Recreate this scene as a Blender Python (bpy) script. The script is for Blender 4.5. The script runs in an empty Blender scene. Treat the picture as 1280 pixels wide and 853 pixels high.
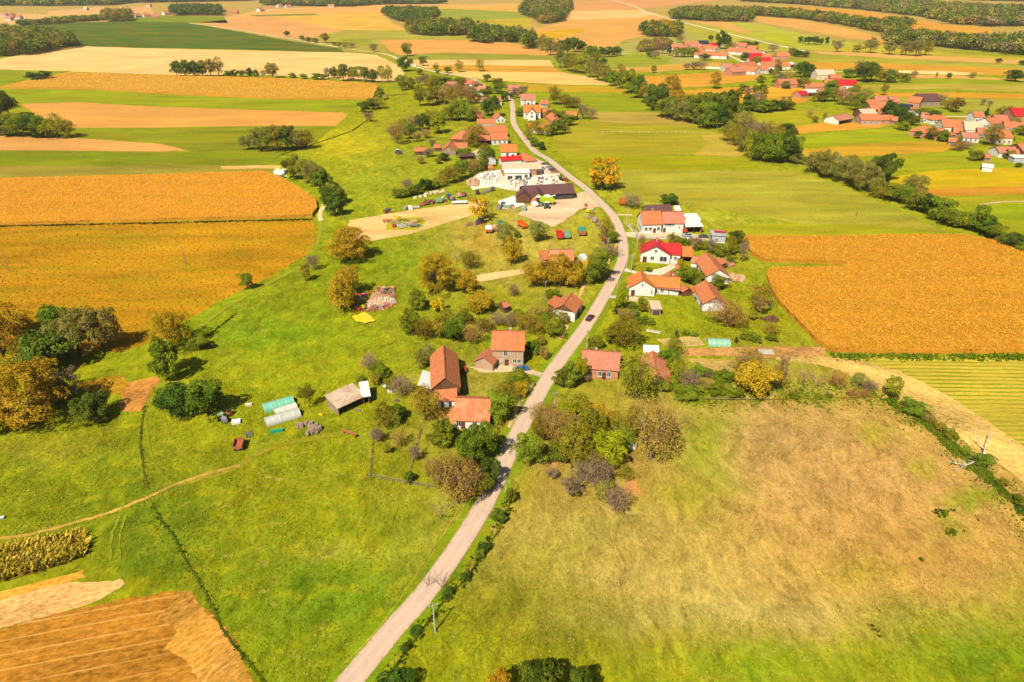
import bpy, bmesh, math, random
import numpy as np
from mathutils import Vector, geometry

# ------------------------------------------------------------------ camera, sky, sun, exposure
S = bpy.context.scene
COL = S.collection
CAM_H = 100.0; PITCH = math.radians(28.6); FOC = 853.0
cd = bpy.data.cameras.new("camera"); cam = bpy.data.objects.new("camera", cd); COL.objects.link(cam)
cam.location = (0, 0, CAM_H); cam.rotation_euler = (math.pi/2 - PITCH, 0, 0)
cd.sensor_width = 36; cd.lens = FOC/1280*36; cd.clip_start = 1; cd.clip_end = 40000
S.camera = cam
SUN_EL = math.radians(49); SUN_AZ = math.radians(28)      # the light travels towards (sin az, cos az)
w = bpy.data.worlds.new("World"); S.world = w; w.use_nodes = True
nt = w.node_tree; nt.nodes.clear()
sky = nt.nodes.new("ShaderNodeTexSky"); sky.sky_type = 'NISHITA'; sky.sun_disc = False
sky.sun_elevation = SUN_EL; sky.sun_rotation = SUN_AZ + math.pi; sky.altitude = 100; sky.air_density = 1.0; sky.dust_density = 1.5
bg = nt.nodes.new("ShaderNodeBackground"); bg.inputs[1].default_value = 0.05
ow = nt.nodes.new("ShaderNodeOutputWorld"); nt.links.new(sky.outputs[0], bg.inputs[0]); nt.links.new(bg.outputs[0], ow.inputs[0])
ld = bpy.data.lights.new("sun", 'SUN'); sun = bpy.data.objects.new("sun", ld); COL.objects.link(sun)
ld.energy = 5.0; ld.angle = math.radians(0.5); ld.color = (1.0, 0.93, 0.74)
v = Vector((math.sin(SUN_AZ)*math.cos(SUN_EL), math.cos(SUN_AZ)*math.cos(SUN_EL), -math.sin(SUN_EL)))
sun.rotation_euler = v.to_track_quat('-Z', 'Y').to_euler(); sun.location = (0, 0, 300)
S.view_settings.view_transform = 'Standard'; S.view_settings.look = 'None'
S.view_settings.exposure = 1.18; S.view_settings.gamma = 1; S.view_settings.use_curve_mapping = False
S.render.engine = 'CYCLES'
S.cycles.max_bounces = 5; S.cycles.diffuse_bounces = 2; S.cycles.transparent_max_bounces = 4
S.cycles.volume_bounces = 0; S.cycles.caustics_reflective = False; S.cycles.caustics_refractive = False
S.cycles.use_adaptive_sampling = True

rng = random.Random(7)
NR = np.random.RandomState(11)
CP, SP = math.cos(PITCH), math.sin(PITCH)

def P(px, py, z=0.0):
    """place on the plain (height z) that was read off the photograph at px, py"""
    u = (px-640)/FOC; v = (426.5-py)/FOC
    dy = CP + v*SP; dz = -SP + v*CP
    t = (z-CAM_H)/dz
    return u*t, dy*t
def mpp(py):                                   # metres per photo pixel on the ground there
    v = (426.5-py)/FOC
    return (CAM_H/(SP - v*CP))/FOC
def proj(x, y):
    d = y*CP + CAM_H*SP
    d = np.maximum(d, 1.0)
    u = x/d; v = (y*SP - CAM_H*CP)/d
    return 640 + u*FOC, 426.5 - v*FOC

K = 2.2
def lin(c):
    c = c/255.0
    return c/12.92 if c <= 0.04045 else ((c+0.055)/1.055)**2.4
def C(r, g, b, k=None):
    k = k or K
    return tuple(min(0.85, max(0.004, lin(x)/k)) for x in (r, g, b))

# ------------------------------------------------------------------ object helpers
def tag(o, label=None, cat=None, group=None, kind=None):
    if label: o["label"] = label
    if cat: o["category"] = cat
    if group: o["group"] = group
    if kind: o["kind"] = kind
    return o
def empty(name, loc, rz=0.0, scale=None):
    o = bpy.data.objects.new(name, None); COL.objects.link(o); o.location = loc; o.rotation_euler = (0, 0, rz)
    if scale: o.scale = scale
    o.empty_display_size = 0.5
    return o
def link(name, me, parent=None, loc=None):
    o = bpy.data.objects.new(name, me); COL.objects.link(o)
    if parent: o.parent = parent
    if loc: o.location = loc
    return o

class MB:
    """collects shapes, builds ONE mesh"""
    def __init__(s): s.v = []; s.f = []; s.uv = []
    def add(s, vs, fs, uvs=None):
        b = len(s.v); s.v += [tuple(q) for q in vs]
        for i, f in enumerate(fs):
            s.f.append([b+k for k in f]); s.uv.append(uvs[i] if uvs else None)
        return s
    def box(s, c, d, rz=0.0, taper=1.0):
        cx, cy, cz = c; dx, dy, dz = d[0]/2, d[1]/2, d[2]/2
        cs, sn = math.cos(rz), math.sin(rz); vs = []
        for z, t in ((-dz, 1), (dz, taper)):
            for x, y in ((-dx, -dy), (dx, -dy), (dx, dy), (-dx, dy)):
                x *= t; y *= t
                vs.append((cx+x*cs-y*sn, cy+x*sn+y*cs, cz+z))
        return s.add(vs, [(3, 2, 1, 0), (4, 5, 6, 7), (0, 1, 5, 4), (1, 2, 6, 5), (2, 3, 7, 6), (3, 0, 4, 7)])
    def tube(s, a, b, r0, r1=None, n=8, caps=True):
        r1 = r0 if r1 is None else r1
        a = Vector(a); b = Vector(b); d = (b-a)
        if d.length < 1e-6: return s
        d.normalize(); up = Vector((0, 0, 1)) if abs(d.z) < 0.9 else Vector((1, 0, 0))
        x = d.cross(up).normalized(); y = d.cross(x)
        vs = []
        for c, r in ((a, r0), (b, r1)):
            for i in range(n):
                t = 2*math.pi*i/n; vs.append(c + x*math.cos(t)*r + y*math.sin(t)*r)
        fs = [(i, (i+1) % n, n+(i+1) % n, n+i) for i in range(n)]
        if caps: fs += [tuple(range(n))[::-1], tuple(range(n, 2*n))]
        return s.add(vs, fs)
    def prism(s, prof, y0, y1, axis='y'):
        """prof: list of (a, z) outline, extruded across"""
        n = len(prof)
        if axis == 'y': vs = [(a, y0, z) for a, z in prof] + [(a, y1, z) for a, z in prof]
        else: vs = [(y0, a, z) for a, z in prof] + [(y1, a, z) for a, z in prof]
        fs = [(i, (i+1) % n, n+(i+1) % n, n+i) for i in range(n)] + [tuple(range(n))[::-1], tuple(range(n, 2*n))]
        return s.add(vs, fs)
    def xf(s, fn): s.v = [tuple(fn(Vector(q))) for q in s.v]; return s
    def mesh(s, name, m, smooth=False):
        me = bpy.data.meshes.new(name); me.from_pydata(s.v, [], s.f)
        if any(u for u in s.uv):
            l = me.uv_layers.new(name="UVMap"); k = 0
            for f, u in zip(s.f, s.uv):
                for j in range(len(f)):
                    if u: l.data[k].uv = u[j]
                    k += 1
        me.materials.append(m)
        bm = bmesh.new(); bm.from_mesh(me); bmesh.ops.recalc_face_normals(bm, faces=bm.faces); bm.to_mesh(me); bm.free()
        if smooth:
            for p in me.polygons: p.use_smooth = True
        return me
    def build(s, name, m, parent=None, loc=None, smooth=False):
        return link(name, s.mesh(name, m, smooth), parent, loc)

def quads_mesh(name, vs, mat, attr=None, cols=None, tri=False):
    """vs: (n, 4, 3) or (n, 3, 3) float array -> mesh of loose leaf faces"""
    n, k, _ = vs.shape
    me = bpy.data.meshes.new(name)
    me.vertices.add(n*k); me.loops.add(n*k); me.polygons.add(n)
    me.vertices.foreach_set("co", vs.reshape(-1).astype(np.float32))
    me.loops.foreach_set("vertex_index", np.arange(n*k, dtype=np.int32))
    me.polygons.foreach_set("loop_start", np.arange(0, n*k, k, dtype=np.int32))
    me.update(calc_edges=True)
    if attr is not None:
        a = me.attributes.new("cv", 'FLOAT', 'FACE'); a.data.foreach_set("value", attr.astype(np.float32))
    if cols is not None:
        a = me.attributes.new("col", 'FLOAT_COLOR', 'POINT')
        c4 = np.ones((n*k, 4), np.float32); c4[:, :3] = np.repeat(cols, k, axis=0); a.data.foreach_set("color", c4.reshape(-1))
    me.materials.append(mat); me.validate()
    return me

# ------------------------------------------------------------------ materials
MATS = {}
class NT:
    def __init__(s, name):
        s.m = bpy.data.materials.new(name); s.m.use_nodes = True; s.t = s.m.node_tree; s.t.nodes.clear()
        s.out = s.t.nodes.new("ShaderNodeOutputMaterial")
    def n(s, typ, **kw):
        nd = s.t.nodes.new("ShaderNode"+typ)
        for k, v in kw.items(): setattr(nd, k, v)
        return nd
    def l(s, a, b): s.t.links.new(a, b)
    def coord(s, kind="Object"):
        return s.n("TexCoord").outputs[kind]
    def noise(s, vec, scale, detail=4, rough=0.6, dist=0.0):
        nd = s.n("TexNoise"); nd.inputs["Scale"].default_value = scale; nd.inputs["Detail"].default_value = detail
        nd.inputs["Roughness"].default_value = rough; nd.inputs["Distortion"].default_value = dist
        s.l(vec, nd.inputs["Vector"]); return nd.outputs["Fac"]
    def maprange(s, v, a, b, c=0.0, d=1.0):
        nd = s.n("MapRange"); s.l(v, nd.inputs[0])
        for i, q in zip((1, 2, 3, 4), (a, b, c, d)): nd.inputs[i].default_value = q
        return nd.outputs[0]
    def math(s, op, a, b=None):
        nd = s.n("Math", operation=op)
        for i, q in enumerate((a, b)):
            if q is None: continue
            if isinstance(q, (int, float)): nd.inputs[i].default_value = q
            else: s.l(q, nd.inputs[i])
        return nd.outputs[0]
    def mix(s, f, a, b, blend='MIX'):
        nd = s.n("Mix", data_type='RGBA', blend_type=blend)
        if isinstance(f, (int, float)): nd.inputs[0].default_value = f
        else: s.l(f, nd.inputs[0])
        for i, q in ((6, a), (7, b)):
            if isinstance(q, tuple): nd.inputs[i].default_value = (*q[:3], 1)
            else: s.l(q, nd.inputs[i])
        return nd.outputs[2]
    def vscale(s, vec, sc):
        nd = s.n("VectorMath", operation='MULTIPLY'); s.l(vec, nd.inputs[0]); nd.inputs[1].default_value = sc
        return nd.outputs[0]
    def scalecol(s, col, fac):
        nd = s.n("VectorMath", operation='SCALE')
        if isinstance(col, tuple): nd.inputs[0].default_value = col[:3]
        else: s.l(col, nd.inputs[0])
        if isinstance(fac, (int, float)): nd.inputs[3].default_value = fac
        else: s.l(fac, nd.inputs[3])
        return nd.outputs[0]
    def bump(s, h, strength=0.5, dist=0.1):
        nd = s.n("Bump"); nd.inputs["Strength"].default_value = strength; nd.inputs["Distance"].default_value = dist
        s.l(h, nd.inputs["Height"]); return nd.outputs[0]
    def principled(s, col, rough=0.8, normal=None, metal=0.0, spec=0.3):
        b = s.n("BsdfPrincipled"); b.inputs["Roughness"].default_value = rough; b.inputs["Metallic"].default_value = metal
        b.inputs["Specular IOR Level"].default_value = spec
        if isinstance(col, tuple): b.inputs["Base Color"].default_value = (*col[:3], 1)
        else: s.l(col, b.inputs["Base Color"])
        if normal: s.l(normal, b.inputs["Normal"])
        s.l(b.outputs[0], s.out.inputs[0]); return b

def ground_tex(t, base, amp=0.62, straw=0.5, bump=0.9):
    """breaks a ground colour up at several real sizes: tufts, patches, dry flecks"""
    co = t.coord()
    wp = t.n("TexNoise"); wp.inputs["Scale"].default_value = 0.05; wp.inputs["Detail"].default_value = 3; t.l(co, wp.inputs["Vector"])
    sw = t.n("VectorMath", operation='MULTIPLY_ADD'); t.l(wp.outputs["Color"], sw.inputs[0]); sw.inputs[1].default_value = (9, 9, 0); t.l(co, sw.inputs[2])
    cw = sw.outputs[0]                       # swirled, so patches follow mowing and wind rather than a grid
    a = t.noise(t.vscale(cw, (1.0, 0.6, 1.0)), 1.5, 6, 0.78, 0.3)
    b = t.noise(t.vscale(cw, (1.0, 0.5, 1.0)), 0.34, 6, 0.68, 0.8)
    c = t.noise(cw, 0.06, 5, 0.62, 0.8)
    f = t.math('ADD', t.maprange(a, 0.28, 0.72, -amp*0.62, amp*0.62), t.maprange(b, 0.32, 0.68, -amp*0.55, amp*0.55))
    f = t.math('ADD', f, t.maprange(c, 0.32, 0.68, -amp*0.28, amp*0.28))
    f = t.math('MAXIMUM', t.math('ADD', f, 1.0), 0.25)
    col = t.scalecol(base, f)
    sp_ = t.n("SeparateColor"); t.l(base, sp_.inputs[0])
    gm = t.maprange(t.math('SUBTRACT', sp_.outputs[1], sp_.outputs[0]), -0.06, 0.01, 0.03, 1.0)
    lush = t.math('MULTIPLY', gm, t.maprange(t.noise(t.vscale(cw, (1, 0.7, 1.3)), 0.13, 6, 0.68, 0.8), 0.53, 0.68, 0.0, 0.62))
    col = t.mix(lush, col, t.scalecol(C(92, 124, 0), f))
    yel = t.math('MULTIPLY', t.math('MAXIMUM', gm, 0.3), t.maprange(t.noise(t.vscale(cw, (0.8, 1, 7.3)), 0.19, 6, 0.7, 0.6), 0.50, 0.66, 0.0, 0.55))
    col = t.mix(yel, col, t.scalecol(C(190, 174, 24), f))
    dry = t.maprange(t.noise(t.vscale(cw, (0.45, 1, 3.1)), 0.42, 6, 0.74, 0.4), 0.585, 0.70, 0.0, 0.75)
    dry = t.math('MULTIPLY', dry, t.math('MAXIMUM', t.maprange(gm, 0.12, 0.9, 1.0, 0.0), t.maprange(t.noise(co, 0.03, 3, 0.6), 0.40, 0.62, 0.1, 1.0)))
    col = t.mix(dry, col, C(226, 184, 98))
    return co, a, col

def m_ground():
    t = NT("meadow_ground")
    at = t.n("Attribute", attribute_name="col"); 
    co, a, col = ground_tex(t, at.outputs["Color"])
    # pale dead stalks and flower heads
    vo = t.n("TexVoronoi"); vo.inputs["Scale"].default_value = 0.8; t.l(co, vo.inputs["Vector"])
    fl = t.math('MULTIPLY', t.maprange(vo.outputs["Distance"], 0.10, 0.17, 1.0, 0.0),
                t.maprange(t.noise(co, 0.05, 3, 0.6), 0.50, 0.62, 0.0, 0.75))
    col = t.mix(fl, col, C(225, 200, 120))
    t.principled(col, 1.0, t.bump(a, 0.8, 0.35), spec=0.0); return t.m

def m_field(kind):
    """crop surfaces; base colour and row direction come from the object"""
    t = NT("field_"+kind)
    oi = t.n("ObjectInfo").outputs["Color"]
    co = t.coord()
    ra = t.n("Attribute", attribute_type='OBJECT', attribute_name="row_angle").outputs["Fac"]
    rot = t.n("VectorRotate", rotation_type='Z_AXIS'); t.l(co, rot.inputs["Vector"]); t.l(ra, rot.inputs["Angle"])
    rc = rot.outputs[0]
    p = dict(rough=(0.7, 0.42, 1.6), stubble=(0.2, 0.12, 0.9), soy=(0.5, 0.30, 1.5), crop=(0.42, 0.25, 2.2), plough=(0.65, 0.35, 1.3), grass=(0.4, 0.28, 1.4),
             striped=(0.3, 0.2, 1.2), gravel=(0.35, 0.3, 1.8), dirt=(0.4, 0.3, 1.2))[kind]
    a = t.noise(t.vscale(rc, (0.45, 1.0, 1.0)), p[2], 5, 0.72, 0.3)
    b = t.noise(t.vscale(rc, (0.22, 1.0, 1.0)), 0.09, 5, 0.62, 0.5)
    c = t.noise(co, 0.012, 4, 0.6, 0.6)
    f = t.math('ADD', t.maprange(a, 0.25, 0.75, -p[0], p[0]), t.maprange(b, 0.3, 0.7, -p[1], p[1]))
    f = t.math('ADD', f, t.maprange(c, 0.3, 0.7, -0.13, 0.13)); f = t.math('ADD', f, 1.0)
    col = t.scalecol(oi, f)
    if kind in ('stubble', 'crop', 'grass'):        # worn, damp and dry patches over tens of metres
        g = t.maprange(t.noise(t.vscale(rc, (0.25, 1, 1)), 0.035, 6, 0.7, 1.2), 0.46, 0.68, 0, 0.42); col = t.mix(g, col, C(196, 132, 62) if kind == 'stubble' else (C(178, 150, 40) if kind == 'grass' else C(186, 130, 45)))
    if kind in ("striped", "stubble", "plough", "crop"):
        wv = t.n("TexWave", bands_direction='Y'); t.l(rc, wv.inputs["Vector"])
        wv.inputs["Scale"].default_value = {"striped": 0.16, "stubble": 0.07, "plough": 0.10, "crop": 0.12}[kind]
        wv.inputs["Distortion"].default_value = 1.6 if kind != "plough" else 0.7; wv.inputs["Detail"].default_value = 3; wv.inputs["Detail Scale"].default_value = 0.8
        am = {"striped": 0.9, "stubble": 0.16, "plough": 0.4, "crop": 0.2}[kind]
        other = {"striped": C(132, 142, 20), "stubble": C(225, 165, 85), "plough": C(235, 180, 95), "crop": C(150, 130, 20)}[kind]
        m = t.math('MULTIPLY', t.maprange(wv.outputs["Fac"], 0.45 if kind != 'plough' else 0.955, 0.85 if kind != 'plough' else 1.0, 0, am if kind != 'plough' else 0.8), t.maprange(t.noise(co, 0.06, 4, 0.6), 0.35, 0.6, 0.25, 1.0))
        col = t.mix(m, col, other)
    if kind == "rough":
        g = t.maprange(t.noise(t.vscale(rc, (0.4, 1, 1)), 0.5, 6, 0.75, 0.5), 0.54, 0.68, 0, 0.8); col = t.mix(g, col, C(238, 190, 110))
        g = t.maprange(t.noise(t.vscale(rc, (0.6, 1, 4)), 0.3, 5, 0.7, 0.5), 0.56, 0.70, 0, 0.5); col = t.mix(g, col, C(140, 122, 20))
    if kind in ("soy", "grass", "crop"):
        g = t.maprange(t.noise(t.vscale(rc, (0.35, 1, 1)), 0.07, 5, 0.65, 0.8), 0.48, 0.66, 0, 0.55 if kind == "soy" else 0.28)
        col = t.mix(g, col, C(146, 140, 8))
        g = t.maprange(t.noise(t.vscale(rc, (0.3, 1, 1)), 0.15, 5, 0.65, 0.8), 0.55, 0.72, 0, 0.5 if kind == "soy" else 0.22)
        col = t.mix(g, col, C(225, 155, 40))
    t.principled(col, 1.0, t.bump(a, 0.6, 0.3), spec=0.0); return t.m

def m_leaf(name, cols, hv=0.12, trans=0.22):
    t = NT("leaf_"+name)
    at = t.n("Attribute", attribute_name="cv")
    r = t.n("ValToRGB"); cr = r.color_ramp
    while len(cr.elements) < len(cols): cr.elements.new(0.5)
    for i, c in enumerate(cols): cr.elements[i].position = i/(len(cols)-1); cr.elements[i].color = (*c, 1)
    t.l(at.outputs["Fac"], r.inputs[0])
    oi = t.n("ObjectInfo").outputs["Random"]
    h = t.n("HueSaturation"); t.l(r.outputs[0], h.inputs["Color"])
    t.l(t.maprange(oi, 0, 1, 0.5-hv*0.22, 0.5+hv*0.22), h.inputs["Hue"])
    o2 = t.math('FRACT', t.math('MULTIPLY', oi, 7.31)); t.l(t.maprange(o2, 0, 1, 1-hv*1.6, 1+hv*1.6), h.inputs["Value"])
    d = t.n("BsdfDiffuse"); tr = t.n("BsdfTranslucent"); mx = t.n("MixShader"); mx.inputs[0].default_value = trans
    t.l(h.outputs[0], d.inputs[0]); t.l(h.outputs[0], tr.inputs[0]); t.l(d.outputs[0], mx.inputs[1]); t.l(tr.outputs[0], mx.inputs[2])
    t.l(mx.outputs[0], t.out.inputs[0]); return t.m

def m_vcol(name, tr_=0.3):
    t = NT(name); at = t.n("Attribute", attribute_name="col")
    d = t.n("BsdfDiffuse"); tr = t.n("BsdfTranslucent"); mx = t.n("MixShader"); mx.inputs[0].default_value = 0.2
    t.l(at.outputs["Color"], d.inputs[0]); t.l(at.outputs["Color"], tr.inputs[0]); t.l(d.outputs[0], mx.inputs[1]); t.l(tr.outputs[0], mx.inputs[2])
    t.l(mx.outputs[0], t.out.inputs[0]); return t.m

def m_tile(name, c1, c2, dirt, amt=0.5):
    """clay roof tiles: courses in the roof's own metres, weathered patches"""
    t = NT(name); uv = t.coord("UV"); co = t.coord()
    br = t.n("TexBrick"); t.l(uv, br.inputs["Vector"]); br.inputs["Scale"].default_value = 1.0
    br.inputs["Brick Width"].default_value = 0.3; br.inputs["Row Height"].default_value = 0.33; br.inputs["Mortar Size"].default_value = 0.03
    br.inputs["Color1"].default_value = (*c1, 1); br.inputs["Color2"].default_value = (*c2, 1)
    br.inputs["Mortar"].default_value = (c1[0]*0.5, c1[1]*0.45, c1[2]*0.45, 1)
    a = t.maprange(t.noise(co, 0.55, 6, 0.7, 0.5), 0.45, 0.68, 0, amt)
    col = t.mix(a, br.outputs["Color"], dirt)
    sp = t.maprange(t.noise(uv, 2.6, 3, 0.6), 0.3, 0.7, 0.78, 1.25)
    col = t.scalecol(col, sp)
    b = t.math('MULTIPLY', br.outputs["Fac"], -1.0)
    t.principled(col, 0.85, t.bump(b, 0.5, 0.05), spec=0.15); return t.m

def m_sheet(name, c, dirt, amt=0.35, rough=0.5, ribs=0.25):
    t = NT(name); uv = t.coord("UV"); co = t.coord()
    wv = t.n("TexWave", bands_direction='X'); t.l(uv, wv.inputs["Vector"]); wv.inputs["Scale"].default_value = 1.0/ribs/6.28*3.14
    a = t.maprange(t.noise(t.vscale(co, (1, 1, 0.3)), 0.5, 5, 0.7, 0.4), 0.45, 0.72, 0, amt)
    col = t.mix(a, c, dirt)
    col = t.scalecol(col, t.maprange(wv.outputs["Fac"], 0, 1, 0.86, 1.06))
    t.principled(col, rough, t.bump(wv.outputs["Fac"], 0.4, 0.05), spec=0.35); return t.m

def m_wall(name, c, dirt, amt=0.3, brick=False, planks=False):
    t = NT(name); co = t.coord()
    a = t.maprange(t.noise(co, 0.7, 6, 0.7, 0.5), 0.45, 0.72, 0, amt)
    base = c
    nrm = None
    if brick:
        br = t.n("TexBrick"); mp = t.n("Mapping"); mp.inputs["Rotation"].default_value = (math.radians(90), 0, 0.6); t.l(co, mp.inputs[0]); t.l(mp.outputs[0], br.inputs["Vector"])
        br.inputs["Scale"].default_value = 1; br.inputs["Brick Width"].default_value = 0.26; br.inputs["Row Height"].default_value = 0.2; br.inputs["Mortar Size"].default_value = 0.015
        br.inputs["Color1"].default_value = (*c, 1); br.inputs["Color2"].default_value = (c[0]*0.7, c[1]*0.62, c[2]*0.6, 1); br.inputs["Mortar"].default_value = (0.35, 0.3, 0.24, 1)
        base = br.outputs["Color"]
    if planks:
        wv = t.n("TexNoise"); t.l(t.vscale(co, (5, 5, 0.25)), wv.inputs["Vector"]); wv.inputs["Scale"].default_value = 1.2
        base = t.scalecol(c, t.maprange(wv.outputs["Fac"], 0.3, 0.7, 0.45, 1.35))
    col = t.mix(a, base, dirt)
    col = t.scalecol(col, t.maprange(t.noise(co, 3.0, 4, 0.6), 0.3, 0.7, 0.88, 1.08))
    t.principled(col, 0.9, t.bump(t.noise(co, 6.0, 3), 0.3, 0.02), spec=0.15); return t.m

def m_paint(name, c, rough=0.35, metal=0.0, wear=0.15):
    t = NT(name); co = t.coord()
    a = t.maprange(t.noise(co, 1.6, 6, 0.7), 0.5, 0.75, 0, wear)
    col = t.mix(a, c, (0.16, 0.12, 0.08))
    t.principled(col, rough, spec=0.5, metal=metal); return t.m

M = {}
M['ground'] = m_ground()
for k in ("rough", "stubble", "soy", "crop", "plough", "grass", "striped", "gravel", "dirt"): M[k] = m_field(k)
M['tile'] = m_tile("roof_orange_tile", C(232, 140, 88), C(214, 118, 70), C(208, 148, 108), 0.6)
M['tile_new'] = m_tile("roof_bright_tile", C(246, 146, 70), C(234, 130, 60), C(222, 145, 90), 0.4)
M['tile_old'] = m_tile("roof_old_tile", C(232, 138, 98), C(208, 118, 85), C(180, 130, 100), 0.65)
M['tile_pink'] = m_tile("roof_pinkish_tile", C(224, 146, 118), C(206, 126, 102), C(204, 152, 126), 0.4)
M['tile_moss'] = m_tile("roof_mossy_tile", C(240, 145, 96), C(216, 122, 82), C(214, 160, 120), 0.9)
M['red'] = m_sheet("roof_red_sheet", C(212, 34, 34), C(205, 80, 66), 0.3, 0.4, 0.3)
M['brown'] = m_sheet("roof_brown_sheet", C(108, 68, 66), C(128, 86, 78), 0.3, 0.55, 0.3)
M['navy'] = m_sheet("roof_dark_sheet", C(38, 42, 62), C(60, 60, 72), 0.3, 0.5)
M['white'] = m_sheet("roof_white_sheet", C(250, 248, 240), C(205, 195, 175), 0.3, 0.5)
M['beige'] = m_sheet("roof_beige_sheet", C(232, 196, 165), C(210, 165, 130), 0.5, 0.8)
M['rusty'] = m_sheet("roof_rusty_sheet", C(222, 196, 168), C(176, 122, 84), 0.8, 0.75)
M['greymetal'] = m_sheet("roof_grey_sheet", C(190, 195, 200), C(165, 160, 155), 0.4, 0.5)
M['w_white'] = m_wall("plaster_white", C(250, 246, 236), C(215, 195, 165), 0.35)
M['w_cream'] = m_wall("plaster_cream", C(245, 225, 190), C(205, 170, 125), 0.4)
M['w_brick'] = m_wall("brick_orange", C(225, 130, 80), C(195, 130, 90), 0.3, brick=True)
M['w_oldbrick'] = m_wall("brick_pale", C(205, 160, 125), C(225, 200, 165), 0.6, brick=True)
M['w_wood'] = m_wall("planks_brown", C(130, 92, 62), C(85, 62, 45), 0.5, planks=True)
M['w_greywood'] = m_wall("planks_grey", C(185, 160, 135), C(120, 95, 75), 0.5, planks=True)
M['w_red'] = m_wall("plaster_red", C(205, 60, 50), C(160, 60, 45), 0.3)
M['w_grey'] = m_wall("plaster_grey", C(200, 200, 205), C(165, 160, 155), 0.3)
M['w_yellow'] = m_wall("plaster_yellow", C(250, 200, 90), C(210, 160, 80), 0.3)
M['glass'] = m_paint("window_glass", (0.02, 0.03, 0.04), 0.12, wear=0)
M['frame'] = m_paint("window_frame", C(235, 228, 215), 0.6, wear=0.1)
M['brownframe'] = m_paint("brown_frame", C(110, 62, 38), 0.6, wear=0.1)
M['doorwood'] = m_wall("door_wood", C(120, 70, 45), C(80, 50, 35), 0.3, planks=True)
M['concrete'] = m_wall("concrete", C(205, 198, 185), C(165, 150, 130), 0.4)
M['bark'] = m_wall("bark", C(120, 95, 72), C(80, 65, 50), 0.5, planks=True)
M['twig'] = m_wall("twig_bark", C(165, 135, 115), C(115, 90, 75), 0.4)
M['dead'] = m_wall("bleached_wood", C(235, 215, 190), C(180, 150, 120), 0.4)
M['dark'] = m_paint("dark_rubber", (0.02, 0.02, 0.02), 0.8)
M['steel'] = m_paint("bare_steel", (0.32, 0.32, 0.33), 0.45, 0.6)
# ------------------------------------------------------------------ ground: one sheet to the horizon, with the real ground colours
def axis(lo, hi, fine, grow, far):
    a = list(np.arange(lo, hi, fine)); st = fine
    x = a[-1]
    up = []
    while x < far: st *= grow; x += st; up.append(x)
    x = a[0]; st = fine; dn = []
    while x > -far: st *= grow; x -= st; dn.append(x)
    return np.array(dn[::-1] + a + up)
gx = axis(-190, 190, 1.3, 1.06, 9000); gy = axis(52, 420, 1.3, 1.06, 14000)
gy = gy[gy > -1500]
X, Y = np.meshgrid(gx, gy)
PXg, PYg = proj(X, Y)
PXg = np.where(Y > 20, PXg, 640); PYg = np.where(Y > 20, PYg, 1400)
colr = np.zeros(X.shape + (3,)); colr[:] = C(152, 154, 14)
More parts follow.
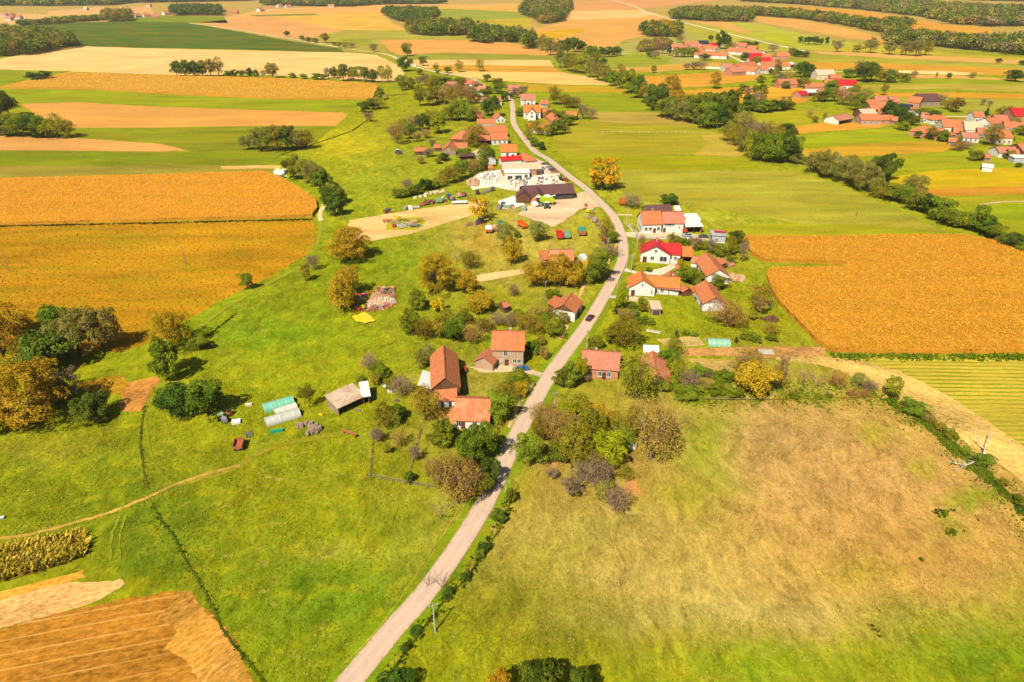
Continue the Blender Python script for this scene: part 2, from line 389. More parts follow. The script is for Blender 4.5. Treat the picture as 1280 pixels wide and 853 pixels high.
# (px, py, rx, ry, colour, strength, hardness)
BLOBS = [
 (640, -10, 1400, 75, (190, 150, 70), 1.0, 6),
 # left meadows
 (300, 330, 260, 120, (128, 150, 18), .8, 2), (100, 610, 190, 90, (118, 136, 20), .9, 3), (420, 720, 170, 120, (98, 142, 8), .85, 2),
 (330, 640, 130, 60, (142, 150, 30), .8, 2), (480, 560, 120, 60, (135, 148, 22), .8, 2), (370, 470, 130, 50, (162, 160, 18), .9, 2), (330, 455, 60, 10, (186, 168, 24), .7, 2), (480, 620, 60, 16, (178, 166, 40), .6, 2), (120, 585, 80, 16, (160, 158, 24), .7, 2), (430, 690, 60, 8, (196, 166, 60), .5, 2), (520, 545, 40, 10, (180, 155, 50), .6, 2),
 (330, 420, 90, 30, (112, 158, 10), .7, 2), (520, 330, 90, 25, (125, 158, 14), .8, 2), (450, 230, 60, 40, (160, 158, 30), .8, 2),
 (440, 180, 50, 20, (205, 178, 12), .95, 3), (545, 180, 80, 40, (150, 150, 38), .7, 2), (480, 150, 60, 20, (150, 155, 32), .7, 2),
 (60, 560, 70, 14, (165, 135, 40), .4, 2), (250, 560, 60, 50, (140, 152, 24), .6, 2), (210, 640, 60, 50, (90, 125, 12), .6, 2),
 (190, 690, 60, 35, (98, 128, 15), .8, 2), (300, 700, 60, 60, (120, 138, 22), .7, 2), (470, 650, 60, 40, (140, 155, 24), .6, 2),
 (590, 470, 50, 30, (175, 145, 50), .5, 2), (600, 475, 20, 18, (165, 150, 50), .8, 3), (560, 520, 60, 50, (170, 140, 55), .55, 2),
 (520, 500, 40, 30, (135, 145, 25), .6, 2), (500, 580, 50, 30, (135, 140, 30), .6, 2), (500, 700, 40, 50, (150, 150, 28), .6, 2),
 (660, 330, 110, 60, (185, 160, 55), .9, 3), (640, 290, 90, 35, (195, 165, 65), .7, 3), (720, 290, 50, 40, (185, 160, 50), .8, 2),
 (600, 300, 26, 26, (200, 150, 50), .6, 2), (640, 385, 60, 25, (140, 150, 28), .7, 2), (560, 400, 60, 40, (150, 145, 30), .7, 2),
 (600, 440, 60, 20, (140, 140, 28), .6, 2), (680, 410, 40, 20, (150, 145, 25), .7, 2), (540, 150, 80, 30, (148, 150, 40), .6, 2),
 # right of the road
 (860, 400, 90, 35, (138, 155, 26), .9, 3), (930, 330, 50, 20, (165, 155, 35), .8, 2), (870, 250, 200, 40, (182, 165, 38), .9, 3),
 (1000, 270, 170, 25, (160, 158, 35), .8, 2), (870, 280, 80, 12, (180, 165, 45), .7, 2), (940, 400, 60, 40, (140, 152, 25), .8, 2),
 (800, 235, 60, 20, (170, 165, 30), .7, 2), (790, 320, 30, 35, (145, 150, 25), .8, 2), (745, 350, 14, 40, (165, 150, 35), .6, 2),
 (1060, 485, 120, 12, (115, 145, 10), .8, 3), (900, 480, 60, 18, (130, 140, 25), .7, 2), (850, 520, 30, 60, (135, 165, 20), .8, 2),
 (1010, 640, 350, 165, (210, 154, 76), 1.0, 4), (790, 690, 210, 85, (202, 162, 70), .9, 3), (950, 540, 130, 35, (196, 150, 80), .9, 3),
 (1060, 600, 150, 50, (204, 152, 80), .8, 2), (1150, 690, 120, 45, (200, 146, 66), .8, 2), (900, 590, 80, 40, (192, 152, 78), .7, 2),
 (740, 650, 80, 35, (178, 158, 70), .7, 2), (700, 610, 60, 35, (175, 140, 55), .7, 2), (740, 560, 90, 70, (165, 135, 50), .7, 3),
 (690, 690, 90, 34, (188, 160, 64), .8, 2), (700, 725, 110, 14, (206, 172, 88), .6, 2), (650, 740, 90, 50, (135, 140, 22), .8, 2), (760, 775, 110, 30, (140, 128, 22), .8, 2),
 (600, 830, 140, 50, (158, 148, 22), .8, 2), (720, 800, 60, 30, (120, 120, 15), .5, 2), (860, 720, 100, 30, (196, 165, 76), .6, 2),
 (900, 772, 150, 24, (212, 182, 92), .7, 2), (840, 800, 60, 30, (165, 145, 30), .6, 2), (950, 830, 110, 26, (130, 160, 16), .85, 2),
 (1090, 825, 80, 26, (140, 158, 22), .8, 2), (1230, 820, 90, 40, (112, 152, 14), .85, 2), (1160, 770, 90, 20, (160, 155, 40), .6, 2),
 (1070, 720, 55, 22, (180, 150, 40), .7, 2), (1220, 622, 28, 14, (150, 150, 20), .8, 3), (1100, 545, 25, 12, (180, 165, 30), .7, 2),
 (1155, 585, 20, 12, (180, 165, 30), .7, 2), (1185, 655, 22, 14, (150, 150, 25), .6, 2), (1000, 760, 60, 16, (195, 165, 80), .5, 2),
 (640, 590, 26, 40, (145, 150, 25), .6, 2), (560, 780, 40, 60, (150, 150, 22), .6, 2), (510, 810, 25, 40, (130, 142, 16), .6, 2),
 (880, 560, 40, 70, (138, 160, 28), .75, 2), (850, 620, 50, 25, (150, 155, 40), .6, 2),
 (795, 608, 14, 8, (228, 140, 80), .95, 4), (762, 640, 14, 8, (200, 150, 90), .7, 3), (690, 575, 12, 12, (210, 140, 75), .6, 2),
 (430, 540, 60, 8, (110, 130, 18), .4, 2), (240, 745, 40, 30, (120, 130, 18), .5, 2),
]
R2 = np.random.RandomState(5)
# gentle warping so that patches have ragged rims
def vnoise(x, y, s, seed):
    r = np.random.RandomState(seed); out = 0
    for k in range(5):
        a = r.uniform(0, 6.28); f = r.uniform(0.6, 1.6)/s
        out = out + np.sin((x*math.cos(a)+y*math.sin(a))*f*6.28 + r.uniform(0, 6.28))
    return out/2.2
WX = PXg + vnoise(X, Y, 19, 1)*9 + vnoise(X, Y, 7, 2)*5; WY = PYg + vnoise(X, Y, 17, 3)*6 + vnoise(X, Y, 6, 4)*3
BLOBS = [(a, b, c_, d_, ((min(255, cc[0]*1.09), cc[1]*1.01, cc[2]*.6) if cc[1] > cc[0] else (cc[0], min(255, cc[1]*1.045), cc[2]*1.15)), e_, f_) for a, b, c_, d_, cc, e_, f_ in BLOBS]
for px, py, rx, ry, c, st, hd in BLOBS:
    d = ((WX-px)/rx)**2 + ((WY-py)/ry)**2
    a = (st*np.exp(-(d**(hd/2.0))*0.9))[..., None]
    colr = colr*(1-a) + np.array(C(*c))*a
def ground_col(px, py):
    c = np.zeros(px.shape + (3,)); c[:] = C(152, 154, 14)
    for bx, by, rx, ry, cc, st, hd in BLOBS:
        d = ((px-bx)/rx)**2 + ((py-by)/ry)**2
        a = (st*np.exp(-(d**(hd/2.0))*0.9))[..., None]; c = c*(1-a) + np.array(C(*cc))*a
    return c
ny, nx = X.shape
me = bpy.data.meshes.new("ground")
me.vertices.add(nx*ny); me.vertices.foreach_set("co", np.stack([X, Y, np.zeros_like(X)], -1).reshape(-1).astype(np.float32))
ii = (np.arange(ny-1)[:, None]*nx + np.arange(nx-1)[None, :]).reshape(-1)
q = np.stack([ii, ii+1, ii+nx+1, ii+nx], -1)
me.loops.add(q.size); me.polygons.add(len(q))
me.loops.foreach_set("vertex_index", q.reshape(-1).astype(np.int32)); me.polygons.foreach_set("loop_start", np.arange(0, q.size, 4, dtype=np.int32))
me.update(calc_edges=True)
at = me.attributes.new("col", 'FLOAT_COLOR', 'POINT'); c4 = np.ones((nx*ny, 4), np.float32); c4[:, :3] = colr.reshape(-1, 3); at.data.foreach_set("color", c4.reshape(-1))
me.materials.append(M['ground'])
tag(link("ground", me), "green and straw coloured meadow ground of the plain", kind='structure')

LAYER = [0]
def sheet_mesh(name, pts, z, mat):
    me = bpy.data.meshes.new(name)
    v3 = [Vector((x, y, 0)) for x, y in pts]
    tris = geometry.tessellate_polygon([v3])
    me.from_pydata([(x, y, z) for x, y in pts], [], [tuple(t) for t in tris]); me.materials.append(mat)
    bm = bmesh.new(); bm.from_mesh(me)
    for f in bm.faces:
        if f.normal.z < 0: f.normal_flip()
    bm.to_mesh(me); bm.free()
    return me
def ragged(poly, amp=None):
    """ground outline from map points, edges broken up the way field margins are"""
    pts = [P(*p) for p in poly]; out = []; n = len(pts)
    r = random.Random(int(poly[0][0]*7+poly[0][1]*13))
    for i in range(n):
        a, b = pts[i], pts[(i+1) % n]; L = math.dist(a, b); d = max(a[1], b[1])
        st = max(0.9, d*0.009); k = max(1, min(160, int(L/st)))
        am = (0.55 + d*0.0012 if d < 420 else 0.35+d*0.0009) if amp is None else amp
        nxv, nyv = -(b[1]-a[1])/max(L, 1e-6), (b[0]-a[0])/max(L, 1e-6)
        ph = r.uniform(0, 6.28)
        for j in range(k):
            t = j/k; o = (r.uniform(-1, 1)*0.22 + math.sin(ph+t*L/9.0)*0.5+math.sin(ph*3+t*L/3.1)*0.28)*am if j else 0
            out.append((a[0]+(b[0]-a[0])*t+nxv*o, a[1]+(b[1]-a[1])*t+nyv*o))
    return out
def field(kind, rgb, poly, row=0.0, name="field", label=None, amp=None):
    LAYER[0] += 1
    me = sheet_mesh(name, ragged(poly, amp), (0.02 if name == 'field' else 0.08) + 0.004*(LAYER[0] % 14), M[kind])
    rgb = (min(255, rgb[0]*1.08), rgb[1], rgb[2]*.85) if kind == 'grass' and rgb[1] > rgb[0] else rgb
    o = link(name, me); o.color = (*C(*rgb), 1); o["row_angle"] = -math.radians(row)
    tag(o, label, kind='structure'); return o
TAN = (228, 168, 92); STRAW = (246, 200, 128); OCH = (208, 150, 45); GRN = (140, 160, 28); OLV = (172, 158, 60); ORG = (228, 156, 62); YEL = (205, 172, 20)
E1, E2 = -70, 1350
FIELDS = [
 # ---- far left
 ("stubble", (226, 172, 112), [(60, 14), (130, 9), (188, 9), (192, 17), (120, 20), (60, 20)]), ("grass", (200, 178, 60), [(60, 20), (125, 18), (130, 26), (60, 28)]),
 ("stubble", (226, 178, 112), [(E1, 16), (60, 18), (60, 30), (E1, 32)]), ("grass", (118, 142, 40), [(160, 19), (280, 21), (285, 29), (160, 28)]),
 ("crop", (66, 104, 36), [(20, 34), (80, 29), (150, 27), (232, 28), (300, 40), (360, 51), (425, 61), (435, 67), (300, 62), (95, 59), (20, 60)]),
 ("stubble", STRAW, [(E1, 88), (E1, 73), (0, 74), (40, 66), (98, 58), (200, 61), (435, 66), (470, 69), (495, 80), (506, 92), (490, 103), (400, 98), (340, 94), (220, 94), (130, 91), (0, 87)], 4),
 ("grass", (128, 148, 34), [(E1, 88), (90, 89), (50, 100), (E1, 112)]),
 ("crop", (206, 150, 46), [(0, 110), (35, 101), (85, 90), (220, 95), (340, 98), (470, 105), (476, 110), (470, 125), (330, 124), (200, 118), (120, 113)], 3),
 ("grass", (140, 160, 30), [(E1, 114), (110, 112), (200, 118), (330, 124), (455, 127), (440, 140), (300, 137), (150, 131), (90, 130), (E1, 126)], 3),
 ("stubble", (222, 160, 78), [(40, 140), (25, 130), (100, 128), (180, 133), (300, 137), (430, 141), (434, 146), (420, 158), (300, 158), (180, 160), (90, 160), (60, 152)], 3),
 ("grass", (128, 142, 34), [(90, 160), (180, 160), (300, 158), (420, 158), (392, 180), (345, 194), (240, 190), (190, 178), (95, 174)], 3),
 ("stubble", (226, 166, 92), [(E1, 168), (0, 170), (95, 173), (200, 180), (235, 188), (200, 190), (0, 188), (E1, 188)]),
 ("grass", (116, 138, 24), [(E1, 188), (0, 188), (200, 190), (345, 193), (356, 200), (330, 206), (E1, 208)]),
 ("grass", (152, 138, 52), [(E1, 208), (330, 206), (358, 210), (352, 216), (330, 217), (200, 221), (E1, 226)]),
 ("stubble", (240, 190, 112), [(275, 208), (330, 207), (352, 207), (350, 211), (278, 211)]),
 ("soy", (192, 138, 26), [(E1, 286), (0, 283), (200, 279), (390, 274), (397, 285), (394, 303), (380, 322), (330, 350), (262, 384), (228, 402), (205, 425), (150, 440), (60, 432), (E1, 425)], 4),
 # ---- far middle
 ("stubble", (232, 172, 96), [(250, 28), (330, 12), (420, 8), (480, 6), (560, 6), (660, 4), (660, 16), (540, 12), (500, 16), (480, 22), (430, 24), (300, 27)]),
 ("stubble", (226, 164, 98), [(245, 29), (330, 20), (430, 38), (430, 47), (360, 48), (300, 38)]), ("crop", (236, 182, 80), [(335, 21), (480, 14), (480, 20), (492, 30), (510, 38), (430, 38)]),
 ("grass", (122, 136, 62), [(310, 19), (390, 17), (400, 19), (320, 21)]),
 ("crop", (232, 176, 78), [(490, 10), (560, 8), (650, 8), (655, 16), (560, 12)]), ("grass", (140, 160, 68), [(520, 14), (560, 11), (645, 15), (660, 22), (590, 26), (545, 20)]),
 ("grass", (196, 172, 44), [(540, 20), (600, 26), (660, 22), (665, 33), (610, 42), (585, 36), (545, 30)]),
 ("grass", (176, 165, 66), [(392, 46), (430, 38), (500, 38), (580, 46), (640, 52), (640, 58), (470, 55), (430, 58)]), ("grass", (138, 155, 60), [(425, 49), (462, 49), (468, 56), (430, 56)]),
 ("stubble", (226, 162, 84), [(474, 50), (590, 50), (640, 54), (700, 66), (700, 70), (640, 68), (560, 66), (500, 69), (488, 64)], 2), ("grass", (156, 152, 58), [(488, 70), (560, 66), (640, 68), (690, 72), (690, 75), (500, 75)]),
 ("stubble", (246, 198, 122), [(497, 75), (520, 71), (640, 73), (688, 76), (692, 84), (560, 83), (535, 86)], 2), ("crop", (222, 160, 62), [(530, 85), (560, 81), (690, 83), (704, 91), (640, 90), (545, 88)]),
 ("stubble", (246, 196, 114), [(548, 89), (640, 90), (705, 91), (740, 97), (772, 107), (700, 106), (640, 102), (600, 99)], 2), ("crop", (198, 160, 42), [(648, 105), (700, 107), (774, 109), (790, 117), (660, 114)]),
 # ---- far right of the middle
 ("stubble", (228, 166, 86), [(655, 40), (705, 28), (716, 12), (800, 12), (838, 22), (842, 34), (812, 44), (780, 50), (762, 62), (700, 62), (670, 55)], 2),
 ("stubble", (222, 156, 96), [(714, 12), (716, 2), (850, -3), (900, 0), (845, 6), (800, 12)]), ("stubble", (244, 192, 120), [(712, 14), (800, 13), (822, 18), (800, 22), (706, 26)]),
 ("crop", (226, 172, 34), [(650, 45), (700, 37), (733, 35), (730, 40), (690, 50), (668, 58)]),
 ("grass", (176, 168, 84), [(790, 52), (830, 46), (850, 30), (872, 30), (920, 45), (1010, 62), (1005, 66), (900, 70), (820, 92), (740, 80), (770, 62)]),
 ("grass", (142, 160, 50), [(742, 74), (800, 66), (840, 72), (830, 84), (760, 82)]), ("crop", (226, 170, 74), [(752, 88), (850, 80), (900, 78), (905, 84), (850, 88), (770, 92)]),
 ("crop", (230, 160, 58), [(794, 97), (870, 92), (930, 88), (952, 93), (950, 100), (880, 108), (830, 112), (795, 105)]), ("crop", (232, 166, 52), [(840, 114), (900, 110), (960, 108), (985, 112), (990, 120), (930, 128), (860, 128)]),
 ("grass", (168, 172, 68), [(850, 29), (875, 29), (930, 42), (1012, 64), (950, 62), (870, 48)]), ("stubble", (222, 168, 86), [(862, 26), (905, 26), (960, 40), (930, 42), (885, 32)]),
 ("grass", (186, 182, 60), [(905, 26), (960, 32), (1000, 42), (1090, 58), (1010, 63), (960, 48)]), ("grass", (168, 180, 46), [(930, 42), (975, 42), (1005, 54), (990, 58)]),
 ("stubble", (226, 168, 84), [(945, 21), (1000, 25), (1060, 36), (1115, 50), (1120, 56), (1050, 46), (985, 34), (948, 28)]),
 ("crop", (228, 160, 60), [(935, 8), (1000, 8), (1080, 14), (1130, 22), (1175, 30), (1240, 36), (1240, 44), (1180, 45), (1120, 34), (1060, 22), (1000, 14)]),
 ("grass", (196, 172, 56), [(1000, 62), (1110, 56), (1200, 68), (E2, 76), (E2, 80), (1120, 68)]), ("stubble", (228, 172, 92), [(1010, 64), (1100, 67), (1280, 76), (E2, 80), (E2, 84), (1200, 78), (1030, 68)]),
 ("grass", (176, 166, 56), [(985, 71), (1100, 72), (E2, 84), (E2, 92), (1180, 84), (1020, 78)]), ("crop", (222, 158, 54), [(1005, 78), (1130, 80), (E2, 90), (E2, 98), (1180, 92), (1060, 88), (1010, 86)]),
 ("stubble", (244, 214, 140), [(1095, 88), (1180, 89), (1232, 92), (1200, 94), (1100, 91)]), ("stubble", (226, 172, 92), [(1095, 93), (1180, 94), (1280, 100), (E2, 104), (E2, 106), (1180, 100), (1100, 97)]),
 ("grass", (138, 158, 32), [(1060, 99), (1180, 98), (1280, 101), (E2, 104), (E2, 110), (1180, 106), (1060, 108)]), ("grass", (186, 166, 66), [(1060, 107), (1180, 105), (E2, 108), (E2, 118), (1180, 112), (1070, 112)]),
 ("crop", (222, 158, 44), [(1090, 116), (1180, 116), (E2, 118), (E2, 126), (1180, 122), (1100, 122)]), ("grass", (168, 162, 60), [(1100, 122), (1180, 122), (E2, 126), (E2, 142), (1200, 138), (1100, 130)]),
 ("crop", (220, 160, 40), [(940, 112), (980, 107), (1010, 108), (1010, 114), (960, 122)]), ("crop", (226, 150, 50), [(970, 124), (1000, 120), (1012, 126), (980, 134), (960, 132)]),
 ("grass", (158, 164, 34), [(930, 142), (1000, 136), (1080, 140), (1060, 152), (970, 160), (925, 160)]),
 ("crop", (226, 158, 54), [(978, 160), (1060, 150), (1120, 151), (1100, 160), (1010, 166), (985, 170)]), ("grass", (146, 165, 20), [(990, 172), (1100, 160), (1180, 166), (1210, 176), (1130, 178), (1000, 184)]),
 ("crop", (206, 160, 46), [(998, 188), (1060, 182), (1130, 177), (1215, 178), (1180, 190), (1080, 196), (1020, 205)]), ("grass", (144, 162, 18), [(1100, 196), (1180, 190), (1230, 184), (E2, 196), (E2, 212), (1180, 212), (1120, 214)]),
 ("crop", (210, 176, 14), [(1108, 222), (1180, 212), (E2, 209), (E2, 236), (1230, 234), (1150, 242), (1120, 240)], 2), ("crop", (220, 150, 50), [(1120, 240), (1180, 236), (E2, 232), (E2, 241), (1180, 246), (1120, 248)]),
 ("grass", (168, 162, 30), [(1140, 248), (1200, 245), (E2, 241), (E2, 258), (1180, 258)]), ("grass", (136, 160, 8), [(1200, 258), (E2, 254), (E2, 330), (1270, 308), (1230, 285)]),
 # ---- meadow east of the village road
 ("grass", (134, 158, 30), [(658, 116), (775, 118), (800, 127), (822, 140), (740, 140), (670, 130)]), ("grass", (186, 158, 72), [(735, 140), (822, 141), (850, 150), (880, 156), (800, 156), (740, 152)]),
 ("grass", (156, 158, 48), [(720, 152), (800, 156), (880, 156), (905, 170), (860, 195), (700, 192), (690, 175)]), ("striped", (205, 170, 70), [(875, 170), (905, 168), (935, 192), (925, 197), (865, 194), (885, 180)], 0),
 ("grass", (152, 162, 6), [(700, 192), (860, 195), (925, 198), (950, 212), (850, 213), (725, 210)]),
 ("grass", (172, 164, 54), [(740, 214), (850, 213), (990, 214), (1040, 228), (1090, 250), (1190, 292), (1000, 280), (900, 262), (790, 250)]),
 ("grass", (152, 160, 34), [(900, 282), (1060, 280), (1190, 290), (1205, 296), (1060, 297), (922, 297)]),
 # ---- stubble strip and gardens on the right
 ("striped", (205, 178, 62), [(1040, 447), (1180, 446), (E2, 447), (E2, 680), (1280, 600), (1200, 545), (1120, 482), (1060, 456)], -1.5),
 ("rough", (222, 182, 100), [(960, 440), (1020, 445), (1080, 452), (1125, 464), (1160, 482), (1205, 508), (1290, 566), (1340, 610), (1300, 615), (1255, 585), (1195, 548), (1150, 514), (1110, 490), (1075, 474), (1030, 458), (970, 450)], -35),
 ("rough", (208, 150, 90), [(835, 437), (960, 434), (1030, 434), (1032, 444), (950, 447), (850, 445)]), ("dirt", (205, 168, 90), [(850, 447), (920, 450), (915, 466), (880, 462)]),
 ("dirt", (210, 180, 110), [(820, 424), (870, 420), (880, 432), (840, 436)]),
 # ---- bottom left plots
 ("rough", (214, 145, 70), [(152, 480), (196, 470), (200, 474), (178, 514), (150, 513)], 30), ("rough", (190, 140, 30), [(95, 478), (152, 468), (160, 480), (150, 494), (110, 490)]),
 ("rough", (226, 160, 56), [(E1, 752), (0, 740), (105, 712), (108, 722), (0, 758), (E1, 775)], 14), ("rough", (226, 172, 105), [(E1, 770), (0, 752), (80, 730), (150, 724), (156, 730), (120, 752), (0, 786), (E1, 802)], 14),
 ("plough", (190, 128, 44), [(E1, 806), (0, 788), (150, 748), (200, 741), (240, 738), (255, 760), (285, 790), (300, 815), (322, 860), (320, 920), (E1, 920)], 14),
 ("rough", (204, 146, 60), [(222, 742), (240, 738), (255, 760), (285, 790), (300, 815), (322, 860), (262, 860), (240, 835), (205, 812), (222, 790), (196, 770), (214, 756)], 50, ),
]
for f in FIELDS: field(f[0], f[1], f[2], f[3] if len(f) > 3 else 0)
# bare yards, tracks, paving
field("dirt", (238, 190, 122), [(432, 290), (436, 276), (480, 268), (560, 257), (600, 250), (612, 256), (600, 266), (560, 278), (510, 294), (462, 302), (440, 300)], name="dirt_yard", label="sandy yard strip with parked machines")
field("grass", (190, 180, 40), [(481, 288), (484, 275), (500, 273), (528, 272), (531, 280), (522, 288)], name="grass_island", label="yellow green grass island in the sandy yard")
field("gravel", (238, 200, 160), [(646, 268), (660, 258), (690, 250), (728, 240), (740, 238), (760, 262), (748, 259), (724, 262), (706, 276), (690, 284), (668, 276)], name="gravel_yard", label="pale gravel yard before the long brown roofed building")
field("gravel", (246, 236, 220), [(622, 252), (646, 244), (656, 256), (630, 262)], name="concrete_slab", label="pale concrete slab left of the brown roofed building")
field("gravel", (232, 214, 190), [(582, 226), (600, 215), (630, 212), (690, 214), (712, 232), (700, 236), (648, 240), (618, 234), (590, 238)], name="stone_yard", label="pale yard of the stone works")
field("gravel", (225, 200, 175), [(670, 198), (684, 205), (704, 222), (698, 226), (672, 214), (662, 206)], name="forecourt", label="paved forecourt beside the road")
field("dirt", (236, 190, 130), [(594, 350), (596, 345), (640, 338), (658, 336), (656, 342), (600, 353)], name="dirt_path", label="sandy path across the orchard")
field("gravel", (232, 205, 175), [(780, 296), (782, 291), (800, 290), (806, 286), (852, 288), (856, 291), (885, 298), (908, 301), (905, 305), (870, 300), (800, 298)], name="paved_yard", label="pinkish paved yard before the white double house")
field("gravel", (232, 208, 180), [(777, 339), (778, 334), (800, 341), (834, 333), (840, 324), (848, 326), (842, 336), (838, 345), (812, 347), (800, 345)], name="driveway", label="concrete driveway between the red roofed and orange roofed houses")
field("gravel", (236, 210, 175), [(863, 326), (872, 326), (884, 348), (878, 349)], name="concrete_apron", label="concrete apron along the long barn")
field("gravel", (228, 200, 160), [(583, 459), (620, 456), (655, 458), (682, 468), (676, 472), (650, 464), (600, 466)], name="farm_path", label="pale path from the brick house to the road")
field("dirt", (215, 150, 85), [(552, 520), (572, 505), (568, 535), (556, 552), (545, 540)], name="farm_soil", label="bare orange soil behind the sheds")
field("gravel", (228, 202, 165), [(690, 458), (712, 457), (714, 466), (694, 468)], name="house_path", label="pale path beside the pink roofed house")
field("gravel", (225, 170, 140), [(452, 385), (470, 362), (492, 358), (496, 380), (480, 388)], name="rubble_pad", label="pinkish rubble ground of the scrap yard", amp=0.5)
field("gravel", (238, 205, 165), [(778, 374), (793, 371), (812, 375), (812, 378), (790, 377)], name="garden_path", label="pale garden path before the L shaped house")

def strip(name, pts, width, kind, rgb, label, jitter=0.06, dz=0.03, sub=6):
    """a band along a line on the ground"""
    W = [Vector((*P(*p), 0)) for p in pts]; L = []
    n = len(W)
    for i in range(n-1):
        p0, p1, p2, p3 = W[max(0, i-1)], W[i], W[i+1], W[min(n-1, i+2)]
        for j in range(sub):
            t = j/sub
            L.append(0.5*((2*p1)+(p2-p0)*t+(2*p0-5*p1+4*p2-p3)*t*t+(3*p1-p0-3*p2+p3)*t**3))
    L.append(W[-1]); LAYER[0] += 1
    r = random.Random(len(pts)*31+int(width*10)); vs = []; fs = []; z = 0.08+0.004*(LAYER[0] % 14)+(0.06 if name == 'road' else 0)
    for i, p in enumerate(L):
        d = (L[min(i+1, len(L)-1)]-L[max(i-1, 0)]).normalized(); nn = Vector((-d.y, d.x, 0))
        wd = width/2 if not callable(width) else width(p)/2
        vs += [tuple(p+nn*(wd+r.uniform(-jitter, jitter)*wd)+Vector((0, 0, z))), tuple(p-nn*(wd+r.uniform(-jitter, jitter)*wd)+Vector((0, 0, z)))]
        if i: fs.append((2*i-2, 2*i-1, 2*i+1, 2*i))
    me = bpy.data.meshes.new(name); me.from_pydata(vs, [], fs); me.materials.append(M[kind] if isinstance(kind, str) else kind)
    ac = me.attributes.new('across', 'FLOAT', 'POINT'); ac.data.foreach_set('value', [1.0 if i_ % 2 == 0 else -1.0 for i_ in range(len(vs))])
    bm = bmesh.new(); bm.from_mesh(me)
    for f in bm.faces:
        if f.normal.z < 0: f.normal_flip()
    bm.to_mesh(me); bm.free()
    o = link(name, me); o.color = (*C(*rgb), 1); o["row_angle"] = 0.0; tag(o, label, kind='structure'); return L
def m_road():
    t = NT("worn_road"); co = t.coord()
    a = t.noise(co, 3.0, 5, 0.7); b = t.noise(co, 0.10, 4, 0.6, 0.6)
    col = t.scalecol(C(216, 184, 160), t.math('ADD', t.maprange(a, 0.3, 0.7, 0.93, 1.07), t.maprange(b, 0.3, 0.7, -0.07, 0.07)))
    uv = t.n("Attribute", attribute_name="across").outputs["Fac"]
    wh = t.math('ABSOLUTE', t.math('SUBTRACT', t.math('ABSOLUTE', uv), 0.42))        # two paler wheel lines
    col = t.mix(t.maprange(wh, 0.0, 0.22, 0.35, 0.0), col, C(236, 208, 186))
    ed = t.math('ADD', t.math('ABSOLUTE', uv), t.maprange(t.noise(co, 1.6, 4, 0.7), 0.3, 0.7, -0.16, 0.16))
    col = t.mix(t.maprange(ed, 0.84, 1.0, 0.0, 0.8), col, C(168, 150, 80))            # crumbling edges taken by grass and dust
    pa = t.maprange(t.noise(co, 0.3, 2, 0.4), 0.64, 0.66, 0, 0.18); col = t.mix(pa, col, C(180, 155, 140))
    t.principled(col, 0.9, t.bump(a, 0.3, 0.03), spec=0.2); return t.m
M['road'] = m_road()
ROAD = [(395, 905), (437, 853), (492, 787), (540, 731), (593, 653), (621, 600), (638, 562), (656, 525), (692, 462), (723, 421), (740, 396), (763, 356), (777, 330), (779, 311), (776, 292), (766, 270), (747, 250), (731, 235), (712, 221), (686, 200), (669, 190), (654, 172), (642, 154), (641, 135), (638, 123), (633, 118)]
strip("road_verge", ROAD, 7.6, "grass", (128, 152, 16), "bright green grass verge of the village road", 0.22)
RL = strip("road", ROAD, 4.3, M['road'], (200, 180, 160), "worn pale asphalt road through the village", 0.03)
strip("dirt_road", [(633, 118), (626, 114), (614, 110.5), (604, 107), (592, 99), (577, 95.5), (556, 92), (540, 89), (518, 83), (500, 75), (480, 67.5), (440, 62), (400, 55), (360, 48), (300, 38), (235, 29)], 4.0, "gravel", (232, 210, 170), "pale field road leaving the village to the north", 0.1)
strip("dirt_road", [(1010, 65), (960, 54), (905, 41), (850, 27), (810, 16), (790, 7), (765, 0)], 5.5, "gravel", (236, 220, 190), "straight pale road passing the far village", 0.06)
strip("track", [(300, 582), (262, 592), (225, 604), (180, 624), (140, 640), (90, 655), (40, 668), (0, 674), (-60, 680)], 0.9, "dirt", (205, 165, 75), "rutted dirt track across the left meadow", 0.35)
strip("track", [(400, 262), (401, 280), (395, 310), (380, 330), (330, 358), (270, 394), (238, 425), (215, 470), (185, 505)], 1.6, "grass", (152, 158, 40), "mown track along the soy field", 0.25)
strip("track", [(405, 256), (400, 268), (401, 276)], 2.0, "dirt", (240, 205, 150), "bare sandy end of the mown track", 0.3)
strip("footpath", [(736, 345), (728, 362), (712, 400), (700, 425)], 1.1, "dirt", (226, 180, 120), "narrow earth path left of the road", 0.3)
strip("footpath", [(771, 305), (763, 322), (759, 337), (757, 342)], 0.9, "dirt", (230, 185, 120), "short earth path near the road bend", 0.3)
strip("footpath", [(583, 622), (566, 650), (552, 672), (535, 695), (520, 720), (470, 790), (425, 835)], 0.35, "grass", (176, 166, 52), "thin worn path parallel to the road", 0.5)
strip("footpath", [(667, 478), (658, 492), (648, 508), (636, 535)], 0.9, "dirt", (215, 180, 135), "earth strip between farm garden and road", 0.3)
strip("track", [(222, 606), (290, 587), (340, 560), (440, 540)], 1.8, "grass", (158, 152, 40), "faint wheel track towards the sheds", 0.3)
for pp, wd_ in (([(182, 520), (186, 560), (200, 590), (215, 605)], .5), ([(203, 505), (212, 545), (240, 575), (272, 590)], .45), ([(150, 645), (140, 670), (138, 700)], .5), ([(158, 643), (150, 668), (150, 700)], .4), ([(300, 590), (360, 600), (430, 620)], .4)):
    strip("track", pp, wd_, "grass", (150, 152, 36), "faint wheel line in the left meadow", 0.6)
strip("side_road", [(762, 268), (775, 269), (790, 269)], 2.0, "gravel", (225, 200, 150), "short side lane north of the white double house", 0.1)
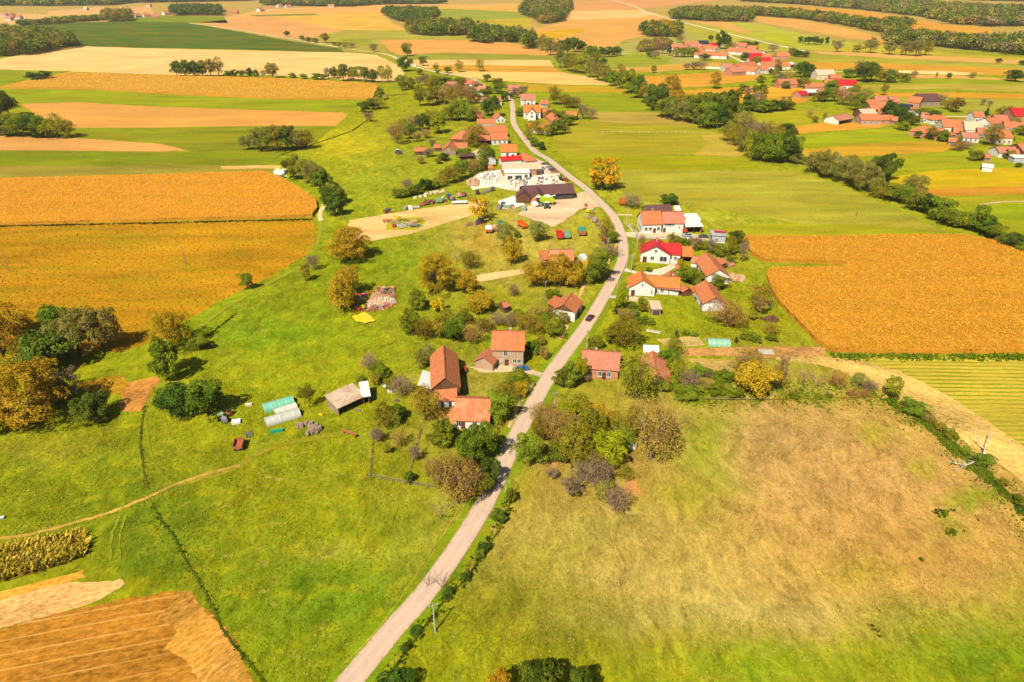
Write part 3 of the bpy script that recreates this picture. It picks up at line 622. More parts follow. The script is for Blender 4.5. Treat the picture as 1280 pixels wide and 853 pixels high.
strip("village_lane", [(905, 66), (925, 76), (945, 84), (965, 89), (1000, 90), (1060, 90), (1100, 89)], 4, "gravel", (236, 215, 175), "pale lane through the far village", 0.1)
strip("village_lane", [(1178, 146), (1205, 146), (1240, 146), (1262, 150), (1290, 152)], 4, "gravel", (232, 205, 165), "pale lane through the right village", 0.1)
strip("village_lane", [(1226, 256), (1250, 253), (1280, 252), (1320, 252)], 1.6, "gravel", (225, 190, 150), "pale lane at the right edge", 0.2)
DITCHES = [([(181, 508), (177, 535), (176, 560), (182, 600), (186, 612)], 1.1), ([(190, 630), (200, 648), (218, 672), (232, 700), (250, 728), (268, 765), (282, 792), (310, 828), (345, 870)], 0.9),
 ([(640, 618), (636, 634), (620, 668), (598, 702), (582, 724), (555, 752), (530, 785), (510, 812), (495, 832), (478, 860)], 1.0), ([(296, 392), (268, 414), (256, 424)], 0.8), ([(1108, 498), (1150, 524), (1185, 552), (1235, 598), (1280, 638), (1330, 690)], 3.2),
 ([(0, 283), (200, 279), (392, 274)], 0.9), ([(460, 150), (440, 164), (400, 178), (345, 196)], 1.0), ([(462, 121), (490, 120), (510, 118)], 1.0), ([(850, 499), (930, 500), (1000, 499), (1100, 497)], 0.9)]
for i, (pts, wd) in enumerate(DITCHES):
    strip("ditch", pts, wd*(0.45 if wd < 2 else 1), "grass", (70, 92, 10) if i != 8 else (150, 80, 30), None, 0.5)
# ------------------------------------------------------------------ trees: unit size prototypes (diameter 1, height 1), many small leaf faces
def leaf_quads(cent, nrm, size, rs):
    n = len(cent)
    d = nrm + rs.normal(0, 0.55, (n, 3)); d /= np.linalg.norm(d, axis=1)[:, None]
    u = np.cross(d, rs.normal(0, 1, (n, 3))); u /= np.linalg.norm(u, axis=1)[:, None]
    w_ = np.cross(d, u)
    s = (size*rs.uniform(0.55, 1.35, n))[:, None]
    k = rs.uniform(0.5, 0.9, n)[:, None]
    q = np.stack([cent-u*s, cent-w_*s*k, cent+u*s, cent+w_*s*k], 1)
    return q
def crown_mesh(name, mat, seed, shape='round', n=5200, leaf=0.026, lobes=22, base=0.05, gaps=0.0, small=1.0):
    rs = np.random.RandomState(seed)
    L = []; hz = (1-base)/2; zc = base+hz
    k = 0
    while len(L) < lobes and k < 4000:
        k += 1
        u = rs.normal(0, 1, 3); u /= np.linalg.norm(u)
        if u[2] < -0.92: continue
        rr = rs.uniform(0.3, 1.0)**0.6
        p = u*rr
        if shape in ('round', 'tall', 'bush') and p[2] < 0.1:
            q_ = 0.95/max(0.45, math.sqrt(max(0.0, 1-min(0.9, p[2]*p[2])))); p = np.array([p[0]*min(q_, 1.35), p[1]*min(q_, 1.35), p[2]])
        if shape == 'round': sx, r = 1.0, rs.uniform(0.26, 0.40)
        elif shape == 'tall': sx, r = 1.0-0.35*max(0, p[2]), rs.uniform(0.24, 0.36)
        elif shape == 'cone': sx, r = max(0.12, 0.62-0.55*p[2]), rs.uniform(0.12, 0.24)
        elif shape == 'vase': sx, r = 0.78+0.28*p[2], rs.uniform(0.18, 0.28)
        else: sx, r = 1.0, rs.uniform(0.28, 0.42)
        r *= small
        c = np.array([p[0]*0.5*(1-r*0.6)*sx, p[1]*0.5*(1-r*0.6)*sx, zc + p[2]*hz*(1-r*0.6)])
        if any(np.linalg.norm((c-q[0])/np.array([1, 1, 1])) < 0.10*small for q in L): continue
        L.append((c, r*0.5, rs.uniform(0, 1)))
    cs = np.array([q[0] for q in L]); rr = np.array([q[1] for q in L]); vv = np.array([q[2] for q in L])
    wts = rr**2/np.sum(rr**2)
    idx = rs.choice(len(L), n, p=wts)
    d = rs.normal(0, 1, (n, 3)); d /= np.linalg.norm(d, axis=1)[:, None]; d[:, 2] = np.where(d[:, 2] < -0.35, -d[:, 2]*0.7, d[:, 2])
    # small bumps on every lobe, so that the rim is frayed
    fr = 0.72 + 0.34*rs.beta(2, 1.3, n) + 0.12*np.sin(d[:, 0]*9+idx)*np.sin(d[:, 1]*8+idx*2)
    hzs = hz/0.42 if shape in ('round', 'bush') else 1.0
    pt = cs[idx] + d*rr[idx][:, None]*fr[:, None]*np.array([1, 1, max(0.6, min(1.2, 1.0))])
    # uneven outline: each bough reaches out differently, the whole leans and bulges
    bo = rs.uniform(0.84, 1.18, len(L)); th_ = np.arctan2(pt[:, 1], pt[:, 0]); p1, p2, p3 = rs.uniform(0, 6.28, 3)
    wob = (1+0.10*np.sin(2*th_+p1+pt[:, 2]*3)+0.08*np.sin(3*th_+p2)+0.06*np.sin(5*th_+p3+pt[:, 2]*7))*bo[idx]
    pt0 = pt.copy(); pt = pt*np.stack([wob, wob, 0.9+0.1*bo[idx]], 1); pt[:, 2] = np.maximum(pt[:, 2], 0.01)
    # drop leaves buried deep inside other lobes
    dist = np.linalg.norm(pt0[:, None, :]-cs[None], axis=2)/rr[None]
    dist[np.arange(n), idx] = 9
    keep = (dist.min(1) > 0.55) & (pt[:, 2] > base*0.6)
    hole = np.sin(pt[:, 0]*17+p1)*np.sin(pt[:, 1]*18+p2)*np.sin(pt[:, 2]*15+p3)
    keep &= hole > (-0.42 if gaps else -0.6)
    if gaps: keep &= rs.uniform(0, 1, n) > gaps
    pt = pt[keep]; d = d[keep]; idx = idx[keep]
    nr = d*0.8 + np.array([0, 0, 0.35])
    q = leaf_quads(pt, nr, leaf, rs)
    # colour: by lobe, with clumps of neighbours alike
    ph = rs.uniform(0, 6, 3)
    cl = 0.5+0.5*np.sin(pt[:, 0]*23+ph[0])*np.sin(pt[:, 1]*21+ph[1])*np.sin(pt[:, 2]*25+ph[2])
    a = np.clip(0.42*vv[idx] + 0.28*cl + 0.30*rs.uniform(0, 1, len(pt)), 0, 1)
    return quads_mesh(name, q, mat, a)
def branch_mb(seed, levels=3, top=0.9, spread=0.42, n0=6, r0=0.022, trunk_h=0.3, sub=4):
    rs = random.Random(seed); mb = MB()
    mb.tube((0, 0, -0.02), (0.01, 0, trunk_h), r0*1.25, r0*0.85, 7)
    def grow(p, d, L, r, lv):
        e = p + d*L
        mb.tube(p, e, r, r*0.5, 4 if lv else 5, caps=False)
        if lv >= levels: return
        for k in range(sub):
            t = 0.35+0.65*(k+1)/sub; q = p + d*L*t
            nd = (d + Vector((rs.uniform(-1, 1), rs.uniform(-1, 1), rs.uniform(-0.35, 0.8)))*0.75).normalized()
            grow(q, nd, L*rs.uniform(0.42, 0.62), r*0.5, lv+1)
    for k in range(n0):
        a = 6.283*k/n0 + rs.uniform(-.4, .4)
        d = Vector((math.cos(a)*spread*1.1, math.sin(a)*spread*1.1, 0.62+rs.uniform(-.1, .4))).normalized()
        grow(Vector((0.005, 0, trunk_h*rs.uniform(0.6, 1.0))), d, (top-trunk_h)*rs.uniform(0.55, 0.8), r0*0.6, 1)
    return mb
_C = C
def C(r, g, b): return _C(r, g, b, 1.42)
LEAF = {
 'g': m_leaf("golden", [C(92, 92, 14), C(160, 126, 22), C(186, 150, 36), C(204, 170, 56)], 0.05),
 'd': m_leaf("dark_green", [C(46, 62, 20), C(70, 88, 26), C(92, 106, 32), C(124, 128, 46)], 0.12),
 'G': m_leaf("mid_green", [C(62, 76, 16), C(96, 108, 24), C(122, 130, 32), C(152, 152, 48)], 0.14),
 'w': m_leaf("willow", [C(88, 90, 28), C(126, 122, 48), C(148, 140, 66), C(176, 162, 92)], 0.10),
 'y': m_leaf("yellow_green", [C(84, 98, 10), C(128, 134, 16), C(158, 156, 24), C(182, 172, 40)], 0.08),
 'o': m_leaf("olive_brown", [C(88, 84, 20), C(128, 118, 30), C(152, 136, 40), C(166, 158, 46)], 0.14),
 'r': m_leaf("reddish_brown", [C(112, 92, 40), C(148, 116, 50), C(164, 128, 64), C(160, 144, 56)], 0.12),
 'c': m_leaf("conifer", [C(18, 42, 20), C(36, 62, 26), C(52, 80, 30), C(80, 104, 36)], 0.08, 0.08),
 's': m_leaf("sparse_gold", [C(112, 104, 10), C(192, 152, 20), C(220, 176, 30), C(232, 196, 58)], 0.06),
 'k': m_leaf("dull_grey", [C(82, 68, 50), C(124, 104, 80), C(150, 122, 96), C(132, 126, 60)], 0.10),
}
C = _C
SP_ = {}
def species(code, shapes, **kw):
    c1 = code[-1]
    SP_[code] = [(crown_mesh("crown", LEAF[c1], 100+ord(c1)*3+i+len(code), sh, small=0.62 if len(code) > 1 else 1.0, **kw), i) for i, sh in enumerate(shapes)]
species('g', ['round', 'round', 'round'], lobes=30, n=10000, leaf=0.021)
species('huge_g', ['round', 'round'], lobes=70, n=26000, leaf=0.0105)
species('huge_w', ['round', 'tall'], lobes=60, n=20000, leaf=0.011)
species('d', ['round', 'round', 'tall'], lobes=24, n=9000, leaf=0.023)
species('G', ['round', 'tall', 'round', 'bush'], lobes=24, n=9000, leaf=0.023)
species('w', ['round', 'tall', 'round'], lobes=34, n=10000, leaf=0.019)
species('y', ['round', 'tall'], lobes=22, n=8500, leaf=0.022)
species('o', ['round', 'vase', 'round'], lobes=30, n=9000, leaf=0.017, gaps=0.2)
species('r', ['round', 'vase', 'round'], lobes=28, n=7500, leaf=0.0155, gaps=0.3)
species('c', ['cone'], lobes=30, n=5000, leaf=0.02, base=0.04)
species('s', ['vase', 'round'], lobes=17, n=3600, leaf=0.022, gaps=0.2)
species('k', ['vase', 'round'], lobes=26, n=6500, leaf=0.016, gaps=0.2)
TRUNK = [branch_mb(5+i, 2, 0.8, 0.4, 5, 0.026, 0.28, 3).mesh("trunk", M['bark']) for i in range(3)]
BARE = [branch_mb(50+i, 3, 0.98, 0.45, 7, 0.02, 0.2, 4).mesh("branches", M['twig']) for i in range(3)]
DESC = {'g': "golden brown oak like tree", 'd': "dark green leafy tree", 'G': "mid green leafy tree", 'w': "grey green willow", 'y': "bright yellow green tree",
        'o': "olive brown tree", 'r': "reddish brown thin leaved tree", 'c': "dark conifer", 's': "sparse yellow gold tree", 'k': "dull grey brown tree", 'b': "nearly bare tree"}
KIND = {'c': 'conifer_tree', 'w': 'willow_tree', 'b': 'bare_tree', 'g': 'oak_tree', 'r': 'autumn_tree', 'k': 'autumn_tree', 's': 'autumn_tree', 'o': 'olive_brown_tree'}
ORD = "first second third fourth fifth sixth seventh eighth ninth tenth eleventh twelfth thirteenth fourteenth fifteenth sixteenth seventeenth eighteenth nineteenth twentieth twenty-first twenty-second twenty-third twenty-fourth".split()
TREE_FEET = []
def tree(px, yb, Wp, Hp, code, label=None, group=None, cat=None):
    if Wp < 26: Wp *= 1.14
    m = mpp(yb - Wp*0.12); D = Wp*m
    X0, Y0 = P(px, yb); th = math.atan2(CAM_H, max(Y0, 1))
    # the lowest pixel is the near rim of the crown: the foot stands behind it
    lean = D*0.42*math.sin(th)
    H = (Hp*m - D*0.5*math.sin(th))/math.cos(th)
    H = min(max(H, D*0.62), D*3.4)
    foot = 0.30*D
    X1, Y1 = X0*(Y0+foot)/Y0, Y0+foot
    bush = H < 3.6
    nm = 'bush' if bush else KIND.get(code, 'broadleaf_tree')
    o = empty(nm, (X1, Y1, 0), rng.uniform(0, 6.28), (D*rng.uniform(1.04, 1.26), D*rng.uniform(1.04, 1.26), H*1.08))
    ti = rng.randrange(3)
    if code == 'b' or code in 'rk':
        link("trunk", BARE[ti], o)
    else: link("trunk", TRUNK[ti], o)
    if code != 'b':
        ck = 'huge_'+code if D > 11 and code in 'gw' else code
        cm = SP_[ck][rng.randrange(len(SP_[ck]))][0]; link("crown", cm, o)
    d = label or DESC[code]
    if bush and not label: d = d.replace("tree", "bush").replace("willow", "willow bush")
    tag(o, d, cat or ("bush" if bush else "tree"), group)
    TREE_FEET.append((X1, Y1, D/2)); return o, d
USED_ = set()
def grove(place, group, txt):
    """a planting in which every tree is read off the map; the label says which one"""
    L = []
    for row in txt.replace("\n", ";").split(";"):
        w_ = row.split()
        if len(w_) < 5: continue
        lab = " ".join(w_[5:]) or None
        L.append((float(w_[0]), float(w_[1]), float(w_[2]), float(w_[3]), w_[4], lab))
    L.sort(); cnt = {}
    made = [(tree(*q, group=group), q) for q in L]
    tot = {}
    for (o, d), q in made: tot[d] = tot.get(d, 0)+1
    for (o, d), q in made:
        i = cnt.get(d, 0); cnt[d] = i+1
        pre = "" if tot[d] == 1 else (", leftmost" if i == 0 else ", rightmost" if i == tot[d]-1 else ", %s from left" % ORD[min(i, 23)])
        lab = d + " " + place + pre
        if len(lab.replace('-', ' ').split()) > 16: print('LONG', lab)
        o["label"] = lab if lab not in USED_ else lab + " again"
        USED_.add(lab)
grove("in the big grove at the left edge", "trees of the big left grove", """
14 468 66 88 g; 48 546 98 96 g huge golden brown oak like tree; 58 476 72 62 d; 78 430 46 50 G; 104 452 52 66 w tall grey green willow
133 446 40 62 w; 92 505 38 44 k; 120 532 46 40 d; 20 424 44 36 g; 66 516 50 34 d; 8 545 30 34 G""")
grove("in the clump right of the big left grove", "trees of the small left clump", "218 444 52 56 g; 213 478 38 56 G; 228 526 44 44 d; 262 526 42 50 G; 252 440 22 15 G")
grove("on the meadow left of the sandy yard", "lone trees on the left meadow", "437 331 52 46 g big round golden oak like tree; 383 354 14 24 o; 393 340 13 22 k; 310 364 12 24 G; 438 372 26 40 g; 430 392 36 44 g")
grove("in the orchard below the sandy yard", "orchard trees below the sandy yard", """
546 372 40 52 g; 556 360 26 32 g; 538 368 14 28 k; 584 370 22 30 g; 588 338 20 24 o; 523 390 20 30 G; 601 394 30 28 g; 516 424 26 38 G; 548 394 20 22 s; 571 330 9 14 b
532 428 22 32 o; 552 428 26 34 o; 570 430 26 32 G; 590 432 24 26 r; 604 418 18 20 o; 560 408 20 22 o; 580 408 20 20 G; 622 410 16 20 k; 628 362 10 18 b; 642 372 12 16 k; 600 374 10 12 s""")
grove("around the dirt field of machines", "trees around the machine field", "598 282 22 36 s; 606 276 16 26 s; 631 312 20 34 w; 672 304 20 28 w; 640 332 18 38 g; 646 298 9 10 G; 757 302 16 30 o; 766 306 12 16 G; 762 322 18 14 k; 753 328 14 10 b")
grove("behind the orange roofed barn by the road", "trees behind the roadside barn", "671 362 24 32 g; 682 360 22 34 o; 700 362 28 42 g; 714 362 24 36 g; 728 356 20 30 s; 742 358 22 36 G; 750 352 20 40 G; 662 350 16 22 r; 690 376 16 14 G; 664 346 8 10 b; 716 356 18 30 r")
grove("between the brick farm and the roadside barn", "trees above the brick farm", "656 416 22 26 o; 668 420 22 24 o; 680 414 20 22 G; 692 424 22 26 G; 640 412 16 22 k; 674 402 18 18 r; 704 408 14 18 o; 690 400 16 16 o; 648 400 12 14 G; 666 446 16 22 G; 680 452 14 18 r; 676 434 14 14 o")
grove("around the brick farm yard", "trees around the brick farm", """
625 532 36 42 G; 634 506 30 30 o; 646 486 24 24 G; 650 500 18 22 g; 555 560 38 36 G; 532 530 36 44 o; 594 590 44 56 G; 608 580 34 50 G; 612 612 26 40 d
572 640 52 66 r; 556 622 36 46 o; 584 630 36 50 r; 600 624 24 34 G; 550 655 26 30 b; 560 600 26 30 o; 540 598 20 26 r
482 540 32 38 o; 474 556 16 20 k; 498 530 20 24 G; 500 562 16 24 r; 520 580 16 24 k; 484 570 14 16 o; 534 462 22 30 w; 504 500 22 30 k; 462 466 18 24 k; 476 474 20 18 G
490 486 16 14 G; 470 484 14 16 o; 452 480 10 10 G; 388 512 12 32 o; 380 498 12 14 G; 548 610 14 20 k; 512 606 12 16 G""")
grove("in the thicket right of the road", "thicket right of the road", """
714 594 46 62 o; 736 560 38 52 o; 702 562 36 48 r; 686 556 30 38 r; 722 524 32 32 o; 746 536 28 30 g; 706 530 26 28 y; 756 590 42 54 y; 734 596 30 44 o; 672 526 18 22 r
778 566 22 30 G; 812 586 54 76 r big thin leaved brown tree; 792 556 34 46 o; 830 558 30 44 r; 662 590 34 48 G; 674 558 26 34 o; 684 534 24 28 r; 714 626 28 32 k; 746 618 36 42 k
768 644 32 36 k; 758 630 24 30 y; 730 606 26 28 k; 700 582 22 30 G; 690 602 16 16 k; 782 602 18 20 o; 770 538 22 26 o; 720 556 26 36 g"""  )
grove("beside the pink roofed house", "trees beside the pink roofed house", "793 503 50 56 o large olive brown tree; 780 440 44 46 o; 766 434 26 26 G; 704 488 20 30 G; 715 486 22 34 G; 726 482 14 34 y narrow yellow green tree; 732 480 12 14 k; 744 438 18 16 G; 834 462 20 28 G; 834 470 14 18 G; 842 446 18 26 o")
grove("in the garden strip above the brown meadow", "trees of the garden strip", """
848 484 28 34 o; 862 494 26 30 k; 874 472 18 16 G; 884 474 12 12 k; 894 496 18 18 G; 904 484 20 22 G; 932 470 40 36 r; 940 500 44 46 g; 968 490 24 34 r; 976 478 10 32 k; 1002 488 16 30 b
1020 488 16 20 b; 1044 486 18 22 r; 1072 486 16 20 w; 1084 492 18 14 k; 1112 502 28 32 o; 1066 498 14 10 r; 1080 498 12 9 r; 856 502 24 16 G; 826 490 26 20 G; 912 500 20 12 G; 1022 500 8 6 G; 1036 498 7 6 G; 992 500 10 8 G
922 500 16 16 o; 882 490 16 16 r""")
grove("along the hedge beside the brown meadow", "hedge right of the brown meadow", "1140 522 22 22 G; 1160 531 14 10 r; 1174 541 14 11 o; 1187 550 14 9 G; 1226 586 18 20 G; 1205 570 12 7 G; 1250 610 13 8 o; 1272 632 14 8 G; 1128 515 10 7 o")
grove("in the garden of the orange roofed houses", "garden trees of the orange roofed houses", """
860 358 22 24 G; 854 352 18 20 y; 870 356 16 18 G; 897 364 18 20 G; 906 414 42 36 r; 918 412 26 28 o; 948 392 30 38 o; 950 396 18 26 r; 940 402 14 14 o; 962 420 18 16 o; 811 341 7 7 G
777 390 14 28 y; 770 395 9 15 c; 802 382 11 10 y; 790 388 12 9 G; 792 397 13 10 G; 802 406 12 10 G; 813 407 10 9 G; 803 392 14 9 o; 780 405 22 16 r; 850 336 8 12 g; 845 424 6 12 c; 857 420 7 8 G; 867 422 7 7 G
964 428 12 10 G; 932 426 14 12 G; 920 430 6 9 c; 944 430 10 12 G""")
grove("behind the red roofed house", "small trees behind the red roofed house", "838 314 11 22 o; 846 314 12 18 G; 856 314 12 16 G; 868 316 14 20 k; 880 314 12 14 o; 888 320 12 22 k; 900 322 16 16 G; 912 322 14 26 o; 918 308 16 20 d; 927 330 10 28 k; 912 332 12 12 G; 930 312 8 14 o; 924 318 9 14 G; 802 310 8 16 r")
grove("on the verge across from the long brown building", "trees across from the brown building", "752 242 40 46 s big sparse yellow gold tree; 744 240 24 30 s; 764 240 26 36 s; 789 262 22 18 k; 836 258 18 14 d low dark green round bush; 701 228 6 10 c small dark conifer")
grove("in the left edge grove of the tan fields", "grove on the left edge", "4 150 26 34 d; 12 146 18 26 d; 2 172 22 30 d; 18 172 24 28 G; 32 173 24 28 G; 46 174 22 28 G; 58 174 20 24 G; 74 175 24 30 o; 88 174 16 22 o; 42 102 14 8 d; 56 101 14 9 d")
grove("in the line behind the ochre corn field", "tree line behind the ochre corn field", """
222 97 13 18 d; 232 97 14 20 G; 243 97 14 20 d; 254 97 14 19 G; 264 97 14 20 o; 274 96 14 22 o; 286 97 9 8 G; 294 97 9 9 d; 303 97 9 8 G; 312 98 8 12 G; 320 98 7 10 G; 341 99 18 18 o
330 98 6 10 k; 411 99 9 13 k; 418 99 9 14 G; 430 102 12 21 G; 443 102 11 18 G; 456 103 12 19 G; 466 104 11 15 d; 478 104 11 20 o; 486 104 10 20 o; 380 99 8 5 G; 396 100 10 5 G; 405 100 8 5 G; 366 98 8 4 G""")
grove("in the dark clump on the green fields", "clump on the green fields", "312 189 18 20 w; 326 190 20 28 w; 338 191 18 30 G; 348 191 18 32 o; 360 190 18 30 d; 372 189 18 26 w; 384 188 18 24 o; 330 176 10 12 G; 366 186 14 26 d")
grove("by the corner of the left corn field", "trees by the corner of the corn field", "362 218 16 18 G; 372 226 20 30 G; 384 232 22 32 o; 394 236 22 32 w; 403 238 18 26 G; 412 262 20 30 G; 420 272 20 28 d; 426 256 14 22 G; 414 248 16 18 G")
grove("near the yellow patch of meadow", "trees near the yellow meadow patch", "455 142 13 15 d; 466 138 13 14 G; 474 137 14 14 o; 476 126 10 16 G; 462 153 12 12 k; 484 124 7 8 b; 502 114 10 18 G; 508 111 10 14 o; 515 112 10 14 G; 524 108 10 12 k")
grove("in the upper brushwood behind the village", "upper brushwood behind the village", """
525 134 18 24 o; 537 134 18 24 o; 546 130 16 20 G; 556 132 18 22 r; 566 134 16 22 o; 576 130 16 24 r; 586 132 16 22 r; 540 112 14 16 o; 550 112 16 16 G; 560 110 12 12 G; 532 108 12 14 k; 590 124 12 16 o; 598 118 12 12 d; 572 120 14 14 r; 562 122 14 16 r
605 122 10 10 G; 608 134 10 12 k""")
grove("in the middle brushwood behind the village", "middle brushwood behind the village", """
498 182 18 26 r; 492 176 12 18 r; 506 168 16 18 o; 512 175 14 20 G; 518 164 16 18 k; 528 164 14 20 d; 536 160 16 20 o; 544 156 16 18 o; 549 168 18 22 y; 556 152 16 16 o; 566 152 16 20 G; 576 152 16 26 G; 586 153 14 20 G; 572 138 16 14 y; 594 150 12 16 r; 532 174 12 12 r; 522 178 12 12 r
600 174 12 18 o; 594 178 14 14 r; 540 184 10 10 k; 556 202 12 10 d; 548 206 10 8 o; 536 198 14 12 k; 526 206 10 10 r; 580 198 14 12 G""")
grove("in the hedge left of the stone yard", "hedge left of the stone yard", """
498 249 12 13 G; 506 248 12 14 y; 514 246 12 13 G; 522 244 12 14 d; 532 240 14 16 d; 541 238 14 12 G; 549 236 14 18 o; 559 232 16 22 o; 568 230 16 22 o; 577 226 16 24 G; 588 220 16 20 r; 597 216 16 20 o; 605 212 14 22 G; 612 204 12 18 d; 510 240 12 16 k; 604 200 12 16 o""")
grove("beside the village houses", "trees beside the village houses", """
560 118 10 12 G; 575 110 12 12 G; 595 126 12 12 G; 610 118 10 10 G; 622 118 10 12 G; 630 128 10 14 d; 616 148 18 26 d; 610 146 12 20 d; 606 196 14 16 o; 592 186 20 26 o; 600 90 11 14 o; 574 91 10 14 o; 609 103 8 9 G; 622 108 12 9 G; 628 110 8 6 G; 560 92 8 8 G; 529 83 9 12 G; 545 89 8 9 o; 547 93 4 4 G
646 124 10 14 k; 640 124 8 8 c; 650 146 10 10 G; 655 120 9 12 k; 692 132 14 22 o; 700 132 14 18 o; 708 136 12 16 o; 716 136 12 14 G; 722 134 8 12 r; 728 150 12 18 k; 738 150 12 14 k; 690 150 14 12 G; 700 156 14 16 G; 710 158 14 14 G
706 168 12 12 o; 696 170 14 18 G; 684 172 12 16 o; 672 170 14 18 o; 664 166 12 14 o; 660 176 10 16 o; 668 184 10 10 G; 676 188 10 10 d; 654 128 7 7 G; 674 142 6 8 d""")
grove("in the field left of the northern road", "single trees by the northern road", "507 90 13 17 d; 525 94 7 8 G; 509 71 11 15 G; 468 66 10 10 k; 359 46 6 6 d; 378 51 6 6 G; 386 53 7 6 G; 394 54 7 6 G; 407 54 11 11 o; 424 60 8 7 o; 432 61 9 8 o; 440 60 8 6 k; 418 58 6 5 G; 598 30 4 4 G")
# creek rows: every crown one can tell apart
grove("in the creek row from the northern woods", "creek row from the northern woods", """
678 64 14 18 w; 688 70 14 20 w; 698 72 14 20 w; 709 70 14 20 d; 718 66 12 18 d; 726 66 10 14 d; 700 86 14 22 w; 710 90 14 22 w; 719 92 14 22 o; 728 93 14 24 o; 738 98 14 22 w; 748 102 14 22 w; 758 104 12 20 w; 738 78 16 18 G; 746 80 12 14 o
752 72 10 12 d; 762 72 12 13 d; 770 70 10 10 d; 754 84 8 10 d""")
grove("in the dense creek row of the middle", "dense creek row of the middle", """
768 108 14 18 G; 777 112 14 20 G; 786 118 18 30 y; 796 124 18 28 G; 804 130 18 24 o; 812 134 18 26 w; 820 140 26 32 d; 838 128 26 30 g; 846 138 18 24 g; 832 148 20 26 G; 842 152 20 28 w; 854 154 18 26 w; 866 156 20 26 G; 876 158 20 28 w""")
grove("in the creek row before the orange fields", "creek row before the orange fields", """
884 162 22 32 G; 896 162 22 34 d; 908 158 22 36 G; 900 146 22 28 d; 886 142 20 24 G; 874 140 18 22 o; 914 146 18 30 d; 862 140 16 20 G; 934 138 14 20 d; 944 136 10 20 k; 952 134 12 22 o; 940 140 18 12 G; 956 142 20 9 G; 970 140 18 9 d; 984 138 16 9 G; 978 130 5 9 k; 986 130 5 9 k""")
grove("in the big thicket on the creek", "big thicket on the creek", """
908 178 18 24 o; 918 184 18 26 o; 926 176 22 34 w; 930 192 22 30 w; 940 200 24 34 o; 952 204 28 38 G; 966 206 26 38 G; 980 206 26 36 d; 990 200 18 28 G; 970 186 22 26 o; 956 180 24 26 r; 940 180 22 26 k; 984 176 16 20 d; 992 206 12 16 w""")
grove("in the willow row on the creek", "willow row on the creek", """
1018 218 20 26 w; 1030 224 22 34 w; 1042 226 20 30 w; 1014 212 10 10 d; 1056 232 24 36 w; 1070 240 28 38 w; 1084 242 24 36 w; 1096 236 28 40 d; 1106 228 20 34 d; 1098 250 24 24 o; 1114 254 22 24 G; 1130 258 20 24 G; 1140 252 28 32 w
1142 266 20 24 G; 1158 270 24 26 d; 1172 278 26 30 G; 1188 286 24 24 G; 1204 288 18 24 y; 1218 292 28 36 G; 1230 296 22 26 G; 1242 302 18 20 G; 1266 314 28 24 d; 1280 318 20 16 G; 1252 308 12 10 G""")
grove("on the field path by the right villages", "single trees near the right villages", """
893 112 13 20 g; 776 90 12 6 o; 1187 70 0 0 g; 927 118 10 12 G; 934 122 10 12 k; 943 120 8 12 G; 952 118 10 12 G; 912 96 0 0 g; 1034 96 6 8 G; 1046 66 12 14 k; 1000 54 6 8 d; 1010 56 10 9 d; 1018 56 10 9 d; 1026 56 5 8 d; 1033 56 5 9 d; 1042 56 4 5 o
1087 67 14 18 w; 1071 66 12 9 o; 1111 69 14 15 w; 1131 70 13 17 w; 1144 71 15 19 w; 1156 70 12 17 o; 1185 99 5 7 d; 1170 98 3 7 k; 1215 98 9 7 o; 1268 103 16 14 d; 1248 79 7 3 d; 1278 82 8 4 d; 1142 98 7 9 k; 1104 120 10 14 o""".replace("1187 70 0 0 g; ", "").replace("912 96 0 0 g; ", ""))
grove("around the farthest right hamlet", "trees around the right hamlet", """
1003 98 16 20 d; 1012 96 12 14 d; 1000 110 10 12 o; 1006 112 10 14 o; 996 108 8 8 d; 1060 98 14 10 G; 1072 98 14 20 r; 1080 104 20 24 d; 1088 102 16 20 d; 1100 104 14 16 o; 1110 104 14 16 G; 1118 104 10 14 G; 1128 102 8 10 k; 1132 104 9 12 G; 970 108 10 8 G
982 112 12 10 o; 984 104 12 14 r; 974 104 10 12 k; 968 98 8 12 o; 1038 118 16 16 G; 1030 128 16 16 G; 1022 128 14 12 o; 1042 128 16 16 o; 1052 132 16 18 r; 1062 134 18 18 r; 1072 140 16 20 G; 1066 124 14 16 y; 1080 128 14 16 r; 1088 120 0 0 g
1110 152 18 24 d; 1122 154 20 22 d; 1132 156 16 16 d; 1142 158 14 12 G; 1150 150 18 14 G; 1166 154 16 16 d; 1128 164 14 10 G; 1146 174 8 10 d; 1162 176 14 16 o; 1178 178 14 14 G; 1172 132 14 14 k; 1184 138 14 14 o; 1194 142 18 18 o
1230 152 8 16 c; 1196 178 10 6 o; 1236 184 22 26 o; 1242 176 14 20 r; 1250 148 12 14 o; 1260 148 12 14 o; 1266 164 14 16 o; 1276 170 16 12 G; 1262 176 11 12 y; 1218 202 16 12 G; 1262 200 14 9 G; 1272 210 8 5 G; 1196 190 16 10 r; 1206 188 14 12 k
1012 148 7 10 r; 1030 150 6 8 o; 1018 154 10 6 o; 1228 132 6 8 k; 1236 134 6 8 k; 1200 172 8 8 G""".replace("1088 120 0 0 g", ""))
grove("around the far village", "trees around the far village", """
820 68 10 14 r; 828 68 10 14 k; 836 70 8 14 c; 812 72 8 10 G; 818 74 10 10 k; 846 72 12 12 o; 855 72 12 12 G; 866 72 12 12 G; 850 54 10 9 r; 888 52 5 7 d; 900 62 10 20 d; 907 62 9 16 d; 912 66 12 12 o; 930 60 10 8 G; 938 60 8 7 G; 944 58 6 6 d
931 76 9 9 d; 880 76 10 6 d; 867 88 12 10 k; 876 88 12 10 k; 858 88 9 8 k; 946 82 9 10 G; 955 70 5 5 d; 966 66 12 10 k; 992 70 10 9 G; 998 72 10 8 d; 1006 72 10 7 G; 988 66 6 6 k; 971 89 9 14 o; 992 88 4 8 k; 963 94 5 7 d; 951 104 10 9 G; 974 92 7 8 d
817 92 8 9 o; 800 72 0 0 g""".replace("800 72 0 0 g", ""))
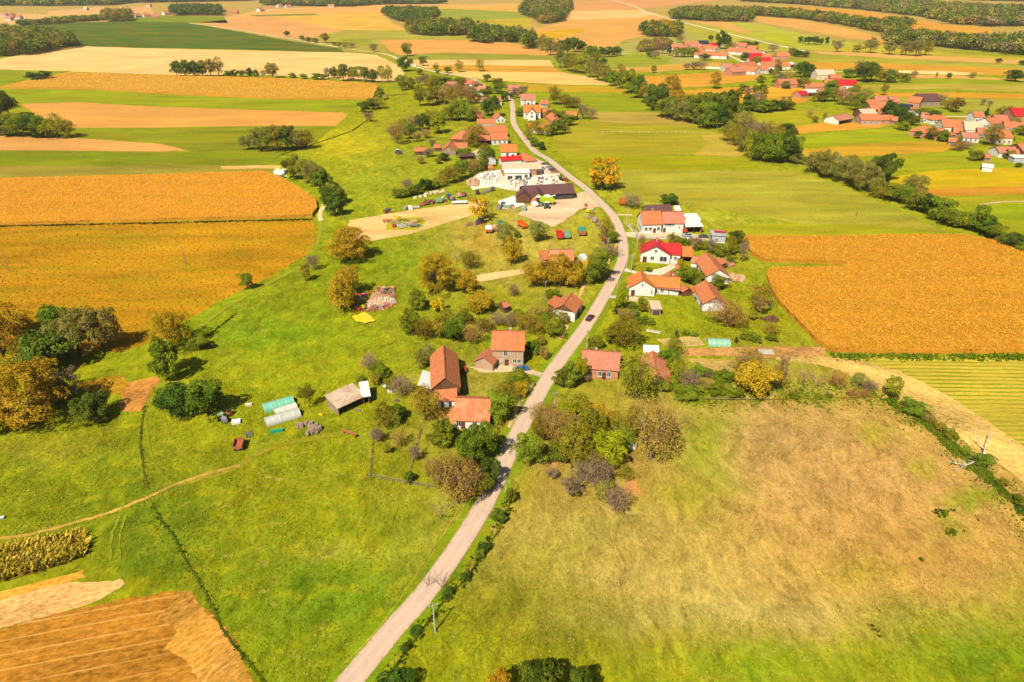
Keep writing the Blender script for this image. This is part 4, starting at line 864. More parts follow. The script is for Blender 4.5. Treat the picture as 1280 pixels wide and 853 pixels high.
# ------------------------------------------------------------------ far woods: masses whose trees nobody could count
def in_poly(x, y, poly):
    c = np.zeros(x.shape, bool); n = len(poly)
    for i in range(n):
        x0, y0 = poly[i]; x1, y1 = poly[(i+1) % n]
        if y0 == y1: continue
        hit = ((y0 > y) != (y1 > y)) & (x < (x1-x0)*(y-y0)/(y1-y0)+x0); c ^= hit
    return c
def scatter(poly_px, spacing, jit=0.45, rows=None):
    """points on the ground inside a mapped outline"""
    g = [P(*p) for p in poly_px]; xs = [q[0] for q in g]; ys = [q[1] for q in g]
    sx, sy = (spacing, spacing) if rows is None else rows
    X_, Y_ = np.meshgrid(np.arange(min(xs), max(xs), sx), np.arange(min(ys), max(ys), sy))
    X_ = X_.reshape(-1)+NR.uniform(-jit, jit, X_.size)*sx; Y_ = Y_.reshape(-1)+NR.uniform(-jit, jit, Y_.size)*sy
    k = in_poly(X_, Y_, g); return np.stack([X_[k], Y_[k]], 1)
_wp = []
for s in range(6):
    rs = np.random.RandomState(900+s); n = 240
    d = rs.normal(0, 1, (n, 3)); d /= np.linalg.norm(d, axis=1)[:, None]; d[:, 2] = np.where(d[:, 2] < -0.4, -d[:, 2], d[:, 2])
    b = 1 + 0.2*np.sin(d[:, 0]*5+s)*np.sin(d[:, 1]*4+s*2)+0.12*rs.normal(0, 1, n)
    _wp.append((d*b[:, None]*np.array([0.5, 0.5, 0.44])+np.array([0, 0, 0.56]), d*0.8+np.array([0, 0, .3])))
def wood(label, polys, spacing=9, h=14, mix="ddGGow", name="wood"):
    pts = np.concatenate([scatter(p, spacing) for p in polys])
    order = NR.permutation(len(pts)); Q = []; A = []; cols = []
    pal = {k: [tuple(e.color)[:3] for e in LEAF[k].node_tree.nodes["Color Ramp"].color_ramp.elements] for k in set(mix)}
    for x, y in pts:
        c, nn = _wp[NR.randint(6)]; a = NR.uniform(0, 6.28); cs, sn = math.cos(a), math.sin(a)
        D = spacing*NR.uniform(1.1, 1.75); H = h*NR.uniform(0.7, 1.25)
        q = np.stack([(c[:, 0]*cs-c[:, 1]*sn)*D+x, (c[:, 0]*sn+c[:, 1]*cs)*D+y, c[:, 2]*H], 1)
        n2 = np.stack([nn[:, 0]*cs-nn[:, 1]*sn, nn[:, 0]*sn+nn[:, 1]*cs, nn[:, 2]], 1)
        Q.append(leaf_quads(q, n2, D*0.078, NR)); pc = pal[mix[NR.randint(len(mix))]]
        v0 = NR.uniform(0.8, 1.15); ii_ = np.clip((NR.uniform(0.6, 3.4, len(q))), 0, 3.99).astype(int)
        cols.append(np.array(pc)[ii_]*v0)
    o = link(name, quads_mesh(name, np.concatenate(Q), M['foliage'], cols=np.concatenate(cols)))
    tag(o, label, "wood", kind='stuff'); return o
M['foliage'] = m_vcol("foliage_mass")
wood("dark wood at the left edge beyond the straw field", [[(-60, 74), (30, 70), (60, 66), (94, 60), (88, 52), (60, 47), (0, 44), (-60, 42)]], 9, 15, "ddGGoGr")
wood("band of dark wood along the top left horizon", [[(-80, 7), (60, 8), (140, 7), (168, 4), (240, 3), (320, 1), (320, -6), (-80, -4)]], 20, 17, "dddo")
wood("low hedge behind the dark green field", [[(24, 33), (60, 31), (100, 28), (130, 26), (130, 24), (90, 25), (55, 29), (24, 31)]], 7, 8, "ddo")
wood("tall clump of brown trees above the dark green field", [[(130, 28), (165, 27), (165, 22), (132, 22)]], 9, 17, "rod")
wood("dark wood behind the far left hamlet", [[(216, 20), (276, 20), (276, 14), (216, 14)]], 11, 16, "ddd")
wood("far wood on the top edge left of the middle", [[(330, 7), (430, 9), (480, 6), (556, 5), (556, 0), (430, 1), (330, 2)]], 15, 14, "ddo")
wood("long wood behind the tan field, left of the middle", [[(480, 20), (496, 27), (514, 29), (528, 28), (548, 20), (548, 17), (520, 16), (480, 16)]], 10, 14, "ddG")
wood("dark oblong wood in the middle of the far fields", [[(507, 42), (525, 45), (560, 46), (590, 44), (592, 36), (560, 34), (512, 34)]], 9, 15, "ddGdor")
wood("rounded dark wood right of the oblong wood", [[(587, 53), (610, 55), (626, 53), (626, 44), (600, 42), (588, 47)]], 9, 15, "ddGd")
wood("small dark wood beside the rounded wood", [[(627, 54), (650, 54), (652, 46), (630, 45)]], 9, 14, "ddGw")
wood("dark block of wood left of the willow row", [[(652, 62), (668, 62), (668, 52), (653, 52)]], 8, 16, "ddG")
wood("large wood on the top edge right of the middle", [[(650, 18), (672, 26), (676, 31), (704, 27), (708, 18), (714, 12), (712, 4), (690, -2), (658, 4)]], 11, 16, "ddGor")
wood("oval wood before the far village", [[(801, 44), (815, 47), (848, 47), (850, 38), (830, 36), (803, 38)]], 9, 14, "ddogg")
wood("brown orchard left of the far village", [[(800, 66), (830, 62), (838, 58), (830, 54), (804, 56)]], 8, 8, "rrok")
wood("long wood on the right of the straight pale road", [[(836, 24), (880, 27), (938, 28), (940, 20), (1000, 24), (1060, 33), (1120, 46), (1118, 40), (1060, 29), (1000, 20), (940, 17), (880, 16), (845, 18)]], 11, 15, "ddGGor")
wood("wood band behind the orange strip at the top right", [[(925, 2), (1000, 6), (1080, 13), (1130, 19), (1160, 22), (1185, 30), (1240, 34), (1290, 33), (1350, 35), (1350, 14), (1230, 13), (1160, 8), (1080, 3), (1000, -1), (925, -3)], [(1100, -2), (1350, 4), (1350, -3), (1100, -5)]], 16, 15, "ddGooGrk")
wood("big wood at the right edge below the orange strip", [[(1108, 56), (1140, 58), (1180, 60), (1240, 66), (1290, 72), (1350, 76), (1350, 56), (1280, 55), (1215, 58), (1160, 54), (1136, 47), (1106, 48)]], 10, 15, "ddGGGwk")
wood("wood beside the hedge of the big right wood", [[(1120, 46), (1138, 34), (1108, 30), (1096, 38)]], 10, 14, "dGo")
wood("green scrub in the gap of the creek", [[(1000, 206), (1012, 206), (1014, 200), (1002, 200)]], 3, 2.5, "Gd")
# ------------------------------------------------------------------ buildings
def poly_slab(mb, polys, th=0.14):
    """roof planes (lists of points with uv) turned into one closed skin of thickness th"""
    vs = []; idx = {}; faces = []; uvs = []
    for poly, uv in polys:
        f = []
        for p in poly:
            k = tuple(round(c, 3) for c in p)
            if k not in idx: idx[k] = len(vs); vs.append(k)
            f.append(idx[k])
        faces.append(f); uvs.append(uv)
    n = len(vs); cnt = {}
    for f in faces:
        for i in range(len(f)):
            a, b = f[i], f[(i+1) % len(f)]; cnt[(a, b)] = cnt.get((a, b), 0)+1
    allv = vs + [(x, y, z-th) for x, y, z in vs]; F = list(faces); U = list(uvs)
    for f in faces: F.append([i+n for i in f[::-1]]); U.append([(0, 0)]*len(f))
    for (a, b) in cnt:
        if (b, a) not in cnt: F.append([b, a, a+n, b+n]); U.append([(0, 0)]*4)
    mb.add(allv, F, U)
def rp(pts, o, ud, vd):
    return (pts, [((Vector(p)-Vector(o)).dot(ud), (Vector(p)-Vector(o)).dot(vd)) for p in pts])
def volume(root, o2, rz, L, W, hw, hr, kind='gable', roof='tile', wall='w_white', gable=None, ov=0.35, hipa=0, hipb=0, open_=None, low=None,
           ridge=True, chim=None, wins=(), doors=(), gates=(), roofname='roof'):
    """one roofed body. o2: offset from the thing's base; x runs along the ridge, -y is the front side"""
    cs, sn = math.cos(rz), math.sin(rz)
    T = lambda q: Vector((q[0]*cs-q[1]*sn+o2[0], q[0]*sn+q[1]*cs+o2[1], q[2]))
    mats = M
    h = L/2; k = W/2
    mb = MB(); sl = (hr-hw)/k
    if kind == 'gable':
        ea = h + (ov if not hipa else hipa); eb = h + (ov if not hipb else hipb)
        zo = hw - sl*ov; ky = k+ov
        ra, rb = (-ea if not hipa else -h, eb if not hipb else h)
        A, B = (ra, 0, hr+.1), (rb, 0, hr+.1)
        f0, f1, b0, b1 = (-ea, -ky, zo+.1), (eb, -ky, zo+.1), (-ea, ky, zo+.1), (eb, ky, zo+.1)
        vd = Vector((0, k, hr-hw)).normalized(); vd2 = Vector((0, -k, hr-hw)).normalized(); ux = Vector((1, 0, 0))
        polys = [rp([f0, f1, B, A], f0, ux, vd), rp([b1, b0, A, B], b0, ux, vd2)]
        if hipa: polys.append(rp([b0, f0, A], f0, Vector((0, 1, 0)), Vector((0.7, 0, 0.7))))
        if hipb: polys.append(rp([f1, b1, B], f1, Vector((0, 1, 0)), Vector((-0.7, 0, 0.7))))
        wa = -h-(max(0, hipa-ov)); wb = h+(max(0, hipb-ov))
    elif kind == 'shed':          # high side at +y (hr), low at -y (hw)
        ea = eb = h+ov; s2 = (hr-hw)/W
        f0, f1, b0, b1 = (-ea, -k-ov, hw-s2*ov+.1), (eb, -k-ov, hw-s2*ov+.1), (-ea, k+ov, hr+s2*ov+.1), (eb, k+ov, hr+s2*ov+.1)
        polys = [rp([f0, f1, b1, b0], f0, Vector((1, 0, 0)), Vector((0, W, hr-hw)).normalized())]; wa, wb = -h, h
    poly_slab(mb, polys, 0.16); mb.xf(T); ro = mb.build(roofname, mats[roof], root)
    if kind == 'gable' and ridge and roof.startswith('tile'):
        m2 = MB().box(((ra+rb)/2, 0, hr+.15), (rb-ra, 0.34, 0.12)); m2.xf(T); m2.build("ridge_cap", mats['tile_old'], ro)
    # walls
    wl = MB(); th = 0.25
    def wallbox(x0, x1, y0, y1, z1): wl.box(((x0+x1)/2, (y0+y1)/2, z1/2-.1), (abs(x1-x0), abs(y1-y0), z1+.2))
    op = open_ or ""
    back_h = hr if kind == 'shed' else hw
    if 'f' not in op: wallbox(wa, wb, -k, -k+th, hw - (0.02 if kind == 'gable' else 0))
    if 'k' not in op: wallbox(wa, wb, k-th, k, back_h-0.02)
    for side, x in (('a', wa), ('b', wb-th)):
        if side in op:
            if kind == 'gable' and 'G' not in op and not (hipa if side == 'a' else hipb):
                g = MB(); g.prism([(-k+.02, hw), (k-.02, hw), (0, hr-.05)], x, x+th, 'x'); g.xf(T); g.build("gable", mats[gable or wall], root)
            continue
        y0, y1 = -k+th+.003, k-th-.003
        if kind == 'shed': wl.prism([(y0, -.1), (y1, -.1), (y1, hr-.03-(hr-hw)/W*th), (y0, hw+(hr-hw)/W*th-.03)], x, x+th, 'x')
        else:
            wl.prism([(y0, -.1), (y1, -.1), (y1, hw-.02), (y0, hw-.02)], x, x+th, 'x')
            if not (hipa if side == 'a' else hipb):
                if gable: 
                    g = MB(); g.prism([(-k+.05, hw-.015), (k-.05, hw-.015), (0, hr-.08)], x-.04 if side == 'a' else x+.04, x+th-.04 if side == 'a' else x+th+.04, 'x'); g.xf(T); g.build("gable", mats[gable], root)
                else: wl.prism([(-k+.05, hw-.015), (k-.05, hw-.015), (0, hr-.08)], x, x+th, 'x')
    if wl.v: wl.xf(T); wo = wl.build("wall", mats[wall], root)
    else: wo = root
    if op:                          # posts along open fronts
        for side in op:
            if side not in 'fk': continue
            y = (-k+.15) if side == 'f' else (k-.15); npst = max(2, int((wb-wa)/3)+1)
            for i in range(npst):
                x = wa+.15+(wb-wa-.3)*i/(npst-1); zt = hw if side == 'f' else back_h
                MB().box((x, y, zt/2-.05), (.18, .18, zt+.05)).xf(T).build("post", mats['w_wood'], root)
    def place(side, t, z, ww, hh, dep, m, name, parent, out):
        if side == 'f': c = (wa+(wb-wa)*t, -k-out, z); s = (ww, dep, hh)
        elif side == 'k': c = (wa+(wb-wa)*t, k+out, z); s = (ww, dep, hh)
        elif side == 'a': c = (wa-out, -k+W*t, z); s = (dep, ww, hh)
        else: c = (wb+out, -k+W*t, z); s = (dep, ww, hh)
        b = MB().box(c, s); b.xf(T); return b.build(name, m, parent)
    for wn in wins:
        side, t, z, ww, hh = wn[:5]
        f = place(side, t, z, ww+.24, hh+.24, .06, mats['frame'], "window", root, .03)
        place(side, t, z, ww/2-.05, hh, .05, mats['glass'], "pane", f, .055) if ww < .8 else None
        if ww >= .8:
            dx = (ww/4+.02)/(wb-wa if side in 'fk' else W)
            for sg in (-1, 1): place(side, t+sg*dx, z, ww/2-.06, hh, .05, mats['glass'], "pane", f, .055)
        place(side, t, z-hh/2-.16, ww+.4, .08, .2, mats['frame'], "sill", f, .1)
    for side, t, ww, hh in doors:
        f = place(side, t, hh/2, ww, hh, .08, mats['doorwood'], "door", root, .04)
        place(side, t+.1*ww/(wb-wa), hh/2, .08, .2, .06, mats['steel'], "handle", f, .09)
    for side, t, ww, hh in gates:
        place(side, t, hh/2, ww, hh, .04, mats['dark'], "gateway", root, .02)
    if chim:
        for t, y, top in chim:
            x = -h+L*t; zr = hr-abs(y)*sl if kind == 'gable' else hr
            c = MB(); c.box((x, y, (zr-.6+top)/2), (.55, .55, top-zr+.6)); c.xf(T); co = c.build("chimney", mats['w_brick'], ro)
            MB().box((x, y, top+.05), (.75, .75, .1)).xf(T).build("cap", mats['concrete'], co)
    return ro, wo
HOUSES = []
def frame_from(a, b, hr):
    A = P(*a, hr); B = P(*b, hr); return ((A[0]+B[0])/2, (A[1]+B[1])/2), math.atan2(B[1]-A[1], B[0]-A[0]), math.dist(A, B)
def house(label, a, b, W, hw, hr, cat="house", name="house", group=None, extra=(), L=None, **kw):
    """a, b: the two ends of the ridge (for a shed roof: of the middle line) as mapped; W width across"""
    hh = hr if kw.get('kind', 'gable') == 'gable' else (hr+hw)/2
    c, rz, Lm = frame_from(a, b, hh); L = L or Lm
    if kw.get('hipa') is True: kw['hipa'] = W*0.4
    if kw.get('hipb') is True: kw['hipb'] = W*0.4
    root = empty(name, (c[0], c[1], 0)); tag(root, label, cat, group)
    ov = kw.get('ov', 0.35)
    Lx = L - (0 if kw.get('hipa') else ov) - (0 if kw.get('hipb') else ov) if kw.get('kind', 'gable') == 'gable' else L-2*ov
    volume(root, (0, 0), rz, max(Lx, 1.5), W, hw, hr, **kw)
    for e in extra:
        e = dict(e); ea, eb, eW, ehw, ehr = e.pop('r'); ehh = ehr if e.get('kind', 'gable') == 'gable' else (ehr+ehw)/2
        ec, erz, eL = frame_from(ea, eb, ehh)
        if e.get('hipa') is True: e['hipa'] = eW*0.4
        if e.get('hipb') is True: e['hipb'] = eW*0.4
        volume(root, (ec[0]-c[0], ec[1]-c[1]), erz, max(1, eL-.6), eW, ehw, ehr, **e)
    return root, c, rz
def wn(side, ts, z=1.6, w_=1.0, h_=1.2): return [(side, t, z, w_, h_) for t in ts]
B_ = "farm buildings of the near farm"
# near farm left of the road
house("two storey brick house with speckled orange roof and green creeper", (615, 413.6), (656.6, 414.6), 8.6, 5.4, 9.0, roof='tile', wall='w_oldbrick',
      chim=[(.56, 0, 9.9)], wins=wn('f', [.42], 4.1, .9, 1.5)+wn('f', [.15, .72, .86], 1.7, .9, 1.1)+wn('b', [.3, .7], 1.7)+wn('a', [.7], 4.0)+wn('f', [.3], 1.9, .5, .6), doors=[('f', .46, 1.1, 2.1)],
      extra=[dict(r=((604, 447), (613, 436), 5.5, 2.4, 4.2), kind='gable', roof='tile_old', wall='w_oldbrick', ridge=False)])
house("long steep orange roofed barn with open timber gable", (556.6, 472.4), (554.2, 431.3), 7.2, 4.6, 7.7, "barn", "barn", roof='tile', wall='w_wood', gable='w_wood', gates=[('b', .5, .1, .1), ('a', .5, 3.0, 3.2), ('f', .3, 3.0, 3.0)])
house("low orange roofed shed against the barn's front gable", (543.8, 486), (571.5, 485.3), 5.2, 2.3, 4.1, "shed", "shed", roof='tile', wall='w_white', gates=[('f', .3, .8, 1.6), ('f', .7, .8, 1.6)])
house("wide weathered orange tiled shed at the front of the farm yard", (569, 497.5), (614.4, 499.0), 10.5, 2.7, 5.6, "shed", "shed", roof='tile_moss', wall='w_white', doors=[('f', .25, 1.1, 2)], wins=wn('f', [.12, .6], 1.5)+wn('a', [.3, .7], 1.5))
house("white metal lean-to beside the barn", (533, 480), (536.5, 470), 3.4, 2.4, 3.4, "shelter", "lean_to", kind='shed', roof='white', wall='w_wood', open_='f', L=7.5)
# open machine shed on the meadow
house("long rusty pale roofed open shed full of tools on the left meadow", (413.5, 503), (449, 487), 5.4, 2.5, 3.6, "shed", "open_shed", kind='shed', roof='rusty', wall='w_greywood', open_='f',
      extra=[dict(r=((450.5, 487.5), (461.5, 485.8), 5.0, 2.5, 3.6), kind='shed', roof='white', wall='w_greywood', open_='f')])
# barn by the road
house("orange roofed barn with white front wall beside the road", (704.8, 381.0), (715.2, 366.5), 7.4, 3.2, 5.6, "barn", "barn", roof='tile', wall='w_white', gable='w_wood', gates=[('f', .5, 3, 2.4)],
      extra=[dict(r=((694.5, 384.5), (704, 374.5), 5.5, 1.9, 3.4), kind='shed', roof='tile', wall='w_wood')])
house("long low orange brick house with tall red chimney in the machine field", (685.8, 312.5), (716.8, 312.2), 7.2, 2.8, 5.6, roof='tile_moss', wall='w_brick', chim=[(.02, 1, 8.2), (.96, .8, 6.6)], wins=wn('f', [.3, .55, .8], 1.5), gates=[('f', .08, 1, 2)],
      extra=[dict(r=((676.5, 319.5), (686, 318.0), 5.5, 2.2, 3.6), kind='shed', roof='tile', wall='w_brick')])
house("small brown weathered hut standing alone in the orchard", (627, 378.2), (632.5, 376.8), 3.4, 2.3, 3.3, "hut", "hut", roof='tile_old', wall='w_wood', gates=[('f', .7, 1.2, 1.8)])
# pink roofed pair right of the road
house("white and brick house with wide pink tiled roof by the road", (728, 437.4), (776, 441), 9.4, 3.3, 6.2, roof='tile_pink', wall='w_brick', gable='w_white', wins=wn('f', [.2], 1.7, .8, 1.0)+wn('f', [.5, .75], 1.7, .9, 1.4)+wn('a', [.3, .7], 1.7), doors=[('f', .62, 1.1, 2.1)], chim=[(.35, 0, 6.9)])
house("orange and white tiled outbuilding behind the olive brown tree", (822, 470), (816, 439), 7.4, 2.6, 4.3, "outbuilding", "outbuilding", roof='tile_moss', wall='w_brick', wins=wn('a', [.5], 1.5),
      extra=[dict(r=((804.5, 439.5), (824, 440.5), 4.5, 2.4, 3.6), kind='shed', roof='white', wall='w_white')])
# white double house and neighbours
house("large white house with orange roof at the paved yard", (800.3, 264.2), (826, 263.6), 9.4, 4.2, 8.4, roof='tile', wall='w_white', wins=wn('f', [.2, .42, .85], 2.0, 1.2, 1.2)+wn('a', [.25, .5, .75], 1.9)+wn('a', [.5], 5.4), chim=[(.6, 0, 9.2)], doors=[('f', .65, 1.2, 2.2)])
house("white house with pinkish roof joined right of the large white house", (827.2, 264.8), (854.6, 264.8), 8.4, 4.4, 8.0, roof='tile_pink', wall='w_white', wins=wn('f', [.18, .42], 3.6, 2.0, .6)+wn('f', [.8], 2.4, .7, .9), doors=[('f', .08, 1.1, 2.1)])
house("dark brown metal roofed barn behind the white double house", (806, 256.8), (838.5, 255.6), 9, 3.6, 6.4, "barn", "barn", roof='brown', wall='w_wood', gable='w_greywood')
house("white sheet roofed open brick shed right of the double house", (854.5, 279.5), (876.5, 279), 6.5, 3.2, 3.9, "shed", "open_shed", kind='shed', roof='white', wall='w_brick', open_='f')
house("white sheet roofed shed behind the open brick shed", (856, 271.5), (873.5, 271), 6.5, 3.2, 3.9, "shed", "shed", kind='shed', roof='white', wall='w_white')
house("tiny white roofed hut behind the brown barn", (843, 260.5), (850.5, 260.5), 3.4, 2.5, 3.4, "hut", "hut", kind='shed', roof='white', wall='w_white')
house("white garage with thin red roof edge beyond the parked cars", (888.5, 291.2), (907.5, 292.0), 5.4, 3.1, 3.3, "garage", "garage", kind='shed', roof='greymetal', wall='w_grey', doors=[('a', .5, 1.0, 2.1)],
      extra=[dict(r=((893, 289.5), (908, 290.3), 1.0, 3.6, 3.7), kind='shed', roof='red', wall='w_grey')])
house("white villa with bright red metal roof and front balcony", (820.6, 308.4), (821.6, 297.6), 11.0, 3.9, 6.9, roof='red', wall='w_white', ov=.5,
      wins=wn('a', [.5], 4.9, .9, 1.0)+wn('a', [.22], 1.9, 2.6, 1.8)+wn('a', [.6], 1.9, 1.3, 1.2)+wn('k', [.3, .7], 1.9), doors=[('a', .86, 1.6, 2.3)], chim=[(.6, 0, 7.6)],
      extra=[dict(r=((826, 303.6), (851.6, 304.6), 8.2, 3.7, 6.6), roof='red', wall='w_white', wins=wn('f', [.75], 2.0, .9, 1.2), doors=[('f', .93, .9, 2.1)])])
house("bright orange roofed open garage joined to the red roofed villa", (851.5, 314.5), (866.2, 315), 5.6, 2.7, 4.4, "garage", "open_garage", kind='shed', roof='tile_new', wall='w_white', open_='f')
house("long orange roofed barn with white end gable facing right", (899.2, 337.2), (882.8, 316), 8.0, 3.3, 5.8, "barn", "barn", roof='tile', wall='w_white', gates=[('k', .3, 4.5, 2.6), ('k', .75, 1.6, 2.2)],
      extra=[dict(r=((866.5, 320), (880, 323), 4.2, 2.6, 4.2), roof='tile_pink', wall='w_white')])
house("orange roofed brick barn below the white gabled barn", (894.8, 372), (881.5, 350.4), 7.2, 2.9, 5.2, "barn", "barn", roof='tile', wall='w_white', gable='w_greywood', gates=[('k', .2, 1.4, 1.8), ('k', .7, 2.2, .8)],
      wins=wn('a', [.3, .7], 1.4, .7, .8))
house("long low tiled lean-to behind the long orange barn", (893, 324), (905, 330), 3.2, 2.2, 2.9, "lean-to", "lean_to", kind='shed', roof='tile_old', wall='w_wood')
house("white L shaped house with orange roof and pink porch roof", (804, 350.6), (801, 338.6), 8.8, 3.2, 6.0, roof='tile_new', wall='w_white', wins=[('a', .5, 4.2, .7, .8)]+wn('a', [.12], 1.7, .7, .9)+wn('k', [.3, .7]), doors=[('a', .85, 1.3, 2.1)],
      extra=[dict(r=((808, 344.2), (850.5, 347.2), 6.6, 3.0, 5.4), roof='tile_new', wall='w_white', wins=wn('f', [.3, .5], 1.6), chim=[(.8, .5, 6.1)]),
             dict(r=((823, 356.5), (851, 359.5), 3.4, 2.4, 3.0), kind='shed', roof='tile_pink', wall='w_white', open_='f')])
house("small orange roofed annex behind the L shaped house", (838.2, 344), (839, 338.2), 5.6, 2.6, 4.6, "annex", "outbuilding", roof='tile', wall='w_white')
house("tiny orange roofed kiosk beside the round green tree", (844.6, 330.8), (851, 331.2), 2.4, 2.0, 2.9, "kiosk", "kiosk", roof='tile', wall='w_white')
house("garden shed with pale pinkish roof on the lawn", (812.5, 381.5), (826, 381.5), 4.8, 2.3, 2.8, "shed", "garden_shed", kind='shed', roof='beige', wall='w_greywood', gates=[('f', .3, 1, 1.6), ('f', .7, 1, 1.6)])
house("small brown tiled woodshed right of the L shaped house", (853, 355), (861, 361), 3.6, 2.0, 3.0, "woodshed", "woodshed", roof='tile_old', wall='w_wood')
house("tiny bright orange shelter between woodshed and brick barn", (864, 361.2), (872, 361.4), 3.2, 1.9, 2.3, "shelter", "shelter", kind='shed', roof='tile_new', wall='w_brick')
# stone works and the village street
house("long building with dark brown roof and orange cross gable", (651.5, 232.6), (715.8, 229.2), 10.4, 3.4, 6.4, "workshop", "workshop", roof='brown', wall='w_wood', ov=.7, gates=[('f', .62, 4, 2.6), ('f', .8, 4, 2.6), ('f', .95, 1.5, 2.4)],
      extra=[dict(r=((672.8, 242.0), (671.5, 234), 6.8, 3.2, 5.8), roof='brown', wall='w_brick', gable='w_yellow', wins=wn('a', [.5], 1.8, 1.6, 1.6)),
             dict(r=((653.5, 240.5), (655, 234.5), 6.8, 3.2, 5.6), roof='brown', wall='w_wood')])
house("long beige roofed hall of the stone works", (626.5, 205.0), (675.5, 203.4), 11, 3.6, 5.6, "hall", "hall", roof='beige', wall='w_brick', gates=[('f', .93, 2.4, 2.8)], wins=wn('f', [.7], 2, 2, 1))
house("white flat roofed showroom before the beige hall", (630, 214.2), (662, 213.6), 7, 3.8, 4.1, "showroom", "showroom", kind='shed', roof='white', wall='w_white', gates=[('f', .2, 2.6, 2.2), ('f', .55, 3.4, 2.4)], wins=wn('f', [.86], 2, 1.6, 1.6))
house("low building with scarlet metal roof behind the beige hall", (624.5, 196.2), (651, 194.4), 6.6, 3.2, 4.8, "outbuilding", "outbuilding", roof='red', wall='w_white')
house("hip roofed orange house at the roadside behind the hall", (655.5, 190.8), (662.5, 195), 7, 3.2, 5.4, roof='tile', wall='w_white', hipa=True, hipb=True, wins=wn('b', [.3, .7]))
house("white gabled house with fresh orange roof facing the road", (625.5, 180.3), (646.5, 180.2), 10, 3.8, 7.2, roof='tile_new', wall='w_white', wins=wn('f', [.4], 2, 1.4, 2)+wn('b', [.3, .7], 1.8)+wn('b', [.5], 5, .7, .9), gates=[('f', .75, 1.6, 2.2)])
house("pale pinkish roofed annex left of the red metal roof", (600, 186.2), (612, 195.5), 7.5, 2.8, 5.0, "outbuilding", "outbuilding", roof='beige', wall='w_white', hipa=True)
house("small orange roofed hut above the stone heap", (610, 206.8), (616.5, 206.8), 3.5, 2.3, 3.4, "hut", "hut", roof='tile', wall='w_brick')
RG = "houses of the right village"; FG = "houses of the far village"
def V(label, ax, ay, bx, by, W=8, hw=3.2, hr=6.4, roof='tile', wall='w_white', cat="house", name="house", win=True, **kw):
    if 'group' not in kw: dx, dy = (bx-ax)*.06, (by-ay)*.06; ax, ay, bx, by = ax-dx, ay-dy, bx+dx, by+dy; W *= 1.14; hr *= 1.05
    if kw.get('group') in (RG, FG):
        e = 0.16 if kw['group'] == RG else 0.28; dx, dy = (bx-ax)*e, (by-ay)*e; ax, ay, bx, by = ax-dx, ay-dy, bx+dx, by+dy; W *= 1.32; hr *= 1.08; hw *= 1.08
    if win and 'wins' not in kw: kw['wins'] = wn('f', [.2, .5, .8], 1.7, 1.1, 1.2) + wn('b', [.3, .7], 1.7, 1.0, 1.2)
    return house(label, (ax, ay), (bx, by), W, hw, hr, cat, name, roof=roof, wall=wall, **kw)
V("orange roofed house topmost of the tight farm cluster", 597, 149, 618.4, 148.6, 7, 3.2, 5.4, win=False, gates=[('f', .25, 2, 2), ('f', .6, 3, 1.6)])
V("long orange house whose white gable faces the street", 590, 158.6, 629.5, 156.2, 9.5, 3.4, 7.0, wins=wn('b', [.3, .7], 1.8)+wn('b', [.5], 4.6, .7, .8))
V("white walled orange house lowest of the tight farm cluster", 613.5, 166.2, 632.5, 165.4, 8.4, 3.3, 6.4)
V("open cart shed with orange roof in the farm cluster", 597, 169.5, 611.5, 169.2, 7, 2.8, 5.0, 'tile', 'w_wood', "shed", "open_shed", win=False, open_='f')
V("old orange barn at the back of the farm cluster", 577, 163, 589, 163.5, 13, 3.2, 7.0, 'tile_old', 'w_wood', "barn", "barn", win=False, hipa=True)
V("orange roofed barn with grey plank gable at the cluster's lower left", 560.5, 182.5, 565.5, 175.5, 8, 2.6, 5.4, 'tile', 'w_greywood', "barn", "barn", win=False, extra=[dict(r=((566, 178.6), (584, 178.4), 7.5, 2.6, 5.0), roof='tile', wall='w_wood', open_='f')])
V("orange roofed house with white wall above the dark tree", 603, 121.6, 624.5, 120.6, 8, 3.2, 6.2)
V("white gabled pinkish house at the northern road bend", 595, 106.8, 607.5, 107.8, 9, 3.4, 7, 'tile_pink', win=False, wins=wn('b', [.3, .7], 1.7))
V("long orange roofed farm house at the northern end", 576, 99.6, 590, 99.2, 9, 3.2, 6.4, 'tile', 'w_brick')
V("pinkish roofed barn leftmost at the northern end", 557, 102.2, 570.5, 102.2, 10, 3.0, 6.2, 'tile_pink', 'w_brick', "barn", "barn", win=False)
V("pink roofed house between the northern farm and the road bend", 589, 104.6, 596.5, 101, 8, 3.2, 6.0, 'tile_pink')
V("small orange hut among trees below the white gabled house", 593, 121.5, 597, 121.5, 5, 2.4, 4.2, 'tile', 'w_brick', "hut", "hut", win=False)
V("low orange shed left of the dark tree", 594, 140.8, 603, 140.8, 6, 2.4, 4.4, 'tile', 'w_brick', "shed", "shed", win=False)
V("small white gabled house hidden behind the dark tree", 621, 141, 625.5, 144, 6.5, 2.8, 5.2, 'tile_old')
V("brick house with dark porch right of the northern bend", 635.5, 106.4, 649, 106.2, 8.5, 4.0, 7.0, 'tile_pink', 'w_brick', wins=wn('f', [.2, .8], 1.8), gates=[('f', .5, 3, 2)])
V("two storey white house with pink roof east of the street", 651.5, 117.6, 668, 117.4, 9, 4.8, 8.2, 'tile_pink', 'w_white', wins=wn('f', [.25, .75], 3.4)+wn('f', [.25, .75], 1.3), gates=[('f', .5, 1.6, 2.6)])
V("big white house with timbered central dormer", 655, 131.4, 674.5, 131.2, 10, 5.0, 8.8, 'tile_new', 'w_white', wins=wn('f', [.15, .85], 3.2, 1, 1.2), gates=[('f', .3, 1.6, 2), ('f', .7, 1.6, 2)],
  extra=[dict(r=((664.9, 136.5), (664.7, 132.5), 6, 5.4, 8.4), roof='tile_new', wall='w_white', wins=wn('a', [.5], 5.6, 1.2, 1.2)+wn('a', [.5], 3.0, 1.4, 1.2))])
